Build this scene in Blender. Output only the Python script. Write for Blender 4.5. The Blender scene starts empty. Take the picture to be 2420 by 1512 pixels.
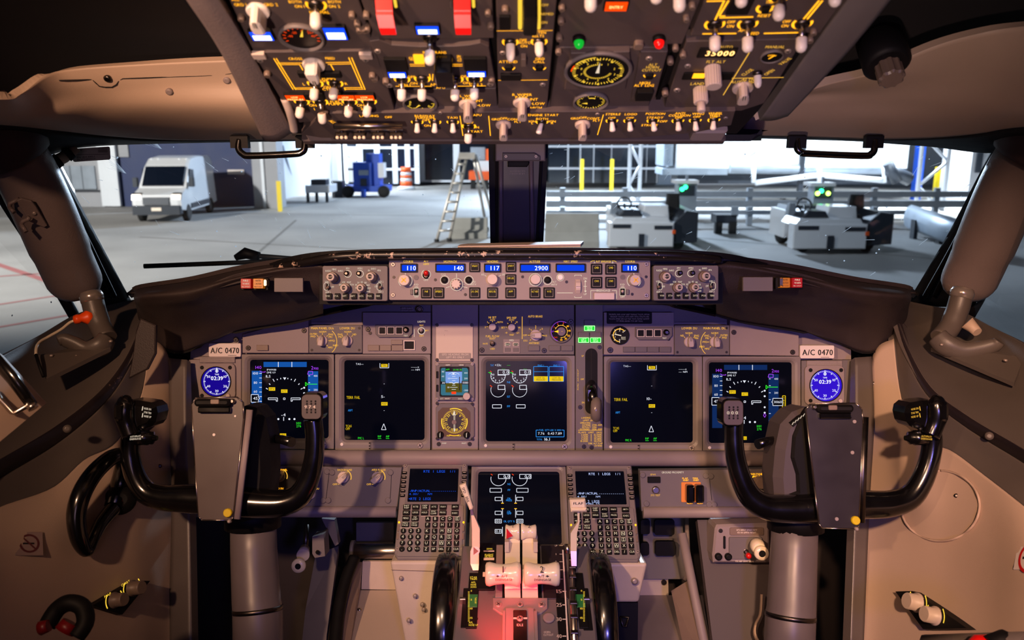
import bpy, bmesh, math, random
from mathutils import Vector, Matrix
random.seed(7)
# ---------------------------------------------------------------- camera
F, CXP, CYP, CAMZ = 1900.0, 1210.0, 756.0, 3.6
PITCH = math.atan(434 / F)
SP, CP = math.sin(PITCH), math.cos(PITCH)
CAM = Vector((0, 0, CAMZ)); RT = Vector((1, 0, 0)); UP = Vector((0, SP, CP)); FW = Vector((0, CP, -SP))
scn = bpy.context.scene
C = scn.collection
cd = bpy.data.cameras.new('camera'); cam = bpy.data.objects.new('camera', cd); C.objects.link(cam)
cd.sensor_width = 36; cd.lens = F / 2420 * 36; cd.clip_start = 0.02; cd.clip_end = 400
cam.location = CAM; cam.rotation_euler = (math.pi / 2 - PITCH, 0, 0)
cd.dof.use_dof = True; cd.dof.focus_distance = 1.64; cd.dof.aperture_fstop = 5.6
scn.camera = cam
# ---------------------------------------------------------------- world, lights, exposure
wd = bpy.data.worlds.new('night_sky'); scn.world = wd; wd.use_nodes = True
bg = wd.node_tree.nodes['Background']; bg.inputs[0].default_value = (0.10, 0.14, 0.28, 1); bg.inputs[1].default_value = 0.05
vs = scn.view_settings; vs.view_transform = 'Standard'; vs.look = 'None'; vs.exposure = 0.0; vs.gamma = 1.0; vs.use_curve_mapping = False


def light(name, kind, loc, aim, energy, col, size=0.1, spot=None, blend=0.3, sizey=None):
    l = bpy.data.lights.new(name, kind); l.energy = energy; l.color = col
    if kind == 'AREA':
        l.size = size
        if sizey: l.shape = 'RECTANGLE'; l.size_y = sizey
    elif kind == 'SPOT':
        l.spot_size = spot; l.spot_blend = blend; l.shadow_soft_size = size
    else:
        l.shadow_soft_size = size
    o = bpy.data.objects.new(name, l); C.objects.link(o); o.location = loc
    o.rotation_euler = (Vector(aim) - Vector(loc)).to_track_quat('-Z', 'Y').to_euler()
    return o


WARM = (1.0, 0.57, 0.35)
# cockpit lamps: aft dome spots, control-stand flood in the overhead, lamp by the open door, blue standby flood
light('dome_lamp_captain', 'SPOT', (-0.72, -0.20, 4.06), (-0.12, 1.60, 3.28), 142, WARM, 0.035, math.radians(55), 0.9)
light('dome_lamp_copilot', 'SPOT', (0.16, -0.40, 4.04), (0.98, 1.35, 2.80), 205, WARM, 0.035, math.radians(42), 0.8)
light('control_stand_flood', 'SPOT', (-0.12, 0.10, 4.06), (-0.02, 1.42, 2.92), 36, (1.0, 0.64, 0.42), 0.03, math.radians(34), 0.7)
light('doorway_lamp', 'SPOT', (-0.45, -1.15, 3.05), (0.03, 1.0, 3.90), 165, (1.0, 0.70, 0.60), 0.05, math.radians(38), 1.0)
light('blue_standby_flood', 'SPOT', (0.38, -0.85, 3.62), (0.16, 1.6, 3.02), 60, (0.24, 0.20, 1.0), 0.08, math.radians(42), 1.0)
light('aft_fill', 'AREA', (-0.1, -1.3, 3.75), (0, 1.5, 3.4), 1.5, (0.95, 0.60, 0.80), 0.5)  # soft fill added behind the camera to lift posts and walls
# apron floodlights on masts and on the terminal
light('apron_flood_mast_west', 'SPOT', (-26, 6, 14), (-13, 32, 0), 80000, (1.0, 0.92, 0.84), 0.5, math.radians(74), 0.8)
light('apron_flood_terminal', 'SPOT', (7, 47, 10.5), (7, 47, 0), 30000, (0.80, 0.90, 1.0), 1.0, math.radians(100), 0.5)
light('apron_flood_terminal_east', 'SPOT', (21, 46, 10.5), (21, 46, 0), 60000, (0.86, 0.93, 1.0), 1.0, math.radians(104), 0.5)
light('apron_fill_centre', 'SPOT', (2, 15, 13), (9, 29, 0), 4200, (0.72, 0.84, 1.0), 0.5, math.radians(84), 0.9)  # weak fill added over the apron to lift the tugs
light('terminal_flood_facing_aircraft', 'AREA', (5, 54, 11), (0, 1.5, 3.4), 15000, (0.66, 0.80, 1.0), 1.5)
light('terminal_wall_lamp', 'AREA', (-11.5, 53, 7), (-14, 59, 1), 3000, (0.88, 0.94, 1.0), 1.5)
light('bridge_lamp', 'SPOT', (15, 36, 9), (17, 47, 5), 16000, (0.86, 0.94, 1.0), 0.3, math.radians(95), 0.9)


# ---------------------------------------------------------------- geometry helpers
def W(px, py, d):
    return CAM + RT * ((px - CXP) / F * d) + UP * ((CYP - py) / F * d) + FW * d


def ray(px, py):
    return RT * ((px - CXP) / F) + UP * ((CYP - py) / F) + FW


def G(px, py, z=0.0):
    r = ray(px, py); return CAM + r * ((z - CAM.z) / r.z)


def At(px, py, Y):
    r = ray(px, py); return CAM + r * (Y / r.y)


class Fr:
    """A flat working plane in the cockpit: origin, right, up and outward axes."""
    def __init__(s, o, u, v):
        s.o = o; s.u = u.normalized(); s.n = s.u.cross(v).normalized(); s.v = s.n.cross(s.u)
        s.m = Matrix(((s.u.x, s.v.x, s.n.x, o.x), (s.u.y, s.v.y, s.n.y, o.y), (s.u.z, s.v.z, s.n.z, o.z), (0, 0, 0, 1)))

    def l(s, px, py, h=0.0):
        r = ray(px, py); o = s.o + s.n * h
        p = CAM + r * ((o - CAM).dot(s.n) / r.dot(s.n)) - s.o
        return p.dot(s.u), p.dot(s.v)

    def sx(s, px, py): return abs(s.l(px + 1, py)[0] - s.l(px - 1, py)[0]) / 2
    def sy(s, px, py): return abs(s.l(px, py + 1)[1] - s.l(px, py - 1)[1]) / 2


def FA(a, b, c):  # top-left, top-right, bottom-left anchors as (px, py, depth)
    A, B, D = W(*a), W(*b), W(*c); return Fr(A, B - A, A - D)


GLY = {}


def glyph(ch):
    if ch not in GLY:
        cu = bpy.data.curves.new('glyph', 'FONT'); cu.body = ch; cu.resolution_u = 2
        ob = bpy.data.objects.new('glyph', cu)
        me = bpy.data.meshes.new_from_object(ob)
        v = [(p.co.x, p.co.y) for p in me.vertices]; f = [tuple(p.vertices) for p in me.polygons]
        bpy.data.objects.remove(ob); bpy.data.curves.remove(cu); bpy.data.meshes.remove(me)
        if v:
            x0 = min(p[0] for p in v); x1 = max(p[0] for p in v); GLY[ch] = ([(a - x0, b) for a, b in v], f, x1 - x0)
        else:
            GLY[ch] = ([], [], 0.3)
    return GLY[ch]


CAPH = max(p[1] for p in glyph('H')[0])


class MB:
    def __init__(s): s.v = []; s.f = []; s.s = []

    def add(s, vs, fs, smooth=False, M=None):
        b = len(s.v)
        s.v += [tuple(M @ Vector(p)) if M else tuple(p) for p in vs]
        for f in fs: s.f.append(tuple(i + b for i in f)); s.s.append(smooth)

    def prism(s, poly, z0, z1, ch=0.0, M=None):
        n = len(poly); a = sum(poly[i][0] * poly[(i + 1) % n][1] - poly[(i + 1) % n][0] * poly[i][1] for i in range(n))
        if a < 0: poly = poly[::-1]
        if ch > 0:
            ins = []
            for i in range(n):
                p, q, r = Vector(poly[i - 1]), Vector(poly[i]), Vector(poly[(i + 1) % n])
                e1 = (q - p).normalized(); e2 = (r - q).normalized(); n1 = Vector((-e1.y, e1.x)); n2 = Vector((-e2.y, e2.x))
                b = n1 + n2; k = ch / max(0.35, 0.5 * b.length_squared) if b.length > 1e-6 else 0
                ins.append(tuple(q + b * k))
            loops = [[(x, y, z0) for x, y in poly], [(x, y, z1 - ch) for x, y in poly], [(x, y, z1) for x, y in ins]]
        else:
            loops = [[(x, y, z0) for x, y in poly], [(x, y, z1) for x, y in poly]]
        s.loft(loops, True, True, M)

    def loft(s, loops, cap0=True, cap1=True, M=None, smooth=False):
        n = len(loops[0]); vs = [p for L in loops for p in L]; fs = []
        for k in range(len(loops) - 1):
            for i in range(n):
                j = (i + 1) % n; fs.append((k * n + i, k * n + j, (k + 1) * n + j, (k + 1) * n + i))
        s.add(vs, fs, smooth, M)
        b = len(s.v) - len(vs)
        if cap0: s.f.append(tuple(b + i for i in reversed(range(n)))); s.s.append(False)
        if cap1: s.f.append(tuple(b + (len(loops) - 1) * n + i for i in range(n))); s.s.append(False)

    def box(s, x0, y0, z0, x1, y1, z1, ch=0.0, M=None):
        s.prism([(x0, y0), (x1, y0), (x1, y1), (x0, y1)], min(z0, z1), max(z0, z1), ch, M)

    def rrect(s, cx, cy, w, h, r, z0, z1, ch=0.0, n=3, M=None):
        s.prism(rr(cx, cy, w, h, r, n), z0, z1, ch, M)

    def frame(s, ox, oy, ow, oh, iw, ih, r, z0, z1, n=3, M=None, zi=None):
        """rounded ring: outer ow x oh, opening iw x ih, inner wall down to zi"""
        O = rr(ox, oy, ow, oh, r * 0.5, n); I = rr(ox, oy, iw, ih, r, n); zi = z0 if zi is None else zi; m = len(O)
        L = [[(x, y, z0) for x, y in O], [(x, y, z1) for x, y in O], [(x, y, z1) for x, y in I], [(x, y, zi) for x, y in I]]
        s.loft(L, False, False, M)

    def lathe(s, prof, cx=0, cy=0, n=20, M=None, smooth=True):
        loops = [[(cx + r * math.cos(2 * math.pi * i / n), cy + r * math.sin(2 * math.pi * i / n), z) for i in range(n)] for r, z in prof]
        s.loft(loops, True, True, M, smooth)

    def tube(s, pts, rads, n=10, M=None, flat=1.0, upv=None, smooth=True):
        pts = [Vector(p) for p in pts]
        if not isinstance(rads, (list, tuple)): rads = [rads] * len(pts)
        loops = []; ref = None
        for i, p in enumerate(pts):
            t = (pts[min(i + 1, len(pts) - 1)] - pts[max(i - 1, 0)]).normalized()
            if ref is None:
                ref = Vector(upv) if upv else (Vector((0, 0, 1)) if abs(t.z) < 0.9 else Vector((1, 0, 0)))
            a = (ref - t * ref.dot(t)).normalized(); b = t.cross(a); ref = a; r = rads[i]
            loops.append([tuple(p + a * (r * math.cos(2 * math.pi * k / n)) + b * (r * flat * math.sin(2 * math.pi * k / n))) for k in range(n)])
        s.loft(loops, True, True, M, smooth)

    def ring(s, cx, cy, r0, r1, z, a0=0, a1=360, n=32, M=None):
        vs = []; fs = []
        for i in range(n + 1):
            a = math.radians(a0 + (a1 - a0) * i / n); c, d = math.cos(a), math.sin(a)
            vs += [(cx + r0 * c, cy + r0 * d, z), (cx + r1 * c, cy + r1 * d, z)]
        for i in range(n): fs.append((2 * i, 2 * i + 1, 2 * i + 3, 2 * i + 2))
        s.add(vs, fs, False, M)

    def disc(s, cx, cy, r, z, n=24, M=None):
        s.add([(cx + r * math.cos(2 * math.pi * i / n), cy + r * math.sin(2 * math.pi * i / n), z) for i in range(n)], [tuple(range(n))], False, M)

    def line(s, x0, y0, x1, y1, w, z, M=None):
        d = Vector((x1 - x0, y1 - y0));
        if d.length < 1e-9: return
        d = d.normalized() * (w / 2); nx, ny = -d.y, d.x
        s.add([(x0 + nx, y0 + ny, z), (x0 - nx, y0 - ny, z), (x1 - nx, y1 - ny, z), (x1 + nx, y1 + ny, z)], [(0, 1, 2, 3)], False, M)

    def poly(s, pts, z, M=None):
        s.add([(x, y, z) for x, y in pts], [tuple(range(len(pts)))], False, M)

    def text(s, t, x, y, h, z, w=None, al='c', rot=0.0, bold=0.0, M=None, mono=None):
        k = h / CAPH; gap = 0.10; pos = 0.0; items = []
        for ch in t:
            v, f, wd = glyph(ch)
            if mono and ch != ' ':
                items.append((v, f, pos + (mono - wd) / 2)); pos += mono + gap * 0.4
            else:
                items.append((v, f, pos)); pos += (wd if ch != ' ' else (mono or 0.28)) + gap
        pos -= gap
        kx = k if w is None else min(w / max(pos, 1e-6), k * 1.3)
        ox = {'c': -pos / 2, 'l': 0, 'r': -pos}[al]; c, q = math.cos(rot), math.sin(rot)
        for v, f, p in items:
            if not v: continue
            pts = []
            for a, b in v:
                X = (a + p + ox) * kx; Y = (b - CAPH / 2) * k
                pts.append((x + X * c - Y * q, y + X * q + Y * c, z))
            s.add(pts, f, False, M)
            if bold:
                s.add([(a + bold, b, cc) for a, b, cc in pts], f, False, M)

    def mesh(s, name):
        me = bpy.data.meshes.new(name); me.from_pydata(s.v, [], s.f)
        me.polygons.foreach_set('use_smooth', s.s); me.update(); return me


def rr(cx, cy, w, h, r, n=3):
    r = min(r, w / 2 * 0.999, h / 2 * 0.999); P = []
    for qx, qy, a0 in ((1, 1, 0), (-1, 1, 90), (-1, -1, 180), (1, -1, 270)):
        for i in range(n + 1):
            a = math.radians(a0 + 90 * i / n); P.append((cx + qx * (w / 2 - r) + r * math.cos(a), cy + qy * (h / 2 - r) + r * math.sin(a)))
    return P


def cat(pts, n):
    """Catmull-Rom resample of tuples to n points"""
    P = [Vector(p) for p in pts]; m = len(P) - 1; out = []
    if m == 0: return [P[0].copy() for _ in range(n)]
    for i in range(n):
        t = i / (n - 1) * m; k = min(int(t), m - 1); u = t - k
        a, b, c, d = P[max(k - 1, 0)], P[k], P[k + 1], P[min(k + 2, m)]
        out.append(0.5 * (2 * b + (c - a) * u + (2 * a - 5 * b + 4 * c - d) * u * u + (3 * b - a - 3 * c + d) * u ** 3))
    return out


# ---------------------------------------------------------------- materials
def lin(c): return tuple((x / 255 / 12.92) if x <= 10 else ((x / 255 + 0.055) / 1.055) ** 2.4 for x in c)


MATS = {}


def mat(name, col, rough=0.5, metal=0.0, em=None, es=0.0, var=0.0, scale=30, bump=0.0, bscale=None, coat=0.0, spec=0.5, chips=None):
    if name in MATS: return MATS[name]
    m = bpy.data.materials.new(name); m.use_nodes = True; nt = m.node_tree; b = nt.nodes['Principled BSDF']; c = lin(col)
    b.inputs['Base Color'].default_value = (*c, 1); b.inputs['Roughness'].default_value = rough; b.inputs['Metallic'].default_value = metal
    b.inputs['Specular IOR Level'].default_value = spec
    if coat: b.inputs['Coat Weight'].default_value = coat; b.inputs['Coat Roughness'].default_value = 0.12
    if em: b.inputs['Emission Color'].default_value = (*lin(em), 1); b.inputs['Emission Strength'].default_value = es
    if var or bump or chips:
        tc = nt.nodes.new('ShaderNodeTexCoord')
    if var:
        nz = nt.nodes.new('ShaderNodeTexNoise'); nz.inputs['Scale'].default_value = scale; nz.inputs['Detail'].default_value = 5
        nt.links.new(tc.outputs['Object'], nz.inputs['Vector'])
        rp = nt.nodes.new('ShaderNodeValToRGB'); rp.color_ramp.elements[0].position = 0.3; rp.color_ramp.elements[1].position = 0.7
        rp.color_ramp.elements[0].color = (*[x * (1 - var) for x in c], 1); rp.color_ramp.elements[1].color = (*[min(1, x * (1 + var)) for x in c], 1)
        nt.links.new(nz.outputs['Fac'], rp.inputs['Fac']); nt.links.new(rp.outputs['Color'], b.inputs['Base Color'])
        mr = nt.nodes.new('ShaderNodeMapRange'); mr.inputs['To Min'].default_value = max(0.03, rough - 0.12); mr.inputs['To Max'].default_value = min(1, rough + 0.12)
        nt.links.new(nz.outputs['Fac'], mr.inputs['Value']); nt.links.new(mr.outputs['Result'], b.inputs['Roughness'])
    if chips:
        ccol, csc, thr = chips
        n2 = nt.nodes.new('ShaderNodeTexNoise'); n2.inputs['Scale'].default_value = csc; n2.inputs['Detail'].default_value = 7; n2.inputs['Roughness'].default_value = 0.7
        nt.links.new(tc.outputs['Object'], n2.inputs['Vector'])
        r2 = nt.nodes.new('ShaderNodeValToRGB'); r2.color_ramp.elements[0].position = thr; r2.color_ramp.elements[1].position = thr + 0.02
        r2.color_ramp.elements[0].color = (*c, 1); r2.color_ramp.elements[1].color = (*lin(ccol), 1)
        nt.links.new(n2.outputs['Fac'], r2.inputs['Fac']); nt.links.new(r2.outputs['Color'], b.inputs['Base Color'])
    if bump:
        n3 = nt.nodes.new('ShaderNodeTexNoise'); n3.inputs['Scale'].default_value = bscale or scale * 8; n3.inputs['Detail'].default_value = 3
        nt.links.new(tc.outputs['Object'], n3.inputs['Vector'])
        bp = nt.nodes.new('ShaderNodeBump'); bp.inputs['Strength'].default_value = bump; bp.inputs['Distance'].default_value = 0.002
        nt.links.new(n3.outputs['Fac'], bp.inputs['Height']); nt.links.new(bp.outputs['Normal'], b.inputs['Normal'])
    MATS[name] = m; return m


def emit(name, col, es=1.0):
    if name in MATS: return MATS[name]
    m = bpy.data.materials.new(name); m.use_nodes = True; nt = m.node_tree; nt.nodes.remove(nt.nodes['Principled BSDF'])
    e = nt.nodes.new('ShaderNodeEmission'); e.inputs[0].default_value = (*lin(col), 1); e.inputs[1].default_value = es
    nt.links.new(e.outputs[0], nt.nodes['Material Output'].inputs[0]); MATS[name] = m; return m


M_ = dict(
    panel=mat('panel_grey_paint', (138, 125, 124), 0.55, var=0.06, scale=14, bump=0.10, bscale=900),
    panel2=mat('panel_grey_paint_dark', (104, 97, 97), 0.55, var=0.05, scale=14, bump=0.10, bscale=900),
    ovh=mat('overhead_grey_paint', (78, 67, 66), 0.55, var=0.08, scale=20, bump=0.10, bscale=900),
    bezel=mat('bezel_grey_paint', (122, 113, 110), 0.5, var=0.05, scale=25),
    cream=mat('cream_liner', (190, 166, 146), 0.5, var=0.05, scale=5, bump=0.12, bscale=700),
    creamw=mat('cream_console_paint', (205, 188, 168), 0.42, var=0.06, scale=18, bump=0.08, bscale=400),
    sill=mat('window_sill_grey', (90, 82, 77), 0.42, var=0.10, scale=6, bump=0.10, bscale=500),
    pillar=mat('pillar_pad_grey', (122, 108, 106), 0.42, var=0.05, scale=8, bump=0.25, bscale=350),
    dark=mat('dark_frame_rubber', (15, 14, 18), 0.6, var=0.2, scale=12, spec=0.25),
    black=mat('black_plastic', (13, 12, 13), 0.6, var=0.1, scale=30, spec=0.2),
    gloss=mat('gloss_black_handle', (10, 9, 10), 0.2, var=0.1, scale=30, coat=0.5),
    leather=mat('glareshield_brown_leatherette', (46, 37, 36), 0.6, var=0.12, scale=25, bump=0.3, bscale=420),
    worn=mat('worn_black_edge', (22, 19, 19), 0.35, chips=((196, 170, 146), 55, 0.60)),
    white=mat('switch_tip_white', (238, 226, 216), 0.35),
    ivory=mat('lever_ivory', (232, 216, 188), 0.25, var=0.03, scale=30, coat=0.3),
    knob=mat('knob_light_grey', (196, 178, 168), 0.42, var=0.04, scale=40),
    knobd=mat('knob_brown_grey', (122, 104, 92), 0.42, var=0.04, scale=40),
    metal=mat('bare_metal', (190, 180, 170), 0.28, 1.0),
    metald=mat('dark_metal', (90, 84, 80), 0.35, 1.0, var=0.1, scale=50),
    screw=mat('screw_dark', (66, 60, 58), 0.4, 0.7),
    screwl=mat('screw_light', (170, 156, 148), 0.4, 0.4),
    screen=mat('screen_glass', (6, 7, 12), 0.08, var=0.0, em=(3, 5, 16), es=0.6, spec=0.35),
    seam=mat('dark_seam', (18, 16, 17), 0.8),
    red=mat('red_paint', (200, 14, 10), 0.35),
    yellow=mat('yellow_plastic', (206, 180, 24), 0.4),
    orange=mat('orange_plastic', (255, 84, 14), 0.4),
    green=mat('green_print', (40, 120, 60), 0.5),
    print=mat('white_print', (225, 212, 196), 0.6),
    printd=mat('grey_print', (150, 140, 132), 0.6),
    pblack=mat('black_print', (20, 18, 18), 0.6),
    sticker=mat('sticker_white', (226, 214, 208), 0.45),
    amber=emit('backlit_amber', (255, 170, 28), 2.1),
    amberd=emit('backlit_amber_soft', (255, 190, 70), 1.05),
    lwhite=emit('backlit_white', (255, 232, 205), 0.85),
    lyel=emit('backlit_yellow', (255, 206, 64), 1.15),
    ewhite=emit('symbol_white', (235, 238, 250), 1.0),
    eblue=emit('tape_blue', (22, 84, 168), 0.95),
    ecyan=emit('symbol_cyan', (50, 150, 245), 1.0),
    eyel=emit('flag_yellow', (240, 200, 20), 1.0),
    egreen=emit('symbol_green', (50, 235, 50), 1.0),
    emag=emit('symbol_magenta', (170, 70, 250), 1.0),
    ered=emit('symbol_red', (255, 70, 30), 1.0),
    lcd=emit('lcd_blue', (14, 66, 235), 1.0),
    lcdw=emit('lcd_digits', (232, 240, 255), 1.25),
    gear=emit('gear_light_green', (20, 190, 40), 1.5),
    gearw=emit('gear_light_text', (190, 255, 180), 1.7),
    annb=emit('annunciator_blue', (20, 70, 255), 1.7),
    annw=emit('annunciator_bright', (225, 240, 255), 3.0),
    annr=emit('annunciator_amber', (255, 70, 6), 1.3),
    annt=emit('annunciator_text', (255, 190, 110), 3.2),
    clock=emit('clock_blue', (30, 10, 160), 0.75),
    clockw=emit('clock_digits', (240, 240, 255), 1.2),
    keyl=emit('key_legend', (255, 225, 190), 0.8),
)


# ---------------------------------------------------------------- object helpers
def mk(name, me, parent=None):
    o = bpy.data.objects.new(name, me); C.objects.link(o)
    if parent is not None: o.parent = parent
    return o


def tag(o, label, cat=None, group=None, kind=None):
    o['label'] = label
    if cat: o['category'] = cat
    if group: o['group'] = group
    if kind: o['kind'] = kind
    return o


def thing(name, label, cat, fr=None, group=None, kind=None):
    o = mk(name, None); o.empty_display_size = 0.02
    if isinstance(fr, Fr): o.matrix_world = fr.m
    elif isinstance(fr, Matrix): o.matrix_world = fr
    elif fr is not None: o.location = fr
    return tag(o, label, cat, group, kind)


def part(name, mb, m, parent, label=None):
    me = mb.mesh(name); me.materials.append(M_[m] if isinstance(m, str) else m)
    o = mk(name, me, parent)
    if label: o['label'] = label
    return o


def inst(name, me, parent, loc, rotz=0.0, scale=None):
    o = mk(name, me, parent); o.location = loc; o.rotation_euler = (0, 0, rotz)
    if scale: o.scale = scale
    return o


def solo(name, mb, m, label, cat, kind=None, group=None, M=None):
    me = mb.mesh(name); me.materials.append(M_[m] if isinstance(m, str) else m); o = mk(name, me)
    if M is not None: o.matrix_world = M
    return tag(o, label, cat, group, kind)


def shared(mb, m, name):
    me = mb.mesh(name); me.materials.append(M_[m] if isinstance(m, str) else m); return me


def patch_mb(rows, nu=28, nv=16, thick=0.0, world=True, mb=None):
    """smooth sheet through rows of (px, py, depth); thick > 0 adds a back skin away from the viewer"""
    pts = [[W(*p) for p in r] if world else [Vector(p) for p in r] for r in rows]
    R_ = [cat(r, nu) for r in pts]
    grid = [cat([R_[k][i] for k in range(len(R_))], nv) for i in range(nu)]
    mb = mb or MB(); vs = [p for col in grid for p in col]
    fs = [(i * nv + j, i * nv + j + 1, (i + 1) * nv + j + 1, (i + 1) * nv + j) for i in range(nu - 1) for j in range(nv - 1)]
    if not thick:
        mb.add(vs, fs, True); return mb
    nb = []
    for i in range(nu):
        for j in range(nv):
            a = grid[min(i + 1, nu - 1)][j] - grid[max(i - 1, 0)][j]; b = grid[i][min(j + 1, nv - 1)] - grid[i][max(j - 1, 0)]
            n = a.cross(b)
            n = n.normalized() if n.length > 1e-9 else Vector((0, 1, 0))
            if n.dot(grid[i][j] - CAM) < 0: n = -n
            nb.append(grid[i][j] + n * thick)
    N = nu * nv; mb.add(vs + nb, fs + [tuple(N + k for k in reversed(f)) for f in fs], True)
    b = len(mb.v) - 2 * N; edge = [i * nv for i in range(nu)] + [(nu - 1) * nv + j for j in range(1, nv)] + [i * nv + nv - 1 for i in reversed(range(nu - 1))] + [j for j in reversed(range(1, nv - 1))]
    for k in range(len(edge)):
        p, q = edge[k], edge[(k + 1) % len(edge)]; mb.f.append((b + p, b + q, b + N + q, b + N + p)); mb.s.append(False)
    return mb


def patch(name, rows, m, label, cat_, nu=28, nv=16, thick=0.012, kind='structure', group=None):
    return solo(name, patch_mb(rows, nu, nv, thick), m, label, cat_, kind, group)


# shared small hardware (local z is out of the panel)
def _screw(m, nm):
    b = MB(); r = 1.0; b.lathe([(1.0, -0.2), (1.0, 0.25), (0.8, 0.45)], n=12)
    b.line(-0.6, 0, 0.6, 0, 0.22, 0.47); b.line(0, -0.6, 0, 0.6, 0.22, 0.47); return shared(b, m, nm)


def _screw2(m, nm):
    b = MB(); b.lathe([(1.0, -0.2), (1.0, 0.25), (0.8, 0.45)], n=12); me = b.mesh(nm); me.materials.append(M_[m]); me.materials.append(M_['seam'])
    b2 = MB(); b2.v = list(b.v); b2.f = list(b.f); b2.s = list(b.s); n0 = len(b2.f)
    b2.line(-0.62, 0, 0.62, 0, 0.24, 0.48); b2.line(0, -0.62, 0, 0.62, 0.24, 0.48)
    me = b2.mesh(nm); me.materials.append(M_[m]); me.materials.append(M_['seam'])
    for i in range(n0, len(b2.f)): me.polygons[i].material_index = 1
    return me


SCREW = _screw2('screw', 'screw_head'); SCREWL = _screw2('screwl', 'screw_head_light')


def screws(parent, fr, pts, r=5, me=None, z=0.0):
    for px, py in pts:
        x, y = fr.l(px, py); k = r * fr.sx(px, py)
        inst('screw', me or SCREW, parent, (x, y, z), random.random() * 3, (k, k, k))


def twidth(t, mono=None):
    return sum((glyph(c)[2] if c != ' ' else 0.28) if not mono else mono * 1.0 for c in t) + 0.10 * (len(t) - 1)


class Pan:
    """A panel module: a thing on a frame, with px-addressed builders for its faceplate, print and controls."""
    def __init__(s, fr, name, label, cat='panel', group=None, z=0.0, kind=None):
        s.fr = fr; s.base = getattr(fr, 'base', -0.004); s.t = thing(name, label, cat, fr, group, kind); s.z = z; s.p = {}

    def l(s, px, py, h=None): return s.fr.l(px, py, s.z if h is None else h)

    def r(s, x0, y0, x1, y1):  # px rectangle -> centre, width, height in metres
        cx, cy = (x0 + x1) / 2, (y0 + y1) / 2; a = s.l(x0, cy); b = s.l(x1, cy); c = s.l(cx, y0); d = s.l(cx, y1); e = s.l(cx, cy)
        return e[0], (c[1] + d[1]) / 2, b[0] - a[0], c[1] - d[1]

    def pr(s, m):
        if m not in s.p: s.p[m] = MB()
        return s.p[m]

    def T(s, t, px, py, h=5, w=None, m='lwhite', al='c', z=0.0006, rot=0, mono=None, bold=0):
        x, y = s.l(px, py); hh = h * s.fr.sy(px, py); ww = None if w is None else w * s.fr.sx(px, py)
        if ww is None: ww = twidth(t, mono) * hh / CAPH * 0.70
        s.pr(m).text(t, x, y, hh, s.z + z, ww, al, rot, bold * s.fr.sx(px, py), None, mono)

    def L(s, x0, y0, x1, y1, w=1.2, m='lwhite', z=0.0006):
        a = s.l(x0, y0); b = s.l(x1, y1); s.pr(m).line(a[0], a[1], b[0], b[1], w * s.fr.sx(x0, y0), s.z + z)

    def scrawl(s, x0, x1, y, h, m='printd', z=0.0006):
        rnd = random.Random(int(x0 * 7 + y)); x = x0
        while x < x1:
            w = rnd.choice((.7, 1.0, 1.4))
            for q in range(rnd.randint(3, 8)):
                if x < x1: s.L(x, y - h / 2, x + rnd.uniform(-.5, .5), y + h / 2, w, m, z); s.L(x - .6, y + rnd.choice((-h / 2, h / 2, 0)), x + 1.2, y + rnd.choice((-h / 2, h / 2)), .7, m, z)
                x += 2.1
            x += 1.6

    def PL(s, pts, w=1.2, m='lwhite', z=0.0006):
        for a, b in zip(pts, pts[1:]): s.L(*a, *b, w, m, z)

    def B(s, x0, y0, x1, y1, m, z=0.0005):  # filled box print
        cx, cy, w, h = s.r(x0, y0, x1, y1); s.pr(m).poly([(cx - w / 2, cy - h / 2), (cx + w / 2, cy - h / 2), (cx + w / 2, cy + h / 2), (cx - w / 2, cy + h / 2)], s.z + z)

    def O(s, x0, y0, x1, y1, w=1.2, m='ewhite', z=0.0006):  # outline
        s.PL([(x0, y0), (x1, y0), (x1, y1), (x0, y1), (x0, y0)], w, m, z)

    def arc(s, px, py, r, a0, a1, w=1.2, m='lwhite', z=0.0006, n=24):
        x, y = s.l(px, py); k = s.fr.sx(px, py); s.pr(m).ring(x, y, (r - w / 2) * k, (r + w / 2) * k, s.z + z, a0, a1, n)

    def dot(s, px, py, r, m='ewhite', z=0.0006):
        x, y = s.l(px, py); s.pr(m).disc(x, y, r * s.fr.sx(px, py), s.z + z, 14)

    def tick(s, px, py, r0, r1, a, w=1.0, m='ewhite', z=0.0006):
        x, y = s.l(px, py); k = s.fr.sx(px, py); c, q = math.cos(math.radians(a)), math.sin(math.radians(a))
        s.pr(m).line(x + r0 * k * c, y + r0 * k * q, x + r1 * k * c, y + r1 * k * q, w * k, s.z + z)

    def plate(s, x0, y0, x1, y1, m='panel', h=0.003, r=2, name='faceplate', base=None, ch=0.0008):
        base = s.base if base is None else base; s.z += h; cx, cy, w, hh = s.r(x0, y0, x1, y1); b = MB(); b.rrect(cx, cy, w, hh, r * s.fr.sx(x0, y0), base, s.z, ch); return part(name, b, m, s.t)

    def polyplate(s, pts, m='panel', h=0.003, name='faceplate', base=None, ch=0.0008):
        base = s.base if base is None else base; s.z += h; b = MB(); b.prism([s.l(*p) for p in pts], base, s.z, ch); return part(name, b, m, s.t)

    def block(s, x0, y0, x1, y1, h, m, name, r=1.0, ch=0.0006, base=-0.001, parent=None):
        cx, cy, w, hh = s.r(x0, y0, x1, y1); b = MB(); b.rrect(cx, cy, w, hh, r * s.fr.sx(x0, y0), s.z + base, s.z + h, ch, 2); return part(name, b, m, parent or s.t)

    def frm(s, x0, y0, x1, y1, wpx, h, m, name, r=2, parent=None):
        cx, cy, w, hh = s.r(x0, y0, x1, y1); k = s.fr.sx(x0, y0); b = MB(); b.frame(cx, cy, w, hh, w - 2 * wpx * k, hh - 2 * wpx * k, r * k, s.z - 0.002, s.z + h); return part(name, b, m, parent or s.t)

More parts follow.
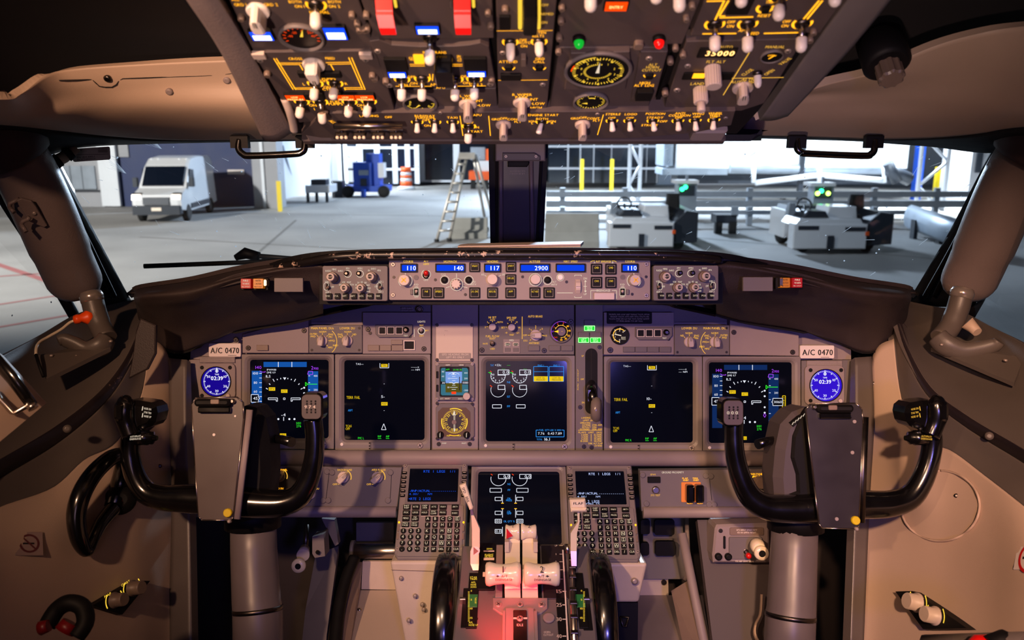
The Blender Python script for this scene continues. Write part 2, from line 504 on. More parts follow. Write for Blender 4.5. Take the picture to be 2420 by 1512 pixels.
    def screws(s, pts, r=5, me=None):
        for px, py in pts:
            x, y = s.l(px, py); k = r * s.fr.sx(px, py); inst('screw', me or SCREW, s.t, (x, y, s.z), random.random() * 3, (k, k, k))

    def done(s):
        for m, b in s.p.items():
            part('lettering', b, m, s.t)['kind'] = 'stuff'
        return s.t

    def button(s, x0, y0, x1, y1, txt, tm='lyel', lit='lwhite', name='push_button', th=4, ty=0.38):
        cx, cy, w, hh = s.r(x0, y0, x1, y1); k = s.fr.sx(x0, y0); b = MB(); b.rrect(cx, cy, w, hh, 2 * k, s.z - 0.001, s.z + 0.0025, 0.0006, 2); o = part(name, b, 'black', s.t)
        f = MB(); f.frame(cx, cy, w * 0.72, hh * 0.72, w * 0.72 - 1.6 * k, hh * 0.72 - 1.6 * k, 1.5 * k, s.z + 0.002, s.z + 0.0034); part('button_rim', f, 'printd', o)
        c = MB(); c.rrect(cx, cy, w * 0.72 - 1.6 * k, hh * 0.72 - 1.6 * k, 1 * k, s.z + 0.002, s.z + 0.0030); part('button_cap', c, 'black', o)
        if txt:
            l = MB(); l.text(txt, cx, cy + hh * (0.5 - ty), th * k, s.z + 0.0036, min(w * 0.6, len(txt) * th * 0.75 * k)); part('legend', l, tm, o)
        return o

    def knob(s, px, py, r, h=0.018, m='knob', style='pointer', ang=90, skirt=1.25, name='knob', cap=None):
        """rotary knob; ang is the pointer direction in degrees"""
        x, y = s.l(px, py); k = s.fr.sx(px, py); R = r * k; z = s.z; b = MB()
        if style == 'pointer':
            b.lathe([(R * skirt, z - 0.001), (R * skirt, z + 0.003), (R * 1.02, z + 0.005)], x, y, 24)
            o = part(name, b, m, s.t); g = MB(); a = math.radians(ang); Mx = Matrix.Translation((x, y, 0)) @ Matrix.Rotation(a, 4, 'Z')
            pr_ = [(R * 1.2, 0), (R * 1.05, R * 0.30), (R * 0.6, R * 0.50), (-R * 0.2, R * 0.60), (-R * 0.95, R * 0.58), (-R * 1.12, R * 0.35), (-R * 1.12, -R * 0.35), (-R * 0.95, -R * 0.58), (-R * 0.2, -R * 0.60), (R * 0.6, -R * 0.50), (R * 1.05, -R * 0.30)]
            g.prism(pr_, z + 0.002, z + h, R * 0.16, Mx); part('grip', g, m, o)
            l = MB(); l.line(R * 0.2, 0, R * 1.1, 0, R * 0.30, z + h + 0.0003, Mx); part('pointer_mark', l, 'pblack', o)
            l = MB(); l.line(R * 0.2, 0, R * 1.1, 0, R * 0.10, z + h + 0.0005, Mx); part('pointer_line', l, 'print', o)
        elif style == 'round':
            b.lathe([(R * skirt, z - 0.001), (R * skirt, z + 0.002), (R, z + 0.0025), (R, z + h * 0.9), (R * 0.9, z + h)], x, y, 28)
            o = part(name, b, m, s.t)
        elif style == 'flute':
            n = 40; pf = [(R * (1.0 if i % 2 else 0.93) * math.cos(2 * math.pi * i / n), R * (1.0 if i % 2 else 0.93) * math.sin(2 * math.pi * i / n)) for i in range(n)]
            b.prism(pf, z - 0.001, z + h, 0.001, Matrix.Translation((x, y, 0))); o = part(name, b, m, s.t)
        elif style == 'dual':  # concentric stacked knobs
            b.lathe([(R * 1.15, z - 0.001), (R * 1.15, z + h * 0.45), (R * 1.05, z + h * 0.5)], x, y, 24); o = part(name, b, m, s.t)
            g = MB(); g.lathe([(R * 0.86, z + h * 0.4), (R * 0.86, z + h * 0.93), (R * 0.74, z + h)], x, y, 24); part('inner_knob', g, 'knob', o)
            q = MB(); q.disc(x, y, R * 0.6, z + h + 0.0002); part('knob_face', q, 'black', o)
            q = MB(); q.ring(x, y, R * 0.48, R * 0.56, z + h + 0.0005); q.text(cap or 'STD', x, y, R * 0.34, z + h + 0.0005); part('legend', q, 'print', o)
        return o

    def toggle(s, px, py, tx, ty, h=0.03, r=0.0032, tip=0.0052, tipl=0.014, collar=True, m='white', name='toggle_switch', cm='amber', glow=True):
        """bat switch: base at (px,py) on the panel, tip seen at (tx,ty) standing h out of it"""
        x, y = s.l(px, py); X, Y = s.l(tx, ty, s.z + h); a = Vector((x, y, s.z)); e = Vector((X, Y, s.z + h)); d = (e - a).normalized()
        b = MB(); b.lathe([(tip * 1.35, s.z - 0.001), (tip * 1.35, s.z + 0.003), (tip * 0.8, s.z + 0.0045)], x, y, 14); o = part(name, b, 'metald', s.t)
        if glow:
            g = MB(); g.ring(x, y, tip * 1.40, tip * 1.85, s.z + 0.0006, 150, 390, 20); part('glow_ring', g, cm, o)
        q = MB(); q.tube([a, e - d * tipl * 0.8], [r * 0.8, r], 10); part('lever', q, 'metal', o)
        q = MB(); t0 = e - d * tipl; q.tube([t0, t0 + d * tipl * 0.06, t0 + d * tipl * 0.7, t0 + d * tipl * 0.9, e], [tip * 0.86, tip, tip, tip * 0.75, tip * 0.3], 14); part('tip', q, m, o)
        return o

    def bat(s, px, py, tx, ty, h=0.02, r0=0.0025, r1=0.0045, m='white', cm='amber', name='toggle_switch'):
        x, y = s.l(px, py); X, Y = s.l(tx, ty, s.z + h); a = Vector((x, y, s.z)); e = Vector((X, Y, s.z + h)); d = (e - a).normalized()
        b = MB(); b.lathe([(r1 * 1.5, s.z - 0.001), (r1 * 1.5, s.z + 0.0025), (r1, s.z + 0.0035)], x, y, 14); o = part(name, b, 'metald', s.t)
        g = MB(); g.ring(x, y, r1 * 1.55, r1 * 2.0, s.z + 0.0006, 160, 380, 20); part('glow_ring', g, cm, o)
        q = MB(); q.tube([a, a + (e - a) * 0.5, e - d * r1 * 0.6, e - d * r1 * 0.2, e], [r0, (r0 + r1) / 2, r1, r1 * 0.8, r1 * 0.3], 12); part('lever', q, m, o)
        return o


# ================================================================ OUTSIDE: apron and terminal
M_['conc'] = mat('apron_concrete', (150, 148, 146), 0.75, var=0.22, scale=0.22, bump=0.2, bscale=6)
M_['navy'] = mat('navy_cladding', (36, 50, 92), 0.6, var=0.08, scale=1)
M_['gwall'] = mat('grey_cladding', (150, 152, 158), 0.6, var=0.08, scale=1)
M_['wwall'] = mat('white_cladding', (214, 220, 228), 0.5, var=0.04, scale=1)
M_['dglass'] = mat('dark_glazing', (14, 20, 32), 0.15)
M_['mull'] = mat('white_mullion', (200, 206, 216), 0.5)
M_['steel'] = mat('galvanised_steel', (140, 150, 162), 0.45, 0.3, var=0.1, scale=2)
M_['dsteel'] = mat('dark_steel', (40, 46, 56), 0.5, 0.2)
M_['vwhite'] = mat('vehicle_white', (214, 216, 220), 0.3, coat=0.4)
M_['vblue'] = mat('vehicle_blue', (14, 70, 176), 0.45, var=0.1, scale=2)
M_['tyre'] = mat('tyre_rubber', (18, 18, 20), 0.8)
M_['glow'] = emit('indicator_green', (40, 255, 140), 9.0)
M_['glow2'] = emit('indicator_yellow_green', (190, 255, 90), 9.0)
M_['ypaint'] = mat('yellow_bollard_paint', (230, 200, 30), 0.5)
M_['joint'] = mat('concrete_joint', (112, 108, 104), 0.9)
M_['redp'] = mat('red_ground_paint', (150, 92, 92), 0.8)
M_['obox'] = mat('orange_equipment', (226, 86, 20), 0.5)
M_['cbar'] = mat('concrete_barrier', (148, 146, 140), 0.85, var=0.12, scale=1.5)

b = MB(); b.add([(-140, 2.6, 0), (140, 2.6, 0), (140, 160, 0), (-140, 160, 0)], [(0, 1, 2, 3)])
ground = solo('ground', b, 'conc', 'pale concrete apron lit by floodlights outside the windows', 'ground', 'structure')
# slab joints and painted lines are parts of the ground
for i, (p, q, w, m, nm) in enumerate([
        ((330, 560), (900, 592), 0.10, 'joint', 'slab_joint'), ((560, 640), (700, 520), 0.10, 'joint', 'slab_joint'), ((250, 500), (1160, 512), 0.12, 'joint', 'slab_joint'),
        ((-200, 560), (190, 690), 0.22, 'redp', 'painted_line'), ((-100, 660), (190, 640), 0.16, 'redp', 'painted_line'), ((-100, 735), (190, 690), 0.12, 'redp', 'painted_line'), ((-100, 790), (180, 742), 0.12, 'redp', 'painted_line'),
        ((1290, 530), (2300, 620), 0.12, 'joint', 'slab_joint'), ((700, 470), (1160, 474), 0.10, 'joint', 'slab_joint')]):
    a, c = G(*p), G(*q); mb = MB(); mb.line(a.x, a.y, c.x, c.y, w, 0.006); part(nm, mb, m, ground)


def wbox(mb, px0, px1, pyt, pyb, Y, dep, ch=0.0):
    """box whose near face at distance Y fills the px rectangle, dep deep"""
    a, c = At(px0, pyb, Y), At(px1, pyt, Y); mb.box(a.x, a.z, 0, c.x, c.z, dep, ch, Matrix(((1, 0, 0, 0), (0, 0, 1, Y), (0, 1, 0, 0), (0, 0, 0, 1))))
    return mb


def gb(px0, px1, pyt, Y, dep, mb=None, zb=0.0):
    """box standing on the ground (or at zb)"""
    a, c = At(px0, pyt, Y), At(px1, pyt, Y); mb = mb or MB(); mb.box(a.x, zb, 0, c.x, a.z, dep, 0, Matrix(((1, 0, 0, 0), (0, 0, 1, Y), (0, 1, 0, 0), (0, 0, 0, 1)))); return mb


t = solo('wall_navy_hangar', gb(262, 592, 250, 42.6, 1.0), 'navy', 'navy blue hangar wall standing behind the white van', 'wall', 'structure')
sg = MB(); wbox(sg, 538, 576, 401, 412, 42.5, 0.05); part('wall_sign', sg, 'sticker', t)
sg = MB(); wbox(sg, 265, 300, 330, 371, 42.5, 0.06); part('wall_vent', sg, 'gwall', t)
t = solo('wall_grey_shed', gb(-60, 262, 330, 42.4, 1.0), 'gwall', 'pale grey shed wall beside the navy hangar wall', 'wall', 'structure')
for x0, x1 in ((142, 165), (170, 192), (197, 222)):
    sg = MB(); wbox(sg, x0, x1, 392, 447, 42.3, 0.08); part('shutter_panel', sg, 'steel', t)
sg = MB(); wbox(sg, 130, 242, 449, 453, 42.3, 0.1); part('wall_rail', sg, 'dsteel', t)
sg = MB(); wbox(sg, 242, 268, 330, 487, 42.2, 0.2); part('corner_post', sg, 'wwall', t)
t = thing('terminal_column', 'thick pale concrete column on a kerb right of the navy wall', 'column', G(620, 500), kind='structure')
mw = t.matrix_world.inverted() if False else Matrix.Translation(-G(620, 500))


def wpart(name, mb, m, t):
    o = part(name, mb, m, t); o.matrix_parent_inverse = Matrix.Translation(-Vector(t.location)); return o


wpart('shaft', gb(585, 646, 250, 41.0, 1.2), 'gwall', t); wpart('edge_strip', gb(606, 613, 250, 40.9, 0.2), 'wwall', t); wpart('kerb', gb(575, 668, 496, 40.2, 2.0), 'cbar', t)
t = solo('bollard', gb(652, 661, 428, 39.6, 0.18), 'ypaint', 'thin yellow bollard at the foot of the concrete column', 'bollard')
# receding white wall with bracing
a, c = At(648, 480, 46), At(802, 440, 60); mb = MB(); mb.add([(a.x, 46, 0), (c.x, 60, 0), (c.x, 60, 9), (a.x, 46, 9), (a.x - .4, 46, 0), (c.x - .4, 60, 0), (c.x - .4, 60, 9), (a.x - .4, 46, 9)], [(0, 1, 2, 3), (7, 6, 5, 4), (3, 2, 6, 7), (0, 3, 7, 4)])
t = solo('wall_white_sheeting', mb, 'wwall', 'bright white sheeted wall with bracing behind the white cart', 'wall', 'structure')
for k, (p, q) in enumerate([((700, 330), (704, 470)), ((748, 330), (750, 470)), ((662, 330), (668, 478)), ((668, 345), (700, 460)), ((700, 345), (740, 440)), ((780, 330), (782, 446))]):
    def onw(px, py):
        u = (px - 648) / 154; return At(px, py, 46 + 14 * u - 0.15)
    mb = MB(); mb.tube([onw(*p), onw(*q)], 0.07, 6); part('brace', mb, 'steel', t)


def glazing(name, label, x0, x1, y0, y1, Y, cols, rows, wd=3.0):
    t = solo(name, wbox(MB(), x0, x1, y0, y1, Y, 0.3), 'dglass', label, 'window', 'structure')
    for cx in cols: part('mullion', wbox(MB(), cx - wd, cx + wd, y0, y1, Y - 0.12, 0.15), 'mull', t)
    for ry in rows: part('transom', wbox(MB(), x0, x1, ry - 2.4, ry + 2.4, Y - 0.10, 0.13), 'mull', t)
    return t


t = glazing('window_11', 'white framed terminal doors behind the blue cart', 800, 988, 250, 434, 60, (803, 812, 849, 890, 932, 962, 984), (349, 400))
part('door_leaf', wbox(MB(), 815, 846, 352, 430, 59.9, 0.08), 'gwall', t); part('door_leaf', wbox(MB(), 853, 888, 330, 345, 59.9, 0.08), 'gwall', t)
t = glazing('window_12', 'white framed terminal glazing behind the two yellow bollards', 1296, 1562, 250, 432, 58, (1343, 1372, 1404, 1446, 1487, 1530, 1556), (346, 398))
glazing('window_13', 'unlit terminal opening between the doors and the step ladder', 988, 1160, 250, 430, 62, (994, 1078), (428,), 6)
for px in (1376, 1447): solo('bollard', gb(px - 4, px + 4, 376, 55, 0.2), 'ypaint', {1376: 'yellow bollard before the glazing, nearer the centre windshield post', 1447: 'yellow bollard before the glazing, nearer the white lattice mast'}[px], 'bollard')
solo('wall_terminal_upper', wbox(MB(), 1160, 1600, 150, 338, 57.5, 0.5), 'wwall', 'white terminal fascia above the glazing behind the overhead panel', 'wall', 'structure')
solo('wall_terminal_east', gb(1560, 2700, 200, 62, 1), 'wwall', 'white terminal wall beyond the boarding bridge', 'wall', 'structure')


def lattice(name, label, x0, x1, pyt, Y, n=5):
    a, c = At(x0, pyt, Y), At(x1, pyt, Y); zt = a.z; t = thing(name, label, 'mast', Vector(((a.x + c.x) / 2, Y, 0))); 
    for x in (a.x, c.x):
        mb = MB(); mb.tube([(x, Y, 0), (x, Y, zt)], 0.10, 8); wpart('upright', mb, 'mull', t)
    for i in range(n):
        z0, z1 = zt * i / n, zt * (i + 1) / n; xa, xb = (a.x, c.x) if i % 2 else (c.x, a.x)
        mb = MB(); mb.tube([(xa, Y, z0), (xb, Y, z1)], 0.07, 6); wpart('brace', mb, 'mull', t)
    return t


lattice('lattice_mast', 'white lattice mast standing before the terminal glazing', 1494, 1520, 200, 44, 6)
lattice('lattice_mast', 'white lattice mast standing before the blue post', 2196, 2262, 200, 40, 5)
# boarding bridge
t = thing('boarding_bridge', 'large white boarding bridge tunnel across the right windshield', 'boarding bridge', Vector((14, 46, 0)))
wpart('tunnel', wbox(MB(), 1598, 2170, 150, 398, 46, 3.0), 'wwall', t); wpart('tunnel_end', wbox(MB(), 1568, 1598, 200, 392, 46.2, 2.6), 'steel', t)
wpart('lower_beam', wbox(MB(), 1565, 1720, 398, 413, 45.8, 2.4, 0.05), 'steel', t)
mb = MB(); mb.tube([At(1725, 398, 44.5), At(2100, 400, 44.5)], 0.28, 8); wpart('support_beam', mb, 'steel', t)
mb = MB(); mb.tube([At(1785, 432, 44), At(1935, 414, 44), At(2085, 426, 44)], 0.14, 8); wpart('tie_rod', mb, 'mull', t)
for px in (1781, 1936, 2090):
    mb = MB(); mb.tube([At(px, 396, 44), At(px, 432, 44)], 0.12, 8); wpart('hanger', mb, 'mull', t)
wpart('leg', gb(1895, 1906, 345, 44.2, 0.3), 'dsteel', t); wpart('underframe', wbox(MB(), 1600, 2110, 413, 434, 47, 2), 'dsteel', t)
mb = MB(); mb.tube([At(2098, 385, 43.6), At(2120, 430, 43.6)], 0.3, 8); mb.tube([At(2100, 400, 43.8), At(2150, 425, 43.8)], 0.35, 8); wpart('cable_loop', mb, 'dsteel', t)
solo('steel_post', gb(2184, 2200, 250, 47, 0.5), 'vblue', 'blue steel post beside the white lattice mast', 'post')
solo('steel_post', gb(2219, 2232, 395, 48, 0.4), 'ypaint', 'yellow post between blue post and grey cabin', 'post')
t = solo('equipment_cabin', gb(2300, 2420, 352, 44, 3), 'gwall', 'grey cabin with dark window at the far right windshield edge', 'cabin')
part('window', wbox(MB(), 2305, 2326, 352, 408, 43.9, 0.1), 'dsteel', t)
# guard rails
for nm, lb, x0, x1, Y, tops in (('guard_rail', 'double beam steel guard rail running behind the tugs', 1290, 2330, 36.5, ((452, 466), (474, 490))),
                                ('guard_rail', 'low steel rail beside the concrete barrier', 1290, 2200, 33.0, ((497, 507),))):
    t = thing(nm, lb, 'guard rail', Vector((12, Y, 0)))
    for yt, yb in tops: wpart('rail_beam', wbox(MB(), x0, x1, yt, yb, Y, 0.14, 0.03), 'steel', t)
    for px in range(x0 + 40, x1, 148): wpart('post', gb(px - 6, px + 6, tops[0][0] - 8, Y + 0.16, 0.2), 'steel', t)
# concrete barriers
for x0, x1, yt, Y, lb in ((1065, 1152, 516, 29.0, 'concrete barrier at the foot of the step ladder'), (1290, 1418, 506, 26.5, 'dark concrete barrier right of the windshield centre post')):
    a, c = At(x0, yt, Y), At(x1, yt, Y); h = a.z; mb = MB()
    mb.prism([(Y - .05, 0), (Y + .75, 0), (Y + .75, .2), (Y + .5, h * .45), (Y + .44, h), (Y + .22, h), (Y + .16, h * .45), (Y - .05, .2)], a.x, c.x, 0.02, Matrix(((0, 0, 1, 0), (1, 0, 0, 0), (0, 1, 0, 0), (0, 0, 0, 1))))
    solo('concrete_barrier', mb, 'cbar', lb, 'barrier')
# step ladder
L0 = G(1032, 572); t = thing('step_ladder', 'tall aluminium step ladder standing left of the windshield centre post', 'ladder', L0)
Y = L0.y; M_['alu'] = mat('ladder_aluminium', (196, 190, 182), 0.4, 0.5, var=0.08, scale=3)
fa, fb, ta, tb = At(1032, 568, Y), At(1062, 566, Y + .1), At(1088, 366, Y + 1.0), At(1104, 366, Y + 1.0)
ba, bb = At(1150, 540, Y + 2.2), At(1172, 542, Y + 2.1)
for p, q in ((fa, ta), (fb, tb), (ba, ta + Vector((.45, 0, 0))), (bb, tb + Vector((.3, 0, 0)))):
    mb = MB(); mb.tube([p, q], 0.055, 6); wpart('rail', mb, 'alu', t)
for i in range(1, 9):
    k = i / 9; p, q = fa.lerp(ta, k), fb.lerp(tb, k); mb = MB(); mb.tube([p, q], 0.045, 6, flat=1.6); wpart('rung', mb, 'alu', t)
mb = MB(); wbox(mb, 1084, 1122, 361, 376, Y + .8, 0.5); wpart('top_cap', mb, 'alu', t)
for p in (fa, fb, ba, bb): mb = MB(); mb.tube([p + Vector((0, 0, .05)), p + Vector((0, 0, -.12))], 0.09, 8); wpart('foot', mb, 'tyre', t)
# blue ground cart
Y = 49.0; t = thing('ground_power_cart', 'bright blue ground power cart parked before the white framed doors', 'cart', G(862, 462))
wpart('body', wbox(MB(), 836, 876, 384, 452, Y, 1.6, .05), 'vblue', t); wpart('chassis', wbox(MB(), 812, 916, 440, 454, Y - .1, 1.8), 'vblue', t); wpart('tall_unit', wbox(MB(), 868, 896, 363, 440, Y + .3, 1.2, .05), 'vblue', t)
wpart('white_panel', wbox(MB(), 894, 906, 385, 420, Y + .2, 1.0), 'vwhite', t); wpart('grille', wbox(MB(), 852, 866, 422, 441, Y - .05, 0.1), 'dsteel', t); wpart('tow_bar', wbox(MB(), 853, 862, 448, 466, Y - .6, 0.5), 'vblue', t); wpart('label_panel', wbox(MB(), 848, 870, 402, 414, Y - .05, .06), 'steel', t)
for px in (824, 908):
    p = At(px, 458, Y); mb = MB(); mb.lathe([(.1, -.12), (.36, -.12), (.36, .12), (.1, .12)], 0, 0, 16, Matrix.Translation((p.x, Y - .1, .36)) @ Matrix.Rotation(math.pi / 2, 4, 'X')); wpart('wheel', mb, 'tyre', t)
# traffic barrel
p = At(960, 432, 56); p.z = 0; t = thing('traffic_barrel', 'orange and white striped traffic barrel before the terminal doors', 'barrel', p); Y = p.y
for k, (z0, z1, m) in enumerate(((.25, .6, 'obox'), (.6, .8, 'vwhite'), (.8, 1.0, 'obox'), (1.0, 1.2, 'vwhite'), (1.2, 1.55, 'obox'))):
    mb = MB(); mb.lathe([(.42 - z0 * .05, z0), (.42 - z1 * .05, z1)], 0, 0, 18); part('stripe', mb, m, t)
mb = MB(); mb.lathe([(.6, 0), (.6, .2), (.44, .27)], 0, 0, 18); part('base', mb, 'vwhite', t)
# white trolley and rubbish beside the sheeted wall
t = thing('baggage_trolley', 'white flat trolley loaded with scrap beside the sheeted wall', 'trolley', G(735, 476)); Y = 45
wpart('deck', wbox(MB(), 722, 778, 438, 456, Y, 2.0, .04), 'vwhite', t); wpart('load', wbox(MB(), 735, 770, 424, 440, Y + .4, 1.0, .15), 'dsteel', t)
for px in (727, 748, 772): wpart('leg', wbox(MB(), px - 2.5, px + 2.5, 455, 478, Y, .15), 'dsteel', t)
solo('tool_chest', gb(783, 808, 428, 49, 1.0), 'dsteel', 'dark tool chest left of the blue cart', 'chest')
# orange equipment behind the ladder
t = thing('equipment_truck', 'orange and white equipment truck seen behind the step ladder', 'truck', Vector((-2.2, 57, 0))); wpart('body', wbox(MB(), 1108, 1156, 405, 425, 57, 2, .1), 'obox', t); wpart('cab', wbox(MB(), 1120, 1158, 380, 406, 57.4, 1.5, .1), 'vwhite', t); wpart('beacon', wbox(MB(), 1148, 1158, 352, 384, 57.6, .4, .08), 'obox', t); wpart('rack', wbox(MB(), 1112, 1146, 348, 378, 58, 1, .05), 'steel', t)
for px in (1118, 1148): wpart('wheel', gb(px - 6, px + 6, 426, 57, .4), 'tyre', t)


# baggage tugs
def tug(px0, px1, pyb, label, group):
    p, q = G(px0, pyb), G(px1, pyb); w = q.x - p.x; t = thing('baggage_tug', label, 'tug', Vector((p.x, p.y, 0)), group)
    def P(name, poly, y0, y1, m, ch=.03):
        mb = MB(); mb.prism(poly, -y1, -y0, ch, Matrix.Rotation(math.pi / 2, 4, 'X')); return part(name, mb, m, t)
    P('front_bumper', [(0, .18), (w * .72, .18), (w * .72, .95), (0, .95)], 0, .5, 'vwhite'); P('side_body', [(w * .72, .25), (w, .3), (w, 1.25), (w * .86, 1.3), (w * .72, .9)], .2, 3.0, 'dsteel')
    P('bonnet', [(.05, .9), (w * .7, .9), (w * .66, 1.1), (.2, 1.1)], .1, 1.4, 'vwhite'); P('engine_cover', [(w * .4, 1.0), (w * .72, 1.0), (w * .70, 1.42), (w * .43, 1.42)], .8, 1.9, 'vwhite')
    P('rear_body', [(w * .1, .3), (w * .9, .3), (w * .9, 1.2), (w * .1, 1.2)], 1.9, 3.4, 'vwhite')
    P('slot', [(w * .04, .78), (w * .24, .78), (w * .24, .9), (w * .04, .9)], -.02, .1, 'dsteel', 0); P('slot', [(w * .5, .74), (w * .7, .74), (w * .7, .86), (w * .5, .86)], -.02, .1, 'dsteel', 0); P('tow_hook', [(w * .33, .2), (w * .39, .2), (w * .39, .6), (w * .33, .6)], -.08, .05, 'dsteel', 0)
    P('seat_back', [(w * .72, 1.0), (w * .9, 1.0), (w * .88, 1.75), (w * .74, 1.75)], 1.6, 1.8, 'tyre', .06); P('seat', [(w * .7, .95), (w * .92, .95), (w * .92, 1.15), (w * .7, 1.15)], 1.0, 1.7, 'tyre', .06)
    mb = MB(); mb.tube([(w * .22 + .22 * math.cos(a), 1.2 + .10 * math.sin(a), 1.45 + .2 * math.sin(a)) for a in [i * math.pi / 8 for i in range(17)]], .03, 6); part('steering_wheel', mb, 'tyre', t)
    mb = MB(); mb.tube([(w * .22, 1.0, 1.0), (w * .22, 1.2, 1.45)], .04, 6); part('steering_column', mb, 'dsteel', t)
    P('tool_tray', [(w * .12, 1.1), (w * .40, 1.1), (w * .36, 1.3), (w * .18, 1.32)], .5, 1.5, 'dsteel', .05); P('dash_panel', [(w * .06, 1.05), (w * .16, 1.05), (w * .14, 1.5), (w * .08, 1.5)], 1.3, 1.5, 'steel', .02); P('rear_rack', [(w * .14, 1.2), (w * .6, 1.2), (w * .58, 1.32), (w * .16, 1.34)], 2.2, 3.2, 'dsteel', .04); P('corner_lamp', [(w * .70, .60), (w * .735, .60), (w * .735, .72), (w * .70, .72)], -.04, .1, 'obox', .01)
    for x, y in ((.18 * w, .8), (.82 * w, .8), (.18 * w, 2.8), (.86 * w, 2.8)):
        mb = MB(); mb.lathe([(.1, -.15), (.33, -.15), (.38, -.08), (.38, .08), (.33, .15), (.1, .15)], 0, 0, 16, Matrix.Translation((x, y, .38)) @ Matrix.Rotation(math.pi / 2, 4, 'Y')); part('wheel', mb, 'tyre', t)
    return t


tug(1438, 1650, 597, 'white baggage tug parked behind the dark concrete barrier', 'baggage tugs')
tug(1872, 2112, 602, 'white baggage tug parked nearer the outer windshield post', 'baggage tugs')


def kiosk(px0, px1, pyt, pyb, Y, label, lamps):
    a, c = At(px0, pyb, Y), At(px1, pyt, Y); t = thing('charger_cabinet', label, 'cabinet', Vector((a.x, Y, 0)), 'charging cabinets')
    wpart('body', wbox(MB(), px0 + 2, px1 - 2, pyt + 8, pyb, Y, .6), 'steel', t); wpart('hood', wbox(MB(), px0 - 2, px1 + 2, pyt, pyt + 8, Y - .1, .8, .03), 'vwhite', t); wpart('pedestal', gb(px0 + 8, px1 - 8, pyb, Y + .1, .4), 'dsteel', t); wpart('control_face', wbox(MB(), px0 + 8, px1 - 8, pyt + 12, pyt + 36, Y - .04, .06), 'dsteel', t)
    wpart('mast', wbox(MB(), (px0 + px1) / 2 - 3, (px0 + px1) / 2 + 3, pyt - 14, pyt, Y + .2, .1), 'steel', t)
    for x, y, m in lamps:
        p = At(x, y, Y - .08); mb = MB(); mb.lathe([(.075, 0), (.075, .03), (.03, .06)], 0, 0, 12, Matrix.Translation(p) @ Matrix.Rotation(math.pi / 2, 4, 'X')); wpart('lamp', mb, m, t)


kiosk(1598, 1650, 426, 500, 29.5, 'grey charging cabinet with one green light pair behind the first tug', [(1612, 447, 'glow'), (1620, 442, 'glow')])
kiosk(1918, 1974, 432, 498, 29.5, 'grey charging cabinet with yellow and green lights behind the second tug', [(1932, 457, 'glow2'), (1941, 451, 'glow'), (1957, 457, 'glow2')])
t = thing('equipment_dolly', 'small dark dolly on the apron between the two tugs', 'dolly', G(1716, 552)); Y = G(1716, 552).y
wpart('frame', wbox(MB(), 1692, 1742, 508, 528, Y, .9, .05), 'dsteel', t); wpart('handle', wbox(MB(), 1728, 1746, 488, 512, Y, .1), 'steel', t)
for px in (1700, 1734): wpart('wheel', gb(px - 8, px + 8, 524, Y - .1, .25), 'tyre', t)
t = thing('belt_conveyor', 'long grey belt conveyor boom beside the outer windshield post', 'conveyor', G(2200, 570))
mb = MB(); mb.tube([At(2150, 512, 30), At(2330, 575, 24)], .45, 8, flat=.5); wpart('boom', mb, 'steel', t); wpart('leg', gb(2163, 2172, 520, 28.8, .3), 'dsteel', t); wpart('wheel', wbox(MB(), 2218, 2238, 556, 582, 27.4, .4, .12), 'tyre', t)

# white van
gx = G(380, 527); VX, VY = gx.x, gx.y
t = thing('delivery_van', 'white high roof delivery van parked before the navy hangar wall', 'van', Matrix.Translation((VX - .1, VY, 0)) @ Matrix.Rotation(math.radians(6), 4, 'Z'))
MV = Matrix(((0, 0, 1, 0), (1, 0, 0, 0), (0, 1, 0, 0), (0, 0, 0, 1)))   # profile (y,z) extruded across x
def vp(name, poly, x0, x1, m, ch=.0):
    mb = MB(); mb.prism(poly, x0, x1, ch, MV)
    return part(name, mb, m, t)
mb = MB()   # tapered body: lofted side profile, narrower at the roof
prof = [(0.05, .55), (0, .95), (.12, 1.18), (.95, 1.42), (1.75, 2.35), (2.35, 2.66), (3.4, 2.74), (5.6, 2.70), (5.9, 2.45), (5.95, .5), (5.0, .42), (1.0, .42)]
L = []
for x, s_ in ((-1.02, 0.0), (-1.0, 0.6), (-.86, 1.0), (.86, 1.0), (1.0, .6), (1.02, 0.0)):
    L.append([(x * (1 - .10 * max(0, (z - 1.3) / 1.4)), y + (1 - s_) * (.12 if y < 2 else (-.08 if y > 5 else 0)), z - (1 - s_) * (.12 if z > 2.2 else 0)) for y, z in prof])
mb.loft(L, True, True); part('body', mb, 'vwhite', t)
vp('windscreen', [(.98, 1.50), (1.70, 2.30), (1.66, 2.32), (.94, 1.52)], -.84, .84, 'dglass'); vp('bumper', [(-.08, .35), (.3, .35), (.3, .74), (-.08, .74)], -.98, .98, 'dsteel', .04); vp('grille', [(-.06, .78), (.1, .78), (.1, 1.08), (-.02, 1.08)], -.55, .55, 'dsteel', .03); vp('number_plate', [(-.11, .52), (-.05, .52), (-.05, .66), (-.11, .66)], -.2, .2, 'print')
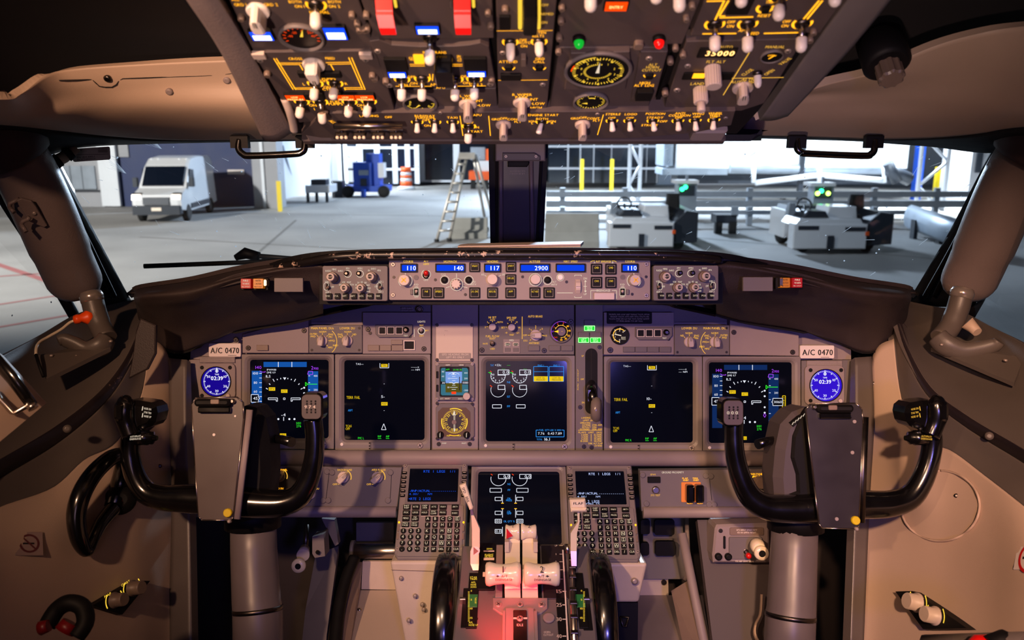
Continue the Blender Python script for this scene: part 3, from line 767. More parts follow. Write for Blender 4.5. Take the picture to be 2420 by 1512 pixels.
for s_ in (-1, 1):
    q = [(.02, .98), (.30, 1.0), (.36, 1.26), (.10, 1.20)]; vp('headlight', q, min(s_ * .62, s_ * 1.01), max(s_ * .62, s_ * 1.01), 'metal', .02)
    vp('door_window', [(1.25, 1.45), (2.25, 1.5), (2.25, 2.15), (1.75, 2.2)], s_ * .98 - .03, s_ * .98 + .03, 'dglass'); vp('side_moulding', [(1.4, .5), (4.4, .5), (4.4, .72), (1.4, .72)], s_ * 1.02 - .03, s_ * 1.02 + .03, 'dsteel'); vp('mirror', [(1.15, 1.45), (1.35, 1.45), (1.35, 1.85), (1.15, 1.85)], s_ * 1.18 - .1, s_ * 1.18 + .1, 'dsteel', .03)
    for y in (.95, 4.75):
        mb = MB(); mb.lathe([(.15, -.12), (.30, -.13), (.36, -.1), (.36, .1), (.30, .13), (.15, .12)], 0, 0, 20, Matrix.Translation((s_ * .93, y, .36)) @ Matrix.Rotation(math.pi / 2, 4, 'Y')); part('wheel', mb, 'tyre', t)
    for x in (s_ * .45, s_ * .75):
        mb = MB(); mb.lathe([(.05, 0), (.05, .05), (.02, .08)], x, 2.25, 10, Matrix.Translation((0, 0, 2.58))); part('marker_lamp', mb, 'vwhite', t)


# ================================================================ COCKPIT SHELL
def glassmat():
    m = bpy.data.materials.new('windshield_glass'); m.use_nodes = True; nt = m.node_tree; nt.nodes.remove(nt.nodes['Principled BSDF'])
    tr = nt.nodes.new('ShaderNodeBsdfTransparent'); tr.inputs[0].default_value = (.93, .96, .97, 1); gl = nt.nodes.new('ShaderNodeBsdfGlossy'); gl.inputs['Roughness'].default_value = 0.03
    lw = nt.nodes.new('ShaderNodeLayerWeight'); lw.inputs['Blend'].default_value = 0.5; pw = nt.nodes.new('ShaderNodeMath'); pw.operation = 'POWER'; pw.inputs[1].default_value = 5.0
    sc_ = nt.nodes.new('ShaderNodeMath'); sc_.operation = 'MULTIPLY_ADD'; sc_.inputs[1].default_value = 0.5; sc_.inputs[2].default_value = 0.025; mx = nt.nodes.new('ShaderNodeMixShader')
    nt.links.new(lw.outputs['Facing'], pw.inputs[0]); nt.links.new(pw.outputs[0], sc_.inputs[0])
    nt.links.new(sc_.outputs[0], mx.inputs[0]); nt.links.new(tr.outputs[0], mx.inputs[1]); nt.links.new(gl.outputs[0], mx.inputs[2])
    tc = nt.nodes.new('ShaderNodeTexCoord'); vo = nt.nodes.new('ShaderNodeTexVoronoi'); vo.inputs['Scale'].default_value = 26; vo.inputs['Randomness'].default_value = 1
    nt.links.new(tc.outputs['Object'], vo.inputs['Vector'])
    lt = nt.nodes.new('ShaderNodeMath'); lt.operation = 'LESS_THAN'; lt.inputs[1].default_value = 0.052; nt.links.new(vo.outputs['Distance'], lt.inputs[0])
    sep = nt.nodes.new('ShaderNodeSeparateColor'); nt.links.new(vo.outputs['Color'], sep.inputs[0])
    g2 = nt.nodes.new('ShaderNodeMath'); g2.operation = 'GREATER_THAN'; g2.inputs[1].default_value = 0.62; nt.links.new(sep.outputs[0], g2.inputs[0])
    mu = nt.nodes.new('ShaderNodeMath'); mu.operation = 'MULTIPLY'; nt.links.new(lt.outputs[0], mu.inputs[0]); nt.links.new(g2.outputs[0], mu.inputs[1])
    df = nt.nodes.new('ShaderNodeBsdfTranslucent'); df.inputs[0].default_value = (.9, .95, 1, 1); m2 = nt.nodes.new('ShaderNodeMixShader')
    nt.links.new(mu.outputs[0], m2.inputs[0]); nt.links.new(mx.outputs[0], m2.inputs[1]); nt.links.new(df.outputs[0], m2.inputs[2])
    nt.links.new(m2.outputs[0], nt.nodes['Material Output'].inputs[0]); return m


M_['glass'] = glassmat()


def pane(name, q, label, th=.012):
    P = [W(*p) for p in q]; n = (P[1] - P[0]).cross(P[3] - P[0]).normalized(); n = n if n.y > 0 else -n
    mb = MB(); mb.add(P + [p + n * th for p in P], [(0, 1, 2, 3), (7, 6, 5, 4), (0, 4, 5, 1), (1, 5, 6, 2), (2, 6, 7, 3), (3, 7, 4, 0)])
    return solo(name, mb, 'glass', label, 'window', 'structure')


pane('window_1', [(95, 300, 1.84), (1170, 290, 2.06), (1170, 690, 2.26), (330, 760, 2.05)], 'scratched windshield pane on the captain side with the van beyond')
pane('window_2', [(1290, 290, 2.06), (2380, 300, 1.84), (2170, 760, 2.05), (1270, 690, 2.26)], 'scratched windshield pane on the copilot side with the tugs beyond')
pane('window_3', [(-300, 260, 1.15), (30, 400, 1.62), (190, 770, 1.80), (-300, 1020, 1.30)], 'captain side sliding window pane beyond the padded post')
pane('window_4', [(2400, 400, 1.62), (2720, 260, 1.15), (2720, 1000, 1.30), (2285, 760, 1.80)], 'copilot side sliding window pane beyond the padded post')

m = bpy.data.materials.new('glass_scratch'); m.use_nodes = True; nt = m.node_tree; nt.nodes.remove(nt.nodes['Principled BSDF']); q = nt.nodes.new('ShaderNodeBsdfTranslucent'); q.inputs[0].default_value = (.95, .97, 1, 1); nt.links.new(q.outputs[0], nt.nodes['Material Output'].inputs[0]); M_['scr'] = m
for par, quad, n in ((bpy.data.objects['window_1'], [(95, 300, 1.84), (1170, 290, 2.06), (1170, 690, 2.26), (330, 760, 2.05)], 70), (bpy.data.objects['window_2'], [(1290, 290, 2.06), (2380, 300, 1.84), (2170, 760, 2.05), (1270, 690, 2.26)], 95)):
    Q = [W(*p) for p in quad]; b = MB(); nn = (Q[1] - Q[0]).cross(Q[3] - Q[0]).normalized(); nn = nn if nn.y < 0 else -nn
    for i in range(n):
        u, v = random.random(), .1 + .75 * random.random(); p = Q[0].lerp(Q[1], u).lerp(Q[3].lerp(Q[2], u), v) + nn * .0012; a = random.gauss(.7, .35) * (1 if par.name == 'window_2' else -1); d_ = RT * math.cos(a) + UP * math.sin(a); d_ = (d_ - nn * d_.dot(nn)).normalized(); L_ = random.choice((.001, .002, .004, .008, .012)); w_ = nn.cross(d_) * random.uniform(.0003, .0008)
        b.add([p - d_ * L_ - w_ * .3, p + d_ * L_ - w_, p + d_ * L_ + w_, p - d_ * L_ + w_ * .3], [(0, 1, 2, 3)])
    if par.name == 'window_1':
        for px, py in ((298, 410), (382, 352)):
            for i in range(9): p = W(px, py, 1.9); b.add([p - nn * 0, p + RT * .0008, W(px - 20 - i * 3.4, py - 14 - (i % 4) * 7, 1.89), W(px - 21 - i * 3.4, py - 14 - (i % 4) * 7, 1.89)], [(0, 1, 2, 3)])
    part('scratches', b, 'scr', par)['kind'] = 'stuff'
# windshield centre post
FP = Fr(W(1222, 460, 2.0), RT, W(1222, 330, 1.97) - W(1224, 590, 2.05))
t = thing('window_post', 'dark windshield centre post with screwed stowage bracket at its top', 'window post', FP, kind='structure')
def fl(fr, pts): return [fr.l(*p) for p in pts]
b = MB(); b.prism(fl(FP, [(1150, 270), (1300, 270), (1296, 330), (1281, 640), (1160, 640), (1154, 330)]), -.10, 0); part('outer_frame', b, 'dark', t)
b = MB(); b.prism(fl(FP, [(1172, 270), (1284, 270), (1284, 330), (1269, 640), (1174, 640), (1170, 330)]), -.02, .02, .008); part('post_cover', b, mat('post_cover_brown', (36, 30, 32), .4, var=.1, scale=10), t)
for px0, px1 in ((1184, 1190), (1253, 1259)):
    b = MB(); b.tube([(*FP.l(px0, 300), .022), (*FP.l(px1 if px0 > 1200 else px0, 630), .022)], .006, 8); part('cover_rib', b, 'pillar', t)
b = MB(); b.prism(fl(FP, [(1172, 300), (1287, 300), (1287, 376), (1172, 376)]), .015, .05, .003); part('stowage_bracket', b, 'panel', t)
b = MB(); b.prism(fl(FP, [(1188, 356), (1262, 356), (1275, 364), (1275, 374), (1188, 374)]), .045, .058, .002); part('latch_plate', b, 'panel2', t)
b = MB(); b.prism(fl(FP, [(1200, 377), (1250, 377), (1250, 383), (1245, 391), (1200, 391)]), .015, .035, .002); part('catch', b, 'black', t)
for px in (1196, 1265): x, y = FP.l(px, 364); inst('screw', SCREWL, t, (x, y, .058), .5, (.004, .004, .004))
b = MB()
for y_ in (402, 408):
    for x_ in range(1206, 1240, 3): b.line(*FP.l(x_, y_ - 2), *FP.l(x_ + random.choice((-1, 0, 1)), y_ + 2), .0012, .0205)
part('lettering', b, 'printd', t)['kind'] = 'stuff'


def mirror(rows, c=2456): return [[(c - x, y, d) for x, y, d in r] for r in rows]


# padded outer posts
for sgn in (0, 1):
    mx = (lambda x: x) if not sgn else (lambda x: 2456 - x - (2456 - 2420) * 0 + (10 if x < 260 else 0))
    side = 'captain' if not sgn else 'copilot'
    t = thing('window_post', ('padded grey windshield side post with map clips beside the side window' if not sgn else 'padded grey windshield side post on the copilot side'), 'window post', W(mx(185), 690, 1.7), kind='structure')
    path = cat([W(mx(x), y, d) for x, y, d in ((-30, 250, 1.42), (10, 330, 1.48), (62, 410, 1.53), (105, 500, 1.57), (143, 590, 1.62), (170, 650, 1.66), (188, 688, 1.69))], 24)
    b = MB(); b.tube(path, [.062] * 4 + [.058] * 12 + [.055] * 5 + [.052, .046, .03], 18, upv=(1, 0, 0), flat=.9); wpart('pad', b, 'pillar', t)
    path = cat([W(mx(x), y, d) for x, y, d in ((-70, 200, 1.40), (-10, 300, 1.46), (42, 372, 1.50))], 10)
    b = MB(); b.tube(path, [.075] * 7 + [.07, .066, .062], 18, upv=(1, 0, 0)); wpart('pad_cap', b, mat('pillar_cap_brown', (62, 47, 52), .6, var=.1, scale=8), t)
    wpart('frame_strip', patch_mb([[(mx(50), 330, 1.64), (mx(90), 430, 1.70), (mx(150), 560, 1.79), (mx(225), 725, 1.90)], [(mx(118), 345, 1.72), (mx(162), 430, 1.78), (mx(230), 560, 1.88), (mx(318), 725, 2.0)]], 16, 5, .03), 'dark', t)
    for off, r in ((-8, .006), (-20, .005)):
        b = MB(); b.tube(cat([W(mx(x + off), y, d - .02) for x, y, d in ((108, 365, 1.66), (150, 440, 1.72), (215, 570, 1.82), (278, 700, 1.93))], 14), r, 8); wpart('seal', b, 'black', t)
    b = MB(); b.tube(cat([W(mx(x), y, d) for x, y, d in ((-45, 360, 1.48), (10, 470, 1.56), (80, 580, 1.64), (175, 745, 1.76))], 12), .012, 8); wpart('side_frame', b, 'dark', t)
    if not sgn:
        FC = Fr(W(70, 490, 1.50), W(90, 500, 1.51) - W(70, 490, 1.50), W(60, 470, 1.49) - W(85, 520, 1.52))
        b = MB(); b.prism(fl(FC, [(40, 470), (52, 466), (75, 472), (85, 485), (112, 530), (105, 534), (70, 520), (45, 482)]), 0, .006, .001); b2 = wpart('map_clip', b, 'pillar', t); b2.matrix_parent_inverse = Matrix.Translation(-Vector(t.location)) @ FC.m
        b = MB(); b.lathe([(.004, .005), (.004, .008), (.002, .0095)], *FC.l(82, 500), 12); o = wpart('rivet', b, 'screwl', t); o.matrix_parent_inverse = Matrix.Translation(-Vector(t.location)) @ FC.m
        for pts in (((22, 490), (24, 480), (46, 470)), ((50, 530), (55, 522), (66, 518), (70, 512)), ((22, 490), (34, 502)), ((50, 530), (62, 548))):
            b = MB(); b.tube([W(x, y, 1.49) for x, y in pts], .004, 8); wpart('clip_wire', b, 'pillar', t)

# ceilings
rowsL = [[(-250, 215, 1.02), (0, 235, 1.15), (50, 222, 1.19), (105, 180, 1.22), (165, 164, 1.25), (330, 152, 1.28), (530, 143, 1.30), (680, 138, 1.31)],
         [(-250, 245, 1.06), (0, 262, 1.19), (100, 240, 1.25), (200, 215, 1.28), (330, 200, 1.30), (530, 196, 1.33), (700, 196, 1.34)],
         [(-250, 272, 1.09), (0, 285, 1.23), (110, 276, 1.28), (220, 262, 1.32), (330, 254, 1.33), (530, 252, 1.35), (710, 254, 1.36)],
         [(-250, 282, 1.15), (0, 292, 1.28), (120, 295, 1.34), (220, 296, 1.38), (330, 296, 1.40), (530, 298, 1.42), (720, 300, 1.42)],
         [(-250, 285, 1.22), (0, 295, 1.36), (130, 308, 1.44), (260, 322, 1.50), (400, 331, 1.52), (560, 332, 1.52), (730, 331, 1.52)]]
cl = patch('ceiling_captain', rowsL, 'cream', 'cream ceiling liner with a rolled ridge above the captain windshield', 'ceiling', 48, 26)
rowsR = [[(1780, 268, 1.31), (1850, 238, 1.30), (1950, 200, 1.27), (2060, 172, 1.25), (2200, 112, 1.20), (2310, 80, 1.16), (2420, 62, 1.12), (2700, 40, 1.0)],
         [(1780, 262, 1.34), (1900, 225, 1.33), (2060, 212, 1.31), (2200, 190, 1.27), (2310, 180, 1.23), (2420, 182, 1.18), (2700, 190, 1.04)],
         [(1770, 258, 1.37), (1900, 247, 1.36), (2060, 243, 1.35), (2200, 245, 1.32), (2310, 250, 1.28), (2420, 260, 1.23), (2700, 275, 1.08)],
         [(1760, 290, 1.42), (1900, 285, 1.42), (2060, 285, 1.40), (2200, 285, 1.37), (2310, 284, 1.33), (2420, 282, 1.28), (2700, 285, 1.12)],
         [(1750, 321, 1.52), (1900, 324, 1.52), (2060, 329, 1.50), (2200, 326, 1.46), (2310, 316, 1.42), (2420, 300, 1.35), (2700, 290, 1.18)]]
cr = patch('ceiling_copilot', rowsR, 'cream', 'cream ceiling liner with a rolled ridge above the copilot windshield', 'ceiling', 48, 26)
M_['recess_shade_and_lining'] = mat('eyebrow_shade_and_lining', (20, 13, 15), .9, var=.15, scale=6)  # near-black colour stands in for ceiling shade; also used on the aft linings
patch('ceiling_painted_shade_captain', [[(-300, -120, 1.0), (200, -120, 1.0), (640, -120, 1.0)], [(-300, 90, 1.22), (200, 70, 1.26), (680, 60, 1.26)], [(-300, 330, 1.40), (200, 235, 1.45), (720, 225, 1.48)]], 'recess_shade_and_lining', 'dark sheet painted as shade above the captain ceiling liner', 'ceiling', 16, 10)
patch('ceiling_shade_copilot', [[(1750, -120, 1.0), (2200, -120, 1.0), (2750, -120, 1.0)], [(1750, 80, 1.26), (2200, 50, 1.26), (2750, 20, 1.18)], [(1720, 330, 1.48), (2200, 235, 1.45), (2750, 250, 1.35)]], 'recess_shade_and_lining', 'dark sheet painted as shade above the copilot ceiling liner', 'ceiling', 16, 10)
# liner seam, fasteners
b = MB()
def ceil_pt(rows, px, lift=.004):
    pass
FCL = Fr(W(330, 175, 1.285), RT, W(330, 152, 1.275) - W(330, 210, 1.305)); FCL.o = FCL.o + FCL.n * .010
def wall_grid(rows, nu, nv):
    R_ = [cat([W(*p) for p in r], nu) for r in rows]; return [cat([R_[k][i] for k in range(len(R_))], nv) for i in range(nu)]


def proj_wall(grid, px, py, lift):
    best = None
    for col in grid:
        for p in col:
            v = p - CAM; z = v.dot(FW); x = v.dot(RT) / z * F + CXP; y = CYP - v.dot(UP) / z * F; e = (x - px) ** 2 + (y - py) ** 2
            if best is None or e < best[0]: best = (e, z)
    return W(px, py, best[1] - lift)


GCL = wall_grid(rowsL, 70, 50)
b = MB(); b.tube([proj_wall(GCL, x, y, .0004) for x, y in ((140, 190), (218, 188), (226, 196), (235, 204), (248, 206), (264, 206), (275, 200), (282, 190), (290, 186), (340, 184), (400, 182), (460, 180), (520, 177), (552, 173))], .0009, 6); part('liner_seam', b, 'seam', cl)
for px, py, m, r in ((254, 186, 'metald', 9), (400, 217, 'panel', 9), (536, 190, 'panel', 9)):
    p = proj_wall(GCL, px, py, .001); k = r * 1.28 / F; mb = MB(); mb.lathe([(k, -.003), (k, .001), (k * .6, .003)], 0, 0, 16, Matrix.Translation(p) @ FCL.m.to_3x3().to_4x4()); part('fastener', mb, m, cl)
# headers between liner and glass
for nm, rows, lb in (('window_header_captain', [[(-250, 287, 1.22), (0, 297, 1.37), (130, 310, 1.45), (260, 324, 1.51), (400, 333, 1.53), (730, 332, 1.53)], [(-250, 330, 1.3), (0, 355, 1.55), (110, 366, 1.68), (180, 350, 1.74), (330, 341, 1.84), (730, 333, 1.95)]], 'dark header frame above the captain windshield'),
                     ('window_header_copilot', [[(1740, 322, 1.53), (1900, 325, 1.53), (2060, 330, 1.51), (2200, 327, 1.47), (2310, 317, 1.43), (2420, 301, 1.36), (2700, 291, 1.2)], [(1740, 326, 1.95), (2000, 333, 1.9), (2120, 341, 1.8), (2210, 348, 1.76), (2330, 362, 1.68), (2420, 350, 1.55), (2700, 330, 1.3)]], 'dark header frame above the copilot windshield'),
                     ('window_header_centre', [[(690, 318, 1.24), (1210, 318, 1.24), (1800, 318, 1.24)], [(690, 322, 1.98), (1210, 318, 2.02), (1800, 318, 1.98)]], 'dark header behind the overhead panel front edge')):
    patch(nm, rows, 'dark', lb, 'window header', 28, 6, .01)
# beams either side of the overhead panel
patch('trim_1', [[(400, -60, .80), (440, 0, .84), (530, 140, .96), (622, 332, 1.18)], [(440, -60, .79), (480, 0, .83), (566, 140, .95), (655, 334, 1.17)], [(480, -60, .79), (518, 0, .835), (602, 140, .955), (692, 312, 1.15)]], 'pillar', 'grey trim beam along the captain edge of the overhead panel', 'trim', 20, 8, .02)
patch('trim_2', [[(2040, -60, .79), (2002, 0, .835), (1905, 130, .955), (1795, 285, 1.13)], [(2090, -60, .79), (2052, 0, .83), (1950, 130, .95), (1828, 285, 1.14)], [(2145, -60, .80), (2105, 0, .84), (1998, 130, .96), (1862, 275, 1.15)]], 'panel2', 'dark grey trim beam along the copilot edge of the overhead panel', 'trim', 20, 8, .02)
# gasper outlet in the copilot ceiling
FGA = Fr(W(2096, 150, 1.19), RT, W(2096, 80, 1.16) - W(2096, 230, 1.27)); t = thing('air_outlet', 'round black ribbed air outlet in the copilot ceiling', 'air outlet', FGA)
b = MB(); b.lathe([(.034, -.05), (.034, .0), (.028, .006)], 0, 0, 28); part('socket', b, 'dark', t)
b = MB(); n = 36; pf = [(.019 * (1 if (i // 2) % 2 else .9) * math.cos(2 * math.pi * i / n), .019 * (1 if (i // 2) % 2 else .9) * math.sin(2 * math.pi * i / n)) for i in range(n)]; b.prism(pf, 0, .034, .003); part('knob', b, 'knobd', t)
# grab handles
for pts, lb, c in ((((566, 330), (564, 352), (574, 364), (592, 368), (690, 364), (712, 360), (720, 350), (720, 328)), 'black tubular grab handle hanging over the captain windshield', 640), (((1884, 328), (1884, 350), (1894, 360), (1910, 363), (2040, 368), (2058, 364), (2066, 354), (2066, 330)), 'black tubular grab handle hanging over the copilot windshield', 1975)):
    t = thing('grab_handle', lb, 'handle', W(c, 330, 1.45), group='windshield grab handles')
    b = MB(); b.tube(cat([W(x, y, 1.46) for x, y in pts], 40), .0062, 12); wpart('bar', b, 'gloss', t)
    for x, y in (pts[0], pts[-1]):
        b = MB(); p = W(x, 334, 1.46); b.box(-.016, -.004, -.012, .016, .010, .012, .003, Matrix.Translation(p)); wpart('mount', b, 'dark', t)
# placard on the glass and blind roller, captain side
FS = Fr(W(217, 364, 1.72), W(262, 360, 1.72) - W(172, 366, 1.72), UP)
P = Pan(FS, 'placard', 'small white data placard stuck inside the captain windshield corner', 'placard'); b = MB(); b.rrect(*P.r(172, 349, 261, 380), .004, 0, .001); part('card', b, 'sticker', P.t); P.z = .001
for y, x0, x1, t_ in ((355, 178, 206, '__ V __'), (371, 182, 224, 'PN 141A4810-1'), (376, 182, 226, 'SN 147D8004220')): P.T(t_, (x0 + x1) / 2, y, 4, x1 - x0, 'pblack')
for y in (352, 356, 359): P.L(232, y, 255, y, 1.2, 'pblack')
P.L(176, 366, 256, 364, .8, 'pblack'); P.done()
t = thing('blind_roller', 'cream sunshade roller end at the captain windshield corner', 'roller', W(150, 370, 1.66))
b = MB(); b.tube([W(126, 384, 1.66), W(150, 372, 1.67), W(178, 348, 1.68)], .012, 12); wpart('tube', b, 'cream', t)
for q in ((134, 381), (162, 363)): b = MB(); p = W(*q, 1.665); d = (W(178, 348, 1.68) - W(126, 384, 1.66)).normalized(); b.tube([p - d * .006, p + d * .006], .0145, 12); wpart('collar', b, 'dark', t)
# wiper outside
t = thing('windshield_wiper', 'black wiper blade and arm resting outside the captain windshield', 'wiper', W(560, 625, 2.18))
b = MB(); b.tube([W(340, 629, 2.16), W(575, 620, 2.2), W(800, 606, 2.24)], .0065, 8); wpart('blade', b, 'black', t)
b = MB(); b.tube([W(556, 609, 2.2), W(580, 598, 2.2), W(612, 606, 2.2)], [.008, .016, .013], 10); wpart('pivot', b, 'dark', t); b = MB(); b.tube([W(600, 604, 2.2), W(700, 612, 2.24), W(800, 615, 2.28)], .007, 8); wpart('arm', b, 'dsteel', t)

# side walls, sills
L_A = [(-260, 1010, 1.22), (-60, 880, 1.40), (10, 838, 1.50), (100, 788, 1.62), (180, 742, 1.72), (250, 722, 1.80), (330, 705, 1.86)]
L_B = [(-260, 1240, 1.08), (-60, 1120, 1.24), (0, 1085, 1.30), (130, 1008, 1.42), (235, 925, 1.51), (300, 840, 1.58), (340, 745, 1.66)]
mid = lambda a, c, f, dd: [tuple(p * (1 - f) + q * f + (dd if i == 2 else 0) for i, (p, q) in enumerate(zip(x, y))) for x, y in zip(a, c)]
sl = patch('window_sill_captain', [L_A, mid(L_A, L_B, .12, .01), mid(L_A, L_B, .5, .025), mid(L_A, L_B, .9, .004), L_B], 'sill', 'grey sill ledge below the captain side window', 'window sill', 40, 20)
L_C = [(-260, 1290, 1.08), (-60, 1165, 1.25), (0, 1130, 1.31), (140, 1045, 1.43), (250, 950, 1.52), (312, 855, 1.59), (350, 750, 1.67)]
patch('trim_3', [L_B, mid(L_B, L_C, .5, -.004), L_C], mat('black_scuffed_trim', (34, 27, 30), .4, chips=((120, 100, 92), 22, .68)), 'black scuffed rubber strip under the captain sill ledge', 'trim', 40, 8)
L_D = [(-260, 1380, 1.06), (-60, 1240, 1.21), (0, 1198, 1.26), (125, 1152, 1.36), (200, 1086, 1.44), (278, 1042, 1.52), (335, 930, 1.60), (352, 800, 1.66)]
wl = patch('wall_upper_captain', [L_C, mid(cat(L_C, 8), [Vector(p) for p in L_D], .5, .006), L_D], 'sill', 'grey upper side wall panel beside the captain wheel', 'wall', 36, 12)
WL = [L_D, [(-260, 1480, 1.02), (-60, 1330, 1.17), (0, 1290, 1.22), (125, 1240, 1.31), (220, 1180, 1.40), (310, 1100, 1.50), (360, 980, 1.60), (400, 850, 1.68)],
      [(-260, 1560, 1.0), (-60, 1480, 1.14), (0, 1450, 1.19), (125, 1400, 1.28), (230, 1350, 1.37), (320, 1290, 1.46), (375, 1200, 1.55), (405, 1100, 1.62)],
      [(-260, 1900, .96), (-60, 1900, 1.08), (60, 1900, 1.14), (160, 1880, 1.22), (260, 1850, 1.30), (340, 1820, 1.38), (395, 1780, 1.45), (430, 1740, 1.48)]]
wlc = patch('wall_lower_captain', WL, 'cream', 'cream lower side wall beside the captain footwell', 'wall', 40, 24)
R_A = [(2120, 705, 1.86), (2200, 722, 1.80), (2270, 735, 1.72), (2340, 770, 1.62), (2420, 812, 1.50), (2500, 870, 1.40), (2720, 1010, 1.22)]
R_B = [(2120, 750, 1.66), (2145, 820, 1.60), (2200, 915, 1.52), (2290, 985, 1.43), (2420, 1062, 1.30), (2500, 1120, 1.22), (2720, 1250, 1.08)]
sr = patch('window_sill_copilot', [R_A, mid(R_A, R_B, .12, .01), mid(R_A, R_B, .5, .025), mid(R_A, R_B, .9, .004), R_B], 'sill', 'grey sill ledge below the copilot side window', 'window sill', 40, 20)
R_C = [(2112, 755, 1.67), (2135, 828, 1.61), (2188, 930, 1.53), (2280, 1008, 1.44), (2420, 1095, 1.31), (2500, 1155, 1.23), (2720, 1300, 1.08)]
patch('trim_4', [R_B, mid(R_B, R_C, .5, -.004), R_C], mat('black_scuffed_trim', (34, 27, 30), .4), 'black scuffed rubber strip under the copilot sill ledge', 'trim', 40, 8)
R_D = [(2112, 800, 1.66), (2128, 930, 1.60), (2165, 1040, 1.52), (2242, 1062, 1.45), (2330, 1126, 1.36), (2420, 1196, 1.27), (2500, 1260, 1.2), (2720, 1420, 1.05)]
wr = patch('wall_upper_copilot', [R_C, mid(cat(R_C, 8), [Vector(p) for p in R_D], .5, .006), R_D], 'sill', 'grey upper side wall panel beside the copilot wheel', 'wall', 36, 12)
WR = [R_D, [(2060, 850, 1.68), (2100, 1000, 1.60), (2150, 1120, 1.50), (2240, 1190, 1.42), (2330, 1245, 1.33), (2420, 1290, 1.23), (2500, 1350, 1.16), (2720, 1500, 1.02)],
      [(2050, 1100, 1.63), (2090, 1220, 1.56), (2160, 1310, 1.47), (2245, 1370, 1.38), (2330, 1410, 1.29), (2420, 1450, 1.19), (2500, 1500, 1.12), (2720, 1600, 1.0)],
      [(2020, 1740, 1.48), (2060, 1780, 1.45), (2120, 1820, 1.38), (2200, 1850, 1.30), (2300, 1880, 1.22), (2400, 1900, 1.14), (2500, 1900, 1.08), (2720, 1900, .96)]]
wrc = patch('wall_lower_copilot', WR, 'cream', 'cream lower side wall with round access cover beside the copilot footwell', 'wall', 40, 24)
# dark edge strips between side walls and main panel
patch('trim_5', [[(398, 846, 1.66), (400, 1000, 1.63), (405, 1200, 1.58), (395, 1560, 1.50)], [(442, 850, 1.66), (440, 1000, 1.62), (448, 1200, 1.57), (455, 1560, 1.49)]], 'sill', 'dark grey corner strip between captain wall and main panel', 'trim', 16, 5, .02)
patch('trim_6', [[(2020, 845, 1.66), (2022, 1000, 1.62), (2020, 1200, 1.57), (2008, 1560, 1.49)], [(2060, 842, 1.66), (2066, 1000, 1.63), (2055, 1200, 1.58), (2040, 1560, 1.50)]], 'sill', 'dark grey corner strip between copilot wall and main panel', 'trim', 16, 5, .02)
GRD = wall_grid(WR, 60, 60); GLD = wall_grid(WL, 60, 60)
for par, gr, q in ((wlc, GLD, ((403, 897), (378, 1101))), (wrc, GRD, ((2065, 906), (2260, 1171)))):
    for px, py in q: mb = MB(); p = proj_wall(gr, px, py, .0); mb.lathe([(.0038, -.004), (.0038, .002), (.0018, .0035)], 0, 0, 12, Matrix.Translation(p) @ (CAM - p).to_track_quat('Z', 'Y').to_matrix().to_4x4()); part('fastener', mb, 'metald', par)
# round access cover outline on copilot wall
ring = [proj_wall(GRD, 2222 + 93 * math.cos(a), 1195 + 83 * math.sin(a), .0035) for a in [math.radians(i) for i in range(-90, 271, 12)]]
mb = MB(); mb.tube(cat(ring, 80), .0022, 6); part('access_cover_rim', mb, 'cream', wrc)
# floor and footwell
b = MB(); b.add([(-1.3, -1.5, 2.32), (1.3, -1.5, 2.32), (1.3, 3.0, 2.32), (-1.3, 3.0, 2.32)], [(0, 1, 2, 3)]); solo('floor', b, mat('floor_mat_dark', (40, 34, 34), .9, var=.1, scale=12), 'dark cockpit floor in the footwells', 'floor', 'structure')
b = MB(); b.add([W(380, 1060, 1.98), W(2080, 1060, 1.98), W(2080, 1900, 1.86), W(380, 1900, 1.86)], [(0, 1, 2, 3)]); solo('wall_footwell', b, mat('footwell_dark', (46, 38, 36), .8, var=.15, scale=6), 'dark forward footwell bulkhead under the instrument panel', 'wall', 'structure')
b = MB(); b.add([(-1.25, -1.6, 4.28), (1.25, -1.6, 4.28), (1.25, 1.35, 4.28), (-1.25, 1.35, 4.28)], [(0, 3, 2, 1)]); solo('ceiling', b, 'cream', 'cream cabin ceiling above the overhead panel', 'ceiling', 'structure')
# aft bulkhead with open doorway and side linings behind the seats
for x0, x1 in ((-1.25, -.38), (.38, 1.25)): b = MB(); b.box(x0, -1.66, 2.32, x1, -1.60, 4.28); solo('wall_aft_captain' if x0 < 0 else 'wall_aft_copilot', b, 'recess_shade_and_lining', 'dark aft bulkhead %s of the cockpit door' % ('on the captain side' if x0 < 0 else 'on the copilot side'), 'wall', 'structure')
for x0 in (-1.27, 1.22): b = MB(); b.box(x0, -1.60, 2.32, x0 + .05, .62, 4.28); solo('wall_lining_captain' if x0 < 0 else 'wall_lining_copilot', b, 'recess_shade_and_lining', 'dark side lining behind the %s seat' % ('captain' if x0 < 0 else 'copilot'), 'wall', 'structure')


# ================================================================ GLARESHIELD
FM = Fr(W(1210, 756, 1.70), RT, UP); FM.base = -.0205
_W0 = W


def W(px, py, d): return _W0(px, py, d - .055 * min(1, max(0, (1.78 - d) / .2)))   # the hood stands out over the panel


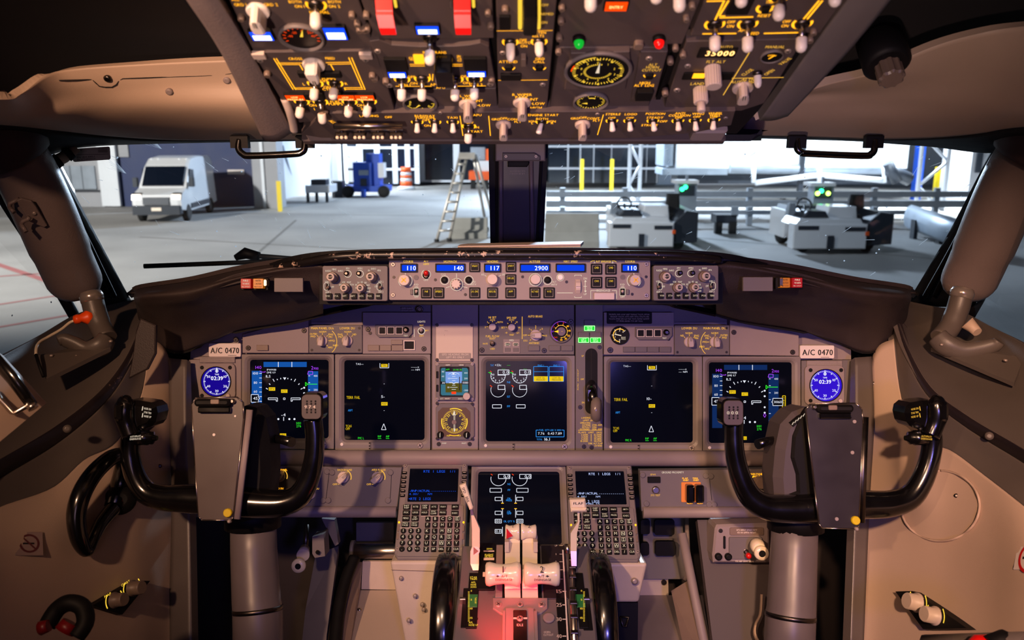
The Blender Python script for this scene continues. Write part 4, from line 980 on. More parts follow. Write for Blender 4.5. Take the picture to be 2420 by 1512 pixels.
FG = Fr(W(1228, 660, 1.53), RT, UP)
t = thing('glareshield', 'brown padded glareshield with worn black rolled edge over the main panel', 'glareshield', W(1228, 610, 1.6))
top = [(640, 622, 1.62), (740, 612, 1.57), (800, 601, 1.545), (900, 597, 1.53), (1228, 596, 1.53), (1560, 597, 1.53), (1650, 603, 1.545), (1720, 612, 1.57), (1810, 624, 1.62)]
b = MB(); b.tube(cat([W(*p) for p in ((652, 632, 1.56), (720, 620, 1.53), (780, 609, 1.51), (840, 604, 1.505), (920, 602, 1.50), (1228, 601, 1.50), (1540, 602, 1.50), (1640, 607, 1.51), (1700, 614, 1.53))], 60), .0075, 12); wpart('rolled_edge', b, 'worn', t)
b = MB(); b.tube(cat([W(*p) for p in ((760, 616, 1.525), (860, 610, 1.515), (1228, 609, 1.512), (1600, 610, 1.515), (1690, 617, 1.525))], 50), .005, 10); wpart('under_lip', b, 'leather', t)
wpart('hood_top', patch_mb([[(640, 634, 1.58), (780, 606, 1.525), (1228, 598, 1.51), (1660, 606, 1.525), (1810, 634, 1.58)], [(640, 634, 1.95), (780, 622, 2.05), (1228, 618, 2.12), (1660, 622, 2.05), (1810, 634, 1.95)]], 40, 6, .01), 'black', t)
b = MB(); b.box(*FG.l(752, 718), -.11, *FG.l(1712, 614), -.0105, 0, FG.m); wpart('equipment_bay', b, 'black', t)
b = MB(); b.tube([W(900, 611.5, 1.516), W(1660, 613, 1.516)], .0018, 8); wpart('light_strip', b, mat('flood_strip', (210, 150, 60), .4), t)
b = MB(); b.box(*FG.l(1360, 714), -.012, *FG.l(1425, 711.5), -.004, 0, FG.m)
for mx_ in (lambda x: x, lambda x: 2456 - x):
    wpart('end_filler', patch_mb([[(mx_(300), 715, 1.86), (mx_(360), 745, 1.84), (mx_(450), 760, 1.82)], [(mx_(300), 790, 1.80), (mx_(370), 830, 1.78), (mx_(460), 870, 1.76)]], 10, 5, .02), 'black', t)
# soft wings: front faces
for s_, lst in ((0, None), (1, None)):
    mx = (lambda x, y: (x, y)) if not s_ else (lambda x, y: (2456 - x + (14 if x < 500 else 0), y))
    def row(*p): return [(*mx(x, y), d) for x, y, d in p]
    rows = [row((318, 692, 1.70), (332, 681, 1.68), (450, 663, 1.64), (560, 638, 1.61), (660, 622, 1.58), (735, 616, 1.56), (764, 622, 1.555)),
            row((316, 702, 1.64), (345, 695, 1.59), (450, 682, 1.565), (560, 655, 1.55), (660, 636, 1.54), (735, 626, 1.535), (764, 630, 1.53)),
            row((318, 712, 1.645), (345, 713, 1.60), (450, 707, 1.575), (560, 668, 1.56), (660, 652, 1.55), (735, 648, 1.545), (764, 650, 1.54)),
            row((322, 724, 1.67), (352, 735, 1.63), (450, 728, 1.615), (560, 700, 1.59), (660, 692, 1.575), (735, 690, 1.565), (764, 690, 1.56)),
            row((328, 755, 1.70), (362, 775, 1.68), (450, 775, 1.67), (560, 740, 1.65), (660, 722, 1.63), (735, 712, 1.60), (764, 712, 1.59)),
            row((345, 775, 1.715), (372, 812, 1.71), (425, 832, 1.695), (498, 806, 1.69), (565, 782, 1.685), (690, 762, 1.68), (764, 742, 1.675))]
    wpart('padded_wing', patch_mb(rows, 44, 30, .012), 'leather', t)
    wpart('wing_top', patch_mb([rows[0], row((300, 700, 1.95), (335, 690, 1.95), (450, 672, 1.98), (560, 652, 2.0), (660, 640, 2.02), (735, 634, 2.04), (764, 632, 2.05))], 30, 6, .008), 'leather', t)
    wpart('under_fairing', patch_mb([rows[5], row((345, 772, 1.76), (372, 806, 1.76), (430, 824, 1.76), (505, 806, 1.76), (570, 778, 1.76), (690, 752, 1.76), (764, 730, 1.76))], 24, 4, .004), 'black', t)
wpart('under_hood', patch_mb([[(764, 742, 1.675), (860, 722, 1.62), (920, 714, 1.56), (1228, 712, 1.55), (1540, 714, 1.56), (1600, 724, 1.62), (1692, 744, 1.675)], [(764, 726, 1.76), (860, 712, 1.75), (920, 708, 1.74), (1228, 706, 1.74), (1540, 708, 1.74), (1600, 712, 1.75), (1692, 728, 1.76)]], 40, 5, .004), 'black', t)
b = MB(); FF_ = Fr(W(340, 840, 1.60), RT, UP); b.prism(fl(FF_, [(336, 752), (372, 768), (371, 835), (352, 872), (308, 894), (318, 840), (324, 790)]), 0, .008, .002, FF_.m); wpart('hanging_flap', b, 'leather', t)


# warning lights on the wings
def warn(x0, dirn, label, y=660):
    P = Pan(Fr(W(x0, y + 10, 1.535), RT, UP), 'warning_light_unit', label, 'warning lights', 'glareshield warning lights')
    order = (('FIRE', 'WARN', 'BELL CUTOUT', 'fire'), ('MASTER', 'CAUTION', 'PUSH TO RESET', 'caut')); k = 0
    xs = [x0 - 19, x0 + 10] if dirn > 0 else [x0 - 4, x0 - 33]
    P.plate(min(xs) - 12, y - 2, max(xs) + 24, y + 27, 'black', .006, 3, 'housing')
    for (a, c, e, kind), xc in zip(order, xs):
        o = P.block(xc - 7, y, xc + 17, y + 23, .012, mat('lens_red', (150, 12, 16), .4, em=(200, 14, 14), es=.18) if kind == 'fire' else mat('lens_amber', (170, 100, 14), .4, em=(225, 130, 10), es=.22), 'lens', 1.5)
        mm = 'lwhite' if kind == 'fire' else 'pblack'
        for tx, dy, w in ((a, 5, 12), (c, 12, 15), (e, 19, 18)): P.T(tx, xc + 5, y + dy, 4 if dy < 15 else 2.2, w, mm, z=.0126)
    P.block(min(xs) - 1 if dirn < 0 else max(xs) + 18, y + 2, (min(xs) - 8 if dirn < 0 else max(xs) + 26), y + 18, .014, 'metal', 'test_button', 3)
    xa, xb = (x0 + 50, x0 + 118) if dirn > 0 else (x0 - 124, x0 - 54)
    P.block(xa, y - 2, xb, y + 31, .006, 'panel2', 'annunciator_cover', 1); P.done()


warn(600, 1, 'red fire and amber caution lights in the captain glareshield wing', 659)
warn(1878, -1, 'red fire and amber caution lights in the copilot glareshield wing', 657)
# booklet on the hood
b = MB(); P_ = [W(*p) for p in ((1082, 593, 1.58), (1372, 588, 1.58), (1379, 580, 1.72), (1090, 586, 1.72))]; n_ = Vector((0, -.1, 1)).normalized() * .006; P_ = [p + n_ * .6 for p in P_]
b.add(P_ + [p + n_ for p in P_], [(3, 2, 1, 0), (4, 5, 6, 7), (0, 1, 5, 4), (1, 2, 6, 5), (2, 3, 7, 6), (3, 0, 4, 7)])
t = solo('booklet', b, mat('booklet_paper', (226, 206, 190), .6, var=.06, scale=20), 'flat cream booklet lying on the glareshield below the centre post', 'booklet')
b = MB(); b.add([p + n_ * .45 for p in P_[:2]] + [p + n_ * .6 for p in P_[:2]], [(0, 1, 3, 2)]); b2 = MB(); b2.add([Vector(v) + Vector((0, -.0006, 0)) for v in b.v], b.f); part('page_edge', b2, 'leather', t)

W = _W0
# ---------------------------------------------------------------- mode control panel
P = Pan(FG, 'mode_control_panel', 'long grey autopilot mode control panel with blue readouts under the glareshield hood', 'control panel')
P.plate(919, 613, 1537, 709, 'panel', .004, 4, base=-.010)
for x0, x1 in ((923, 952), (1505, 1534)): pass
P.screws([(929, 625), (929, 697), (1527, 624), (1527, 698)], 5.5, SCREWL)
P.screws([(931, 655), (1029, 661), (1100, 696), (1235, 654), (1339, 666), (1527, 654), (1494, 695)], 3.5)
for x0, x1, tx in ((947, 987, '110'), (1029, 1100, '140'), (1144, 1184, '117'), (1228, 1300, '2900'), (1313, 1384, ''), (1468, 1508, '110')):
    o = P.frm(x0, 623, x1, 643.5, 3, .004, 'black', 'readout_frame', 2)
    cx, cy, w, h = P.r(x0 + 3, 626, x1 - 3, 641); b = MB(); b.rrect(cx, cy, w, h, .001, P.z - .001, P.z + .0006); part('lcd', b, 'lcd', o)
    if tx: b = MB(); b.text(tx, cx + w * .45, cy, 10 * FG.sx(1200, 650), P.z + .0012, len(tx) * 7.6 * FG.sx(1200, 650), 'r', 0, .0004, None, .5); part('digits', b, 'lcdw', o)
for a in (('COURSE', 965, 617, 5, 23), ('A/T', 1007, 616, 5, 11), ('ARM', 1007, 623, 4.5, 13), ('IAS/MACH', 1064, 617, 5, 30), ('HEADING', 1164, 617, 5, 26), ('ALTITUDE', 1264, 617, 5, 25), ('VERT SPEED', 1348, 616.5, 5, 33), ('A/P ENGAGE', 1426, 616.5, 5, 36), ('COURSE', 1489, 616.5, 5, 23)):
    P.T(a[0], a[1], a[2] + 1, a[3], a[4], 'lyel')
for tx, x, y, h, w in (('F/D', 984, 672.5, 4, 10), ('ON', 984, 678, 4, 8), ('OFF', 984, 701.5, 4, 10), ('OFF', 1007, 661.5, 4.5, 11), ('C/O', 1048, 648.5, 4.5, 11), ('SPD', 1119, 666, 4, 10), ('INTV', 1119, 672, 4, 13), ('10', 1141, 648.5, 4.5, 6), ('30', 1190, 648.5, 4.5, 7), ('ALT', 1310, 666, 4, 9), ('INTV', 1310, 672.5, 4, 13), ('DN', 1383, 658, 4.5, 8), ('UP', 1383, 695, 4.5, 7), ('DISENGAGE', 1426, 686.5, 4.5, 32), ('A', 1405, 620.5, 4, 4), ('B', 1448, 620.5, 4, 4), ('F/D', 1471, 672.5, 4, 10), ('ON', 1471, 678, 4, 8), ('OFF', 1471, 701.5, 4, 10)):
    P.T(tx, x, y, h, w, 'lwhite')
for x0, y0, x1, y1, tx in ((1109, 620, 1135, 643, 'VNAV'), (1195, 619, 1220, 643, 'LNAV'), (1194, 648, 1220, 673, 'VOR LOC'), (1194, 679, 1220, 705, 'APP'), (995, 679, 1021, 705, 'N1'), (1024, 679, 1050, 705, 'SPEED'), (1109, 679, 1135, 705, 'LVL CHG'), (1151, 679, 1177, 705, 'HDG SEL'), (1251, 679, 1277, 705, 'ALT HLD'), (1284, 679, 1311, 705, 'V/S'), (1396, 623, 1423, 649, 'CMD'), (1430, 623, 1457, 649, 'CMD'), (1396, 654, 1423, 681, 'CWS'), (1430, 654, 1457, 681, 'CWS')):
    P.button(x0, y0, x1, y1, tx, 'lyel', th=4.4)
for px in (958, 1498):
    o = P.knob(px, 663, 13, .020, 'knob', 'round', skirt=1.0, name='course_knob'); x, y = FG.l(px, 663); b = MB()
    b.line(x - .004, y - .004, x + .004, y + .004, .0022, P.z + .0203); b.line(x - .004, y + .004, x + .004, y - .004, .0022, P.z + .0203); part('painted_cross', b, mat('cross_yellow', (240, 190, 20), .5), o)
    P.arc(px, 663, 16, 130, 230, 1.2); P.arc(px, 663, 16, -50, 50, 1.2); P.L(px, 645, px, 650, 1.2)
for px in (1051, 1108, 1294): b = MB(); x, y = FG.l(px, 662); k = FG.sx(px, 662); b.lathe([(8 * k, P.z - .001), (8 * k, P.z + .002), (6 * k, P.z + .0022), (3 * k, P.z + .004)], x, y, 20); part('push_switch', b, 'black', P.t); P.arc(px, 662, 10.3, 0, 360, 1.2)
x, y = FG.l(1079, 672); k = FG.sx(1079, 672); n = 60; pf = [(x + k * (11 + 1.6 * math.cos(10 * 2 * math.pi * i / n)) * math.cos(2 * math.pi * i / n), y + k * (11 + 1.6 * math.cos(10 * 2 * math.pi * i / n)) * math.sin(2 * math.pi * i / n)) for i in range(n)]
b = MB(); b.prism(pf, P.z, P.z + .018, .001); part('speed_knob', b, 'knob', P.t); P.arc(1079, 672, 14.5, 0, 360, 1.2); P.L(1079, 646, 1079, 656, 1.2); P.L(1054, 680, 1063, 677, 1.2); P.L(1095, 677, 1105, 680, 1.2)
P.knob(1164, 661, 12.5, .02, 'knob', 'round', name='heading_knob'); P.L(1173, 647, 1170, 651, 2.0); P.L(1145, 650, 1150, 653, 1); P.L(1184, 650, 1178, 653, 1); P.L(1164, 645, 1164, 647, 1)
P.knob(1265, 661, 12, .02, 'knob', 'round', skirt=1.0, name='altitude_knob'); P.arc(1265, 661, 14.5, 0, 360, 1.2)
b = MB(); x, y = FG.l(1324, 655.5); b.lathe([(7 * k, P.z), (7 * k, P.z + .002), (5 * k, P.z + .0026)], x, y, 20); part('light_sensor', b, 'white', P.t); P.arc(1324, 655.5, 8.2, 0, 360, 1)
cx, cy, w, h = P.r(1360, 656, 1372, 698); b = MB(); pr_ = [(h / 2 * math.cos(a), h / 2 * math.sin(a)) for a in [i * math.pi / 16 for i in range(32)]]
b.prism(pr_, cx - w / 2, cx + w / 2, .0008, Matrix(((0, 0, 1, 0), (1, 0, 0, cy), (0, 1, 0, P.z - h * .28), (0, 0, 0, 1)))); o = part('thumbwheel', b, 'knob', P.t)
for i in range(1, 6): yy = cy + h / 2 * math.cos(math.pi * i / 6); b = MB(); b.line(cx - w * .45, yy, cx + w * .45, yy, .0008, P.z - h * .28 + h / 2 * math.sin(math.pi * i / 6) + .0004); part('wheel_groove', b, 'knobd', o)
P.PL([(1358, 653), (1358, 650), (1374, 650), (1374, 653)], 1); P.PL([(1358, 700), (1358, 703), (1374, 703), (1374, 700)], 1); P.L(1383, 662, 1383, 676, 1.2); P.L(1383, 677, 1383, 690, 1.2); P.L(1379, 676.5, 1387, 676.5, 1); P.L(1316, 692, 1354, 692, 1.2)
for y0, y1 in ((662, 666), (691, 687)): P.pr('lwhite').poly([FG.l(1383, y0), FG.l(1380, y1), FG.l(1386, y1)], P.z + .0007)
P.block(1403, 692, 1451, 708, .008, 'knob', 'disengage_bar', 1.5); P.PL([(1414, 686.5), (1396, 686.5), (1396, 706)], 1); P.PL([(1446, 686.5), (1457, 686.5), (1457, 706)], 1); P.PL([(1395, 619), (1400, 616.5), (1406, 616.5)], 1, 'lyel'); P.PL([(1446, 616.5), (1452, 616.5), (1457, 619)], 1, 'lyel')
P.toggle(1007, 651, 1007, 642, .012, .003, .0044, .010, m='red', glow=False, name='autothrottle_switch'); P.arc(1007, 648, 10.5, 120, 240, 1.2); P.arc(1007, 648, 10.5, -60, 60, 1.2)
for px, fx in ((984, 973), (1471, 1482)):
    P.block(px - 5.5, 681.5, px + 5.5, 698, .001, 'black', 'switch_slot', 1); P.O(px - 6, 681, px + 6, 698.5, 1, 'lwhite', .0014); P.toggle(px, 690, px, 687, .008, .002, .0026, .006, m='knob', glow=False, name='flight_director_switch'); P.block(fx - 3, 684, fx + 4, 696, .004, 'panel2', 'guard_tab')
for px in (983.5, 1471.5): pass
b = MB(); x, y = FG.l(984, 656); b.lathe([(6 * k, P.z), (6 * k, P.z + .001)], x, y, 18); x, y = FG.l(1471, 655); b2 = MB(); b2.lathe([(6 * k, P.z), (6 * k, P.z + .001)], x, y, 18); part('blanking_cap', b, 'panel2', P.t); part('blanking_cap', b2, 'panel2', P.t)
P.done()


# ---------------------------------------------------------------- EFIS control panels
def efis(dx, dy, label):
    P = Pan(FG, 'display_control_panel', label, 'control panel', 'display control panels'); X = lambda x: x + dx; Y = lambda y: y + dy
    P.plate(X(762), Y(628), X(916), Y(711), 'panel2', .012, 4, base=-.01)
    for tx, x, y, w in (('RADIO', 776, 640, 13), ('MINS', 790, 636.5, 10), ('BARO', 805, 640, 11), ('FPV', 822, 634.5, 8), ('MTRS', 851, 634.5, 11), ('IN', 872, 639, 4), ('BARO', 883, 635, 11), ('HPA', 896, 639, 8), ('VOR 1', 774, 666, 12), ('OFF', 786, 678, 7), ('ADF 1', 775, 690.5, 12), ('APP', 805, 673, 8), ('VOR', 812, 667, 8), ('MAP', 825, 667, 9), ('PLN', 832, 672.5, 8), ('10', 842, 673, 4), ('20', 847, 668, 5), ('40', 855, 666.5, 5), ('80', 864, 668, 5), ('160', 870, 673.5, 7), ('320', 872, 681, 8), ('640', 871, 688.5, 8), ('5', 841, 680, 2), ('VOR 2', 900, 665.5, 12), ('OFF', 889, 677, 7), ('ADF 2', 900, 689.5, 12)):
        P.T(tx, X(x), Y(y), 4.2, w, 'lwhite')
    P.knob(X(788), Y(656), 11, .026, 'knobd', 'dual', name='minimums_knob', cap='RST'); P.knob(X(880), Y(655), 11, .026, 'knobd', 'dual', name='baro_knob', cap='STD')
    P.knob(X(818), Y(681), 10, .022, 'knobd', 'dual', name='mode_knob', cap='CTR'); P.knob(X(856), Y(681), 10, .022, 'knobd', 'dual', name='range_knob', cap='TFC')
    for px in (822, 851):
        b = MB(); x, y = FG.l(X(px), Y(647)); k = FG.sx(X(px), Y(647)); b.lathe([(6.2 * k, P.z - .001), (6.2 * k, P.z + .001), (4.5 * k, P.z + .0012), (3 * k, P.z + .004)], x, y, 20); part('push_switch', b, 'metald', P.t); P.arc(X(px), Y(647), 8, 0, 360, 1.2)
    for px in (775, 899):
        P.block(X(px - 4.5), Y(669), X(px + 4.5), Y(686), .001, 'black', 'switch_slot', 4); x, y = FG.l(X(px), Y(677.5)); k = FG.sx(X(px), Y(677)); Q = rr(x, y, 11 * k, 18 * k, 5.4 * k); 
        for p, q in zip(Q, Q[1:] + Q[:1]): P.pr('lwhite').line(*p, *q, 1.0 * k, P.z + .0014)
        P.toggle(X(px), Y(680), X(px), Y(678), .010, .002, .0026, .007, m='knobd', glow=False, name='receiver_switch')
    for i, tx in enumerate(('WXR', 'STA', 'WPT', 'ARPT', 'DATA', 'POS', 'TERR')):
        px = 779 + 19.5 * i; o = P.block(X(px - 6.5), Y(693), X(px + 6.5), Y(707), .004, 'black', 'map_button', 1.5); b = MB(); x, y = FG.l(X(px), Y(700)); k = FG.sx(X(px), Y(700)); b.text(tx, x, y, 4 * k, P.z + .0043, min(11, len(tx) * 3.4) * k); part('legend', b, 'keyl', o)
    P.done()


efis(0, 0, 'grey display control panel with stacked knobs on the captain side')
efis(782, -1, 'grey display control panel with stacked knobs on the copilot side')

# ================================================================ MAIN INSTRUMENT PANEL
t = thing('instrument_panel', 'grey main instrument panel backing with rolled lower lip', 'instrument panel', FM)
b = MB(); b.prism(fl(FM, [(446, 760), (2020, 760), (2024, 1000), (2026, 1075), (436, 1070), (440, 850)]), -.06, -.0215); part('backing_plate', b, 'panel', t)
b = MB(); b.box(*FM.l(700, 762), -.06, *FM.l(1750, 694), -.0215); part('upper_backing', b, 'panel2', t)
b = MB(); b.tube([W(430, 1082, 1.665), W(1228, 1082, 1.665), W(2030, 1084, 1.665)], .0165, 16); part('rolled_lip', b, 'panel', t).matrix_parent_inverse = FM.m.inverted()
for pts, nm in ((((446, 850), (570, 848), (570, 1062), (440, 1062)), 'outer_plate'), (((1894, 852), (2016, 850), (2022, 1066), (1894, 1070)), 'outer_plate')):
    b = MB(); b.prism(fl(FM, pts), -.0215, 0, .0008); part(nm, b, 'panel' if pts[0][0] < 900 else 'panel2', t)  # copilot plate gets darker paint where the light falls off


def du(fr, o, s, label, group, name='display_unit', holes=True, rec=.007):
    """display unit: outer rect o, screen rect s; returns a Pan whose print plane is the screen"""
    P = Pan(fr, name, label, 'display screen', group); cx, cy, w, h = P.r(*o); sx, sy, sw, sh = P.r(*s); k = fr.sx((o[0] + o[2]) / 2, (o[1] + o[3]) / 2)
    O = rr(cx, cy, w, h, 2 * k, 4); S0 = rr(sx, sy, sw + 22 * k, sh + 20 * k, 14 * k, 4); S1 = rr(sx, sy, sw + 12 * k, sh + 10 * k, 12 * k, 4); S2 = rr(sx, sy, sw, sh, 7 * k, 4)
    z = .004; b = MB(); b.loft([[(x, y, -.02) for x, y in O], [(x, y, z) for x, y in O], [(x, y, z) for x, y in S0], [(x, y, z - .002) for x, y in S1], [(x, y, z - rec) for x, y in S2]], True, False); part('bezel', b, 'bezel', P.t)
    b = MB(); b.rrect(sx, sy, sw, sh, 7 * k, z - rec - .004, z - rec, 0, 4); part('screen', b, 'screen', P.t); P.z = z - rec
    if holes:
        x0, y0, x1, y1 = o; P.z = z; P.screws([(x1 - 24, y1 - 10), ], 7, SCREWL)
        b = MB(); x, y = fr.l(x0 + 16, y1 - 13); b.lathe([(4 * k, z - .001), (4 * k, z + .0015), (2.5 * k, z + .002)], x, y, 14); part('light_sensor', b, 'white', P.t)
        mx_ = x0 + 84; b = MB(); b.line(*fr.l(mx_, y1 - 18), *fr.l(mx_, y1), 1.0 * k, z + .0003)
        for yy in (y1 - 16, y1 - 9, y1 - 3): b.disc(*fr.l(mx_ - 3, yy), 1.8 * k, z + .0003, 10)
        part('hinge_line', b, 'seam', P.t); P.z = z - rec
    return P


def pfd(dx, dy, o, s, label, dme, bl):
    P = du(FM, o, s, label, 'main display units'); X = lambda x: x + dx; Y = lambda y: y + dy; k = 1
    def T(t, x, y, h, w, m='ewhite', al='c'): P.T(t, X(x), Y(y), h, w, m, al)
    P.B(X(623), Y(855), X(725), Y(867), bl, .0004); P.L(X(658), Y(855), X(658), Y(867), 1.6, 'ewhite', .0008); P.L(X(690), Y(855), X(690), Y(867), 1.6, 'ewhite', .0008)
    P.B(X(595), Y(876), X(619), Y(1004), bl, .0004); P.B(X(728), Y(877), X(752), Y(1008), bl, .0004)
    T('140', 611, 868, 7, 14, 'emag'); T('2', 738, 869, 8, 5, 'emag'); T('900', 747, 870.5, 5.5, 11, 'emag'); P.PL([(X(614), Y(876)), (X(618), Y(879)), (X(627), Y(879)), (X(627), Y(877))], 1.3, 'emag'); P.PL([(X(730), Y(885)), (X(727), Y(884)), (X(729), Y(877)), (X(739), Y(877)), (X(739), Y(885)), (X(730), Y(885))], 1.3, 'emag')
    for i, y in enumerate(range(882, 960, 11)): P.L(X(613), Y(y), X(619), Y(y), 1.3, 'ewhite', .0008)
    for v, y in (('100', 882), ('80', 904), ('60', 925)): P.T(v, X(604), Y(y), 5.5, 4 * len(v), 'ewhite', z=.0008)
    P.B(X(594), Y(933), X(612), Y(950), 'screen', .0009); P.PL([(X(594), Y(932)), (X(611), Y(932)), (X(611), Y(938)), (X(614), Y(941)), (X(611), Y(944)), (X(611), Y(950)), (X(594), Y(950)), (X(594), Y(932))], 1.3, 'ewhite', .0012); P.T('45', X(604), Y(941), 7, 10, 'ewhite', z=.0012)
    T('IPWM/110', 642, 873.5, 4, 22); T('DME ' + dme, 641, 880, 4, 20); T('ILS', 634, 889, 5.5, 11)
    for a in (60, 120): P.tick(X(672), Y(942), 47, 54, a, 1.6)
    for a in (70, 80, 100, 110): P.tick(X(672), Y(942), 47, 50, a, 1.8)
    for a in (45, 135): P.tick(X(672), Y(942), 47, 51, a, 1.8)
    for a in (30, 150): P.tick(X(672), Y(942), 45, 50, a, 1.8)
    x, y = FM.l(X(672), Y(895)); k = FM.sx(672, 895); P.pr('ewhite').poly([(x - 4 * k, y + 3 * k), (x, y - 3 * k), (x + 4 * k, y + 3 * k)], P.z + .0006)
    for tx, x, y in (('FPV', 643, 919), ('ATT', 672, 924), ('HDG', 669, 1028)): P.B(X(x - 7.5), Y(y - 4), X(x + 7.5), Y(y + 4), 'eyel'); P.T(tx, X(x), Y(y), 5, 11, 'pblack', z=.0009)
    for s_ in (-1, 1):
        q = [(X(672 + s_ * x), Y(y)) for x, y in ((38, 940), (16, 940), (16, 948), (19, 948), (19, 944), (38, 944), (38, 940))]; P.PL(q, 1.3, 'ewhite')
    P.O(X(670), Y(940), X(674), Y(944), 1.2, 'ewhite')
    for x in (645, 658, 684, 696): P.dot(X(x), Y(990), 2.4)
    P.L(X(670.5), Y(985), X(670.5), Y(994), 1.6, 'ewhite'); T('-4', 670, 980, 7, 10); T('BARO', 706, 999.5, 4.5, 11, 'egreen'); T('276', 706, 1006.5, 6, 11, 'egreen')
    P.L(X(727), Y(907.5), X(750), Y(907.5), 1.5, 'egreen', .0009); P.PL([(X(722), Y(903)), (X(727), Y(907.5)), (X(722), Y(912)), (X(722), Y(903))], 1.5, 'egreen')
    for y in (916, 929, 955, 968): P.dot(X(719), Y(y), 2.3)
    P.PL([(X(719), Y(969)), (X(722), Y(974)), (X(719), Y(979)), (X(716), Y(974)), (X(719), Y(969))], 1.2, 'emag')
    for v, y in (('400', 888), ('200', 921), ('-200', 986)): P.T(v, X(746), Y(y), 4.5, 9, 'ewhite', z=.0008)
    for y in (888, 904, 921, 937, 970, 986, 1002): P.L(X(729), Y(y), X(733), Y(y), 1.3, 'ewhite', .0008)
    P.B(X(738), Y(934), X(761), Y(951), 'screen', .0009); P.PL([(X(738), Y(934)), (X(761), Y(934)), (X(761), Y(951)), (X(738), Y(951)), (X(738), Y(945)), (X(735), Y(942.5)), (X(738), Y(940)), (X(738), Y(934))], 1.3, 'ewhite', .0012); P.T('0060', X(750), Y(942.5), 6, 18, 'ewhite', z=.0012)
    P.O(X(761), Y(928), X(768), Y(957), 1.5, 'eyel'); 
    for i, c in enumerate('VERT'): P.T(c, X(764.5), Y(933 + i * 6), 4, 3, 'eyel', z=.0009)
    T('29.96', 741, 1017, 5.5, 18, 'egreen'); return finish(P)


def finish(P):
    for m, b in P.p.items(): part('screen_markings', b, m, P.t)['kind'] = 'stuff'
    return P.t


M_['eblued'] = emit('tape_blue_dim', (18, 44, 96), .9)
pfd(0, 0, (573, 837, 790, 1060), (590, 850, 776, 1036), 'captain outboard flight display with bright blue tapes behind the wheel', '0.9', 'eblue')
pfd(1088, 7, (1660, 842, 1890, 1070), (1676, 856, 1872, 1047), 'copilot outboard flight display with dim blue tapes behind the wheel', '0.7', 'eblued')


def nd(dx, dy, o, s, label, rng, side):
    P = du(FM, o, s, label, 'main display units'); T = lambda t, x, y, h, w, m='ewhite', al='c': P.T(t, x + dx, y + dy, h, w, m, al)
    T('TAS---', 850, 860, 4.5, 18); P.PL([(898 + dx, 858 + dy), (898 + dx, 869 + dy), (919 + dx, 869 + dy), (919 + dx, 858 + dy)], 1.3, 'ewhite'); P.B(901 + dx, 860 + dy, 916 + dx, 867 + dy, 'eyel'); P.T('TRK', 908.5 + dx, 863.5 + dy, 5, 11, 'pblack', z=.0009)
    T('------z', 981, 867, 4, 24); T('--- NM', 982, 873.5, 4, 20); T('-', 908, 906, 5, 5); T('-', 908, 969, 5, 5); T(rng + '-', 905 - 3 * (len(rng) - 1), 937, 6, 5 + 4 * len(rng)); P.B(901 + dx, 950 + dy, 916 + dx, 958 + dy, 'eyel'); P.T('MAP', 908.5 + dx, 954 + dy, 5, 11, 'pblack', z=.0009)
    T('TERR FAIL', 835, 939, 6.5, 32, 'eyel'); T('ARPT', 828, 969.5, 5, 11, 'ecyan'); T('TCAS', 824, 1006.5, 5.5, 14, 'eyel'); T('OFF', 822, 1013, 5.5, 10, 'eyel')
    P.PL([(901.5 + dx, 1015 + dy), (907 + dx, 1001 + dy), (912.5 + dx, 1015 + dy), (901.5 + dx, 1015 + dy)], 1.3, 'ewhite'); T('FMC ' + side, 853, 1035, 5, 14, 'egreen'); T('RNP', 897, 1031, 5, 8, 'egreen'); T('ANP', 916, 1031, 5, 8, 'egreen'); P.L(893 + dx, 1036 + dy, 901 + dx, 1036 + dy, 1, 'egreen'); P.L(912 + dx, 1036 + dy, 920 + dx, 1036 + dy, 1, 'egreen'); finish(P)


nd(0, 0, (793, 837, 1017, 1062), (813, 851, 1003, 1040), 'captain inboard map display, mostly dark, range five', '5', 'L')
nd(632, 5, (1427, 842, 1658, 1068), (1443, 855, 1638, 1046), 'copilot inboard map display, mostly dark, range ten', '10', 'R')

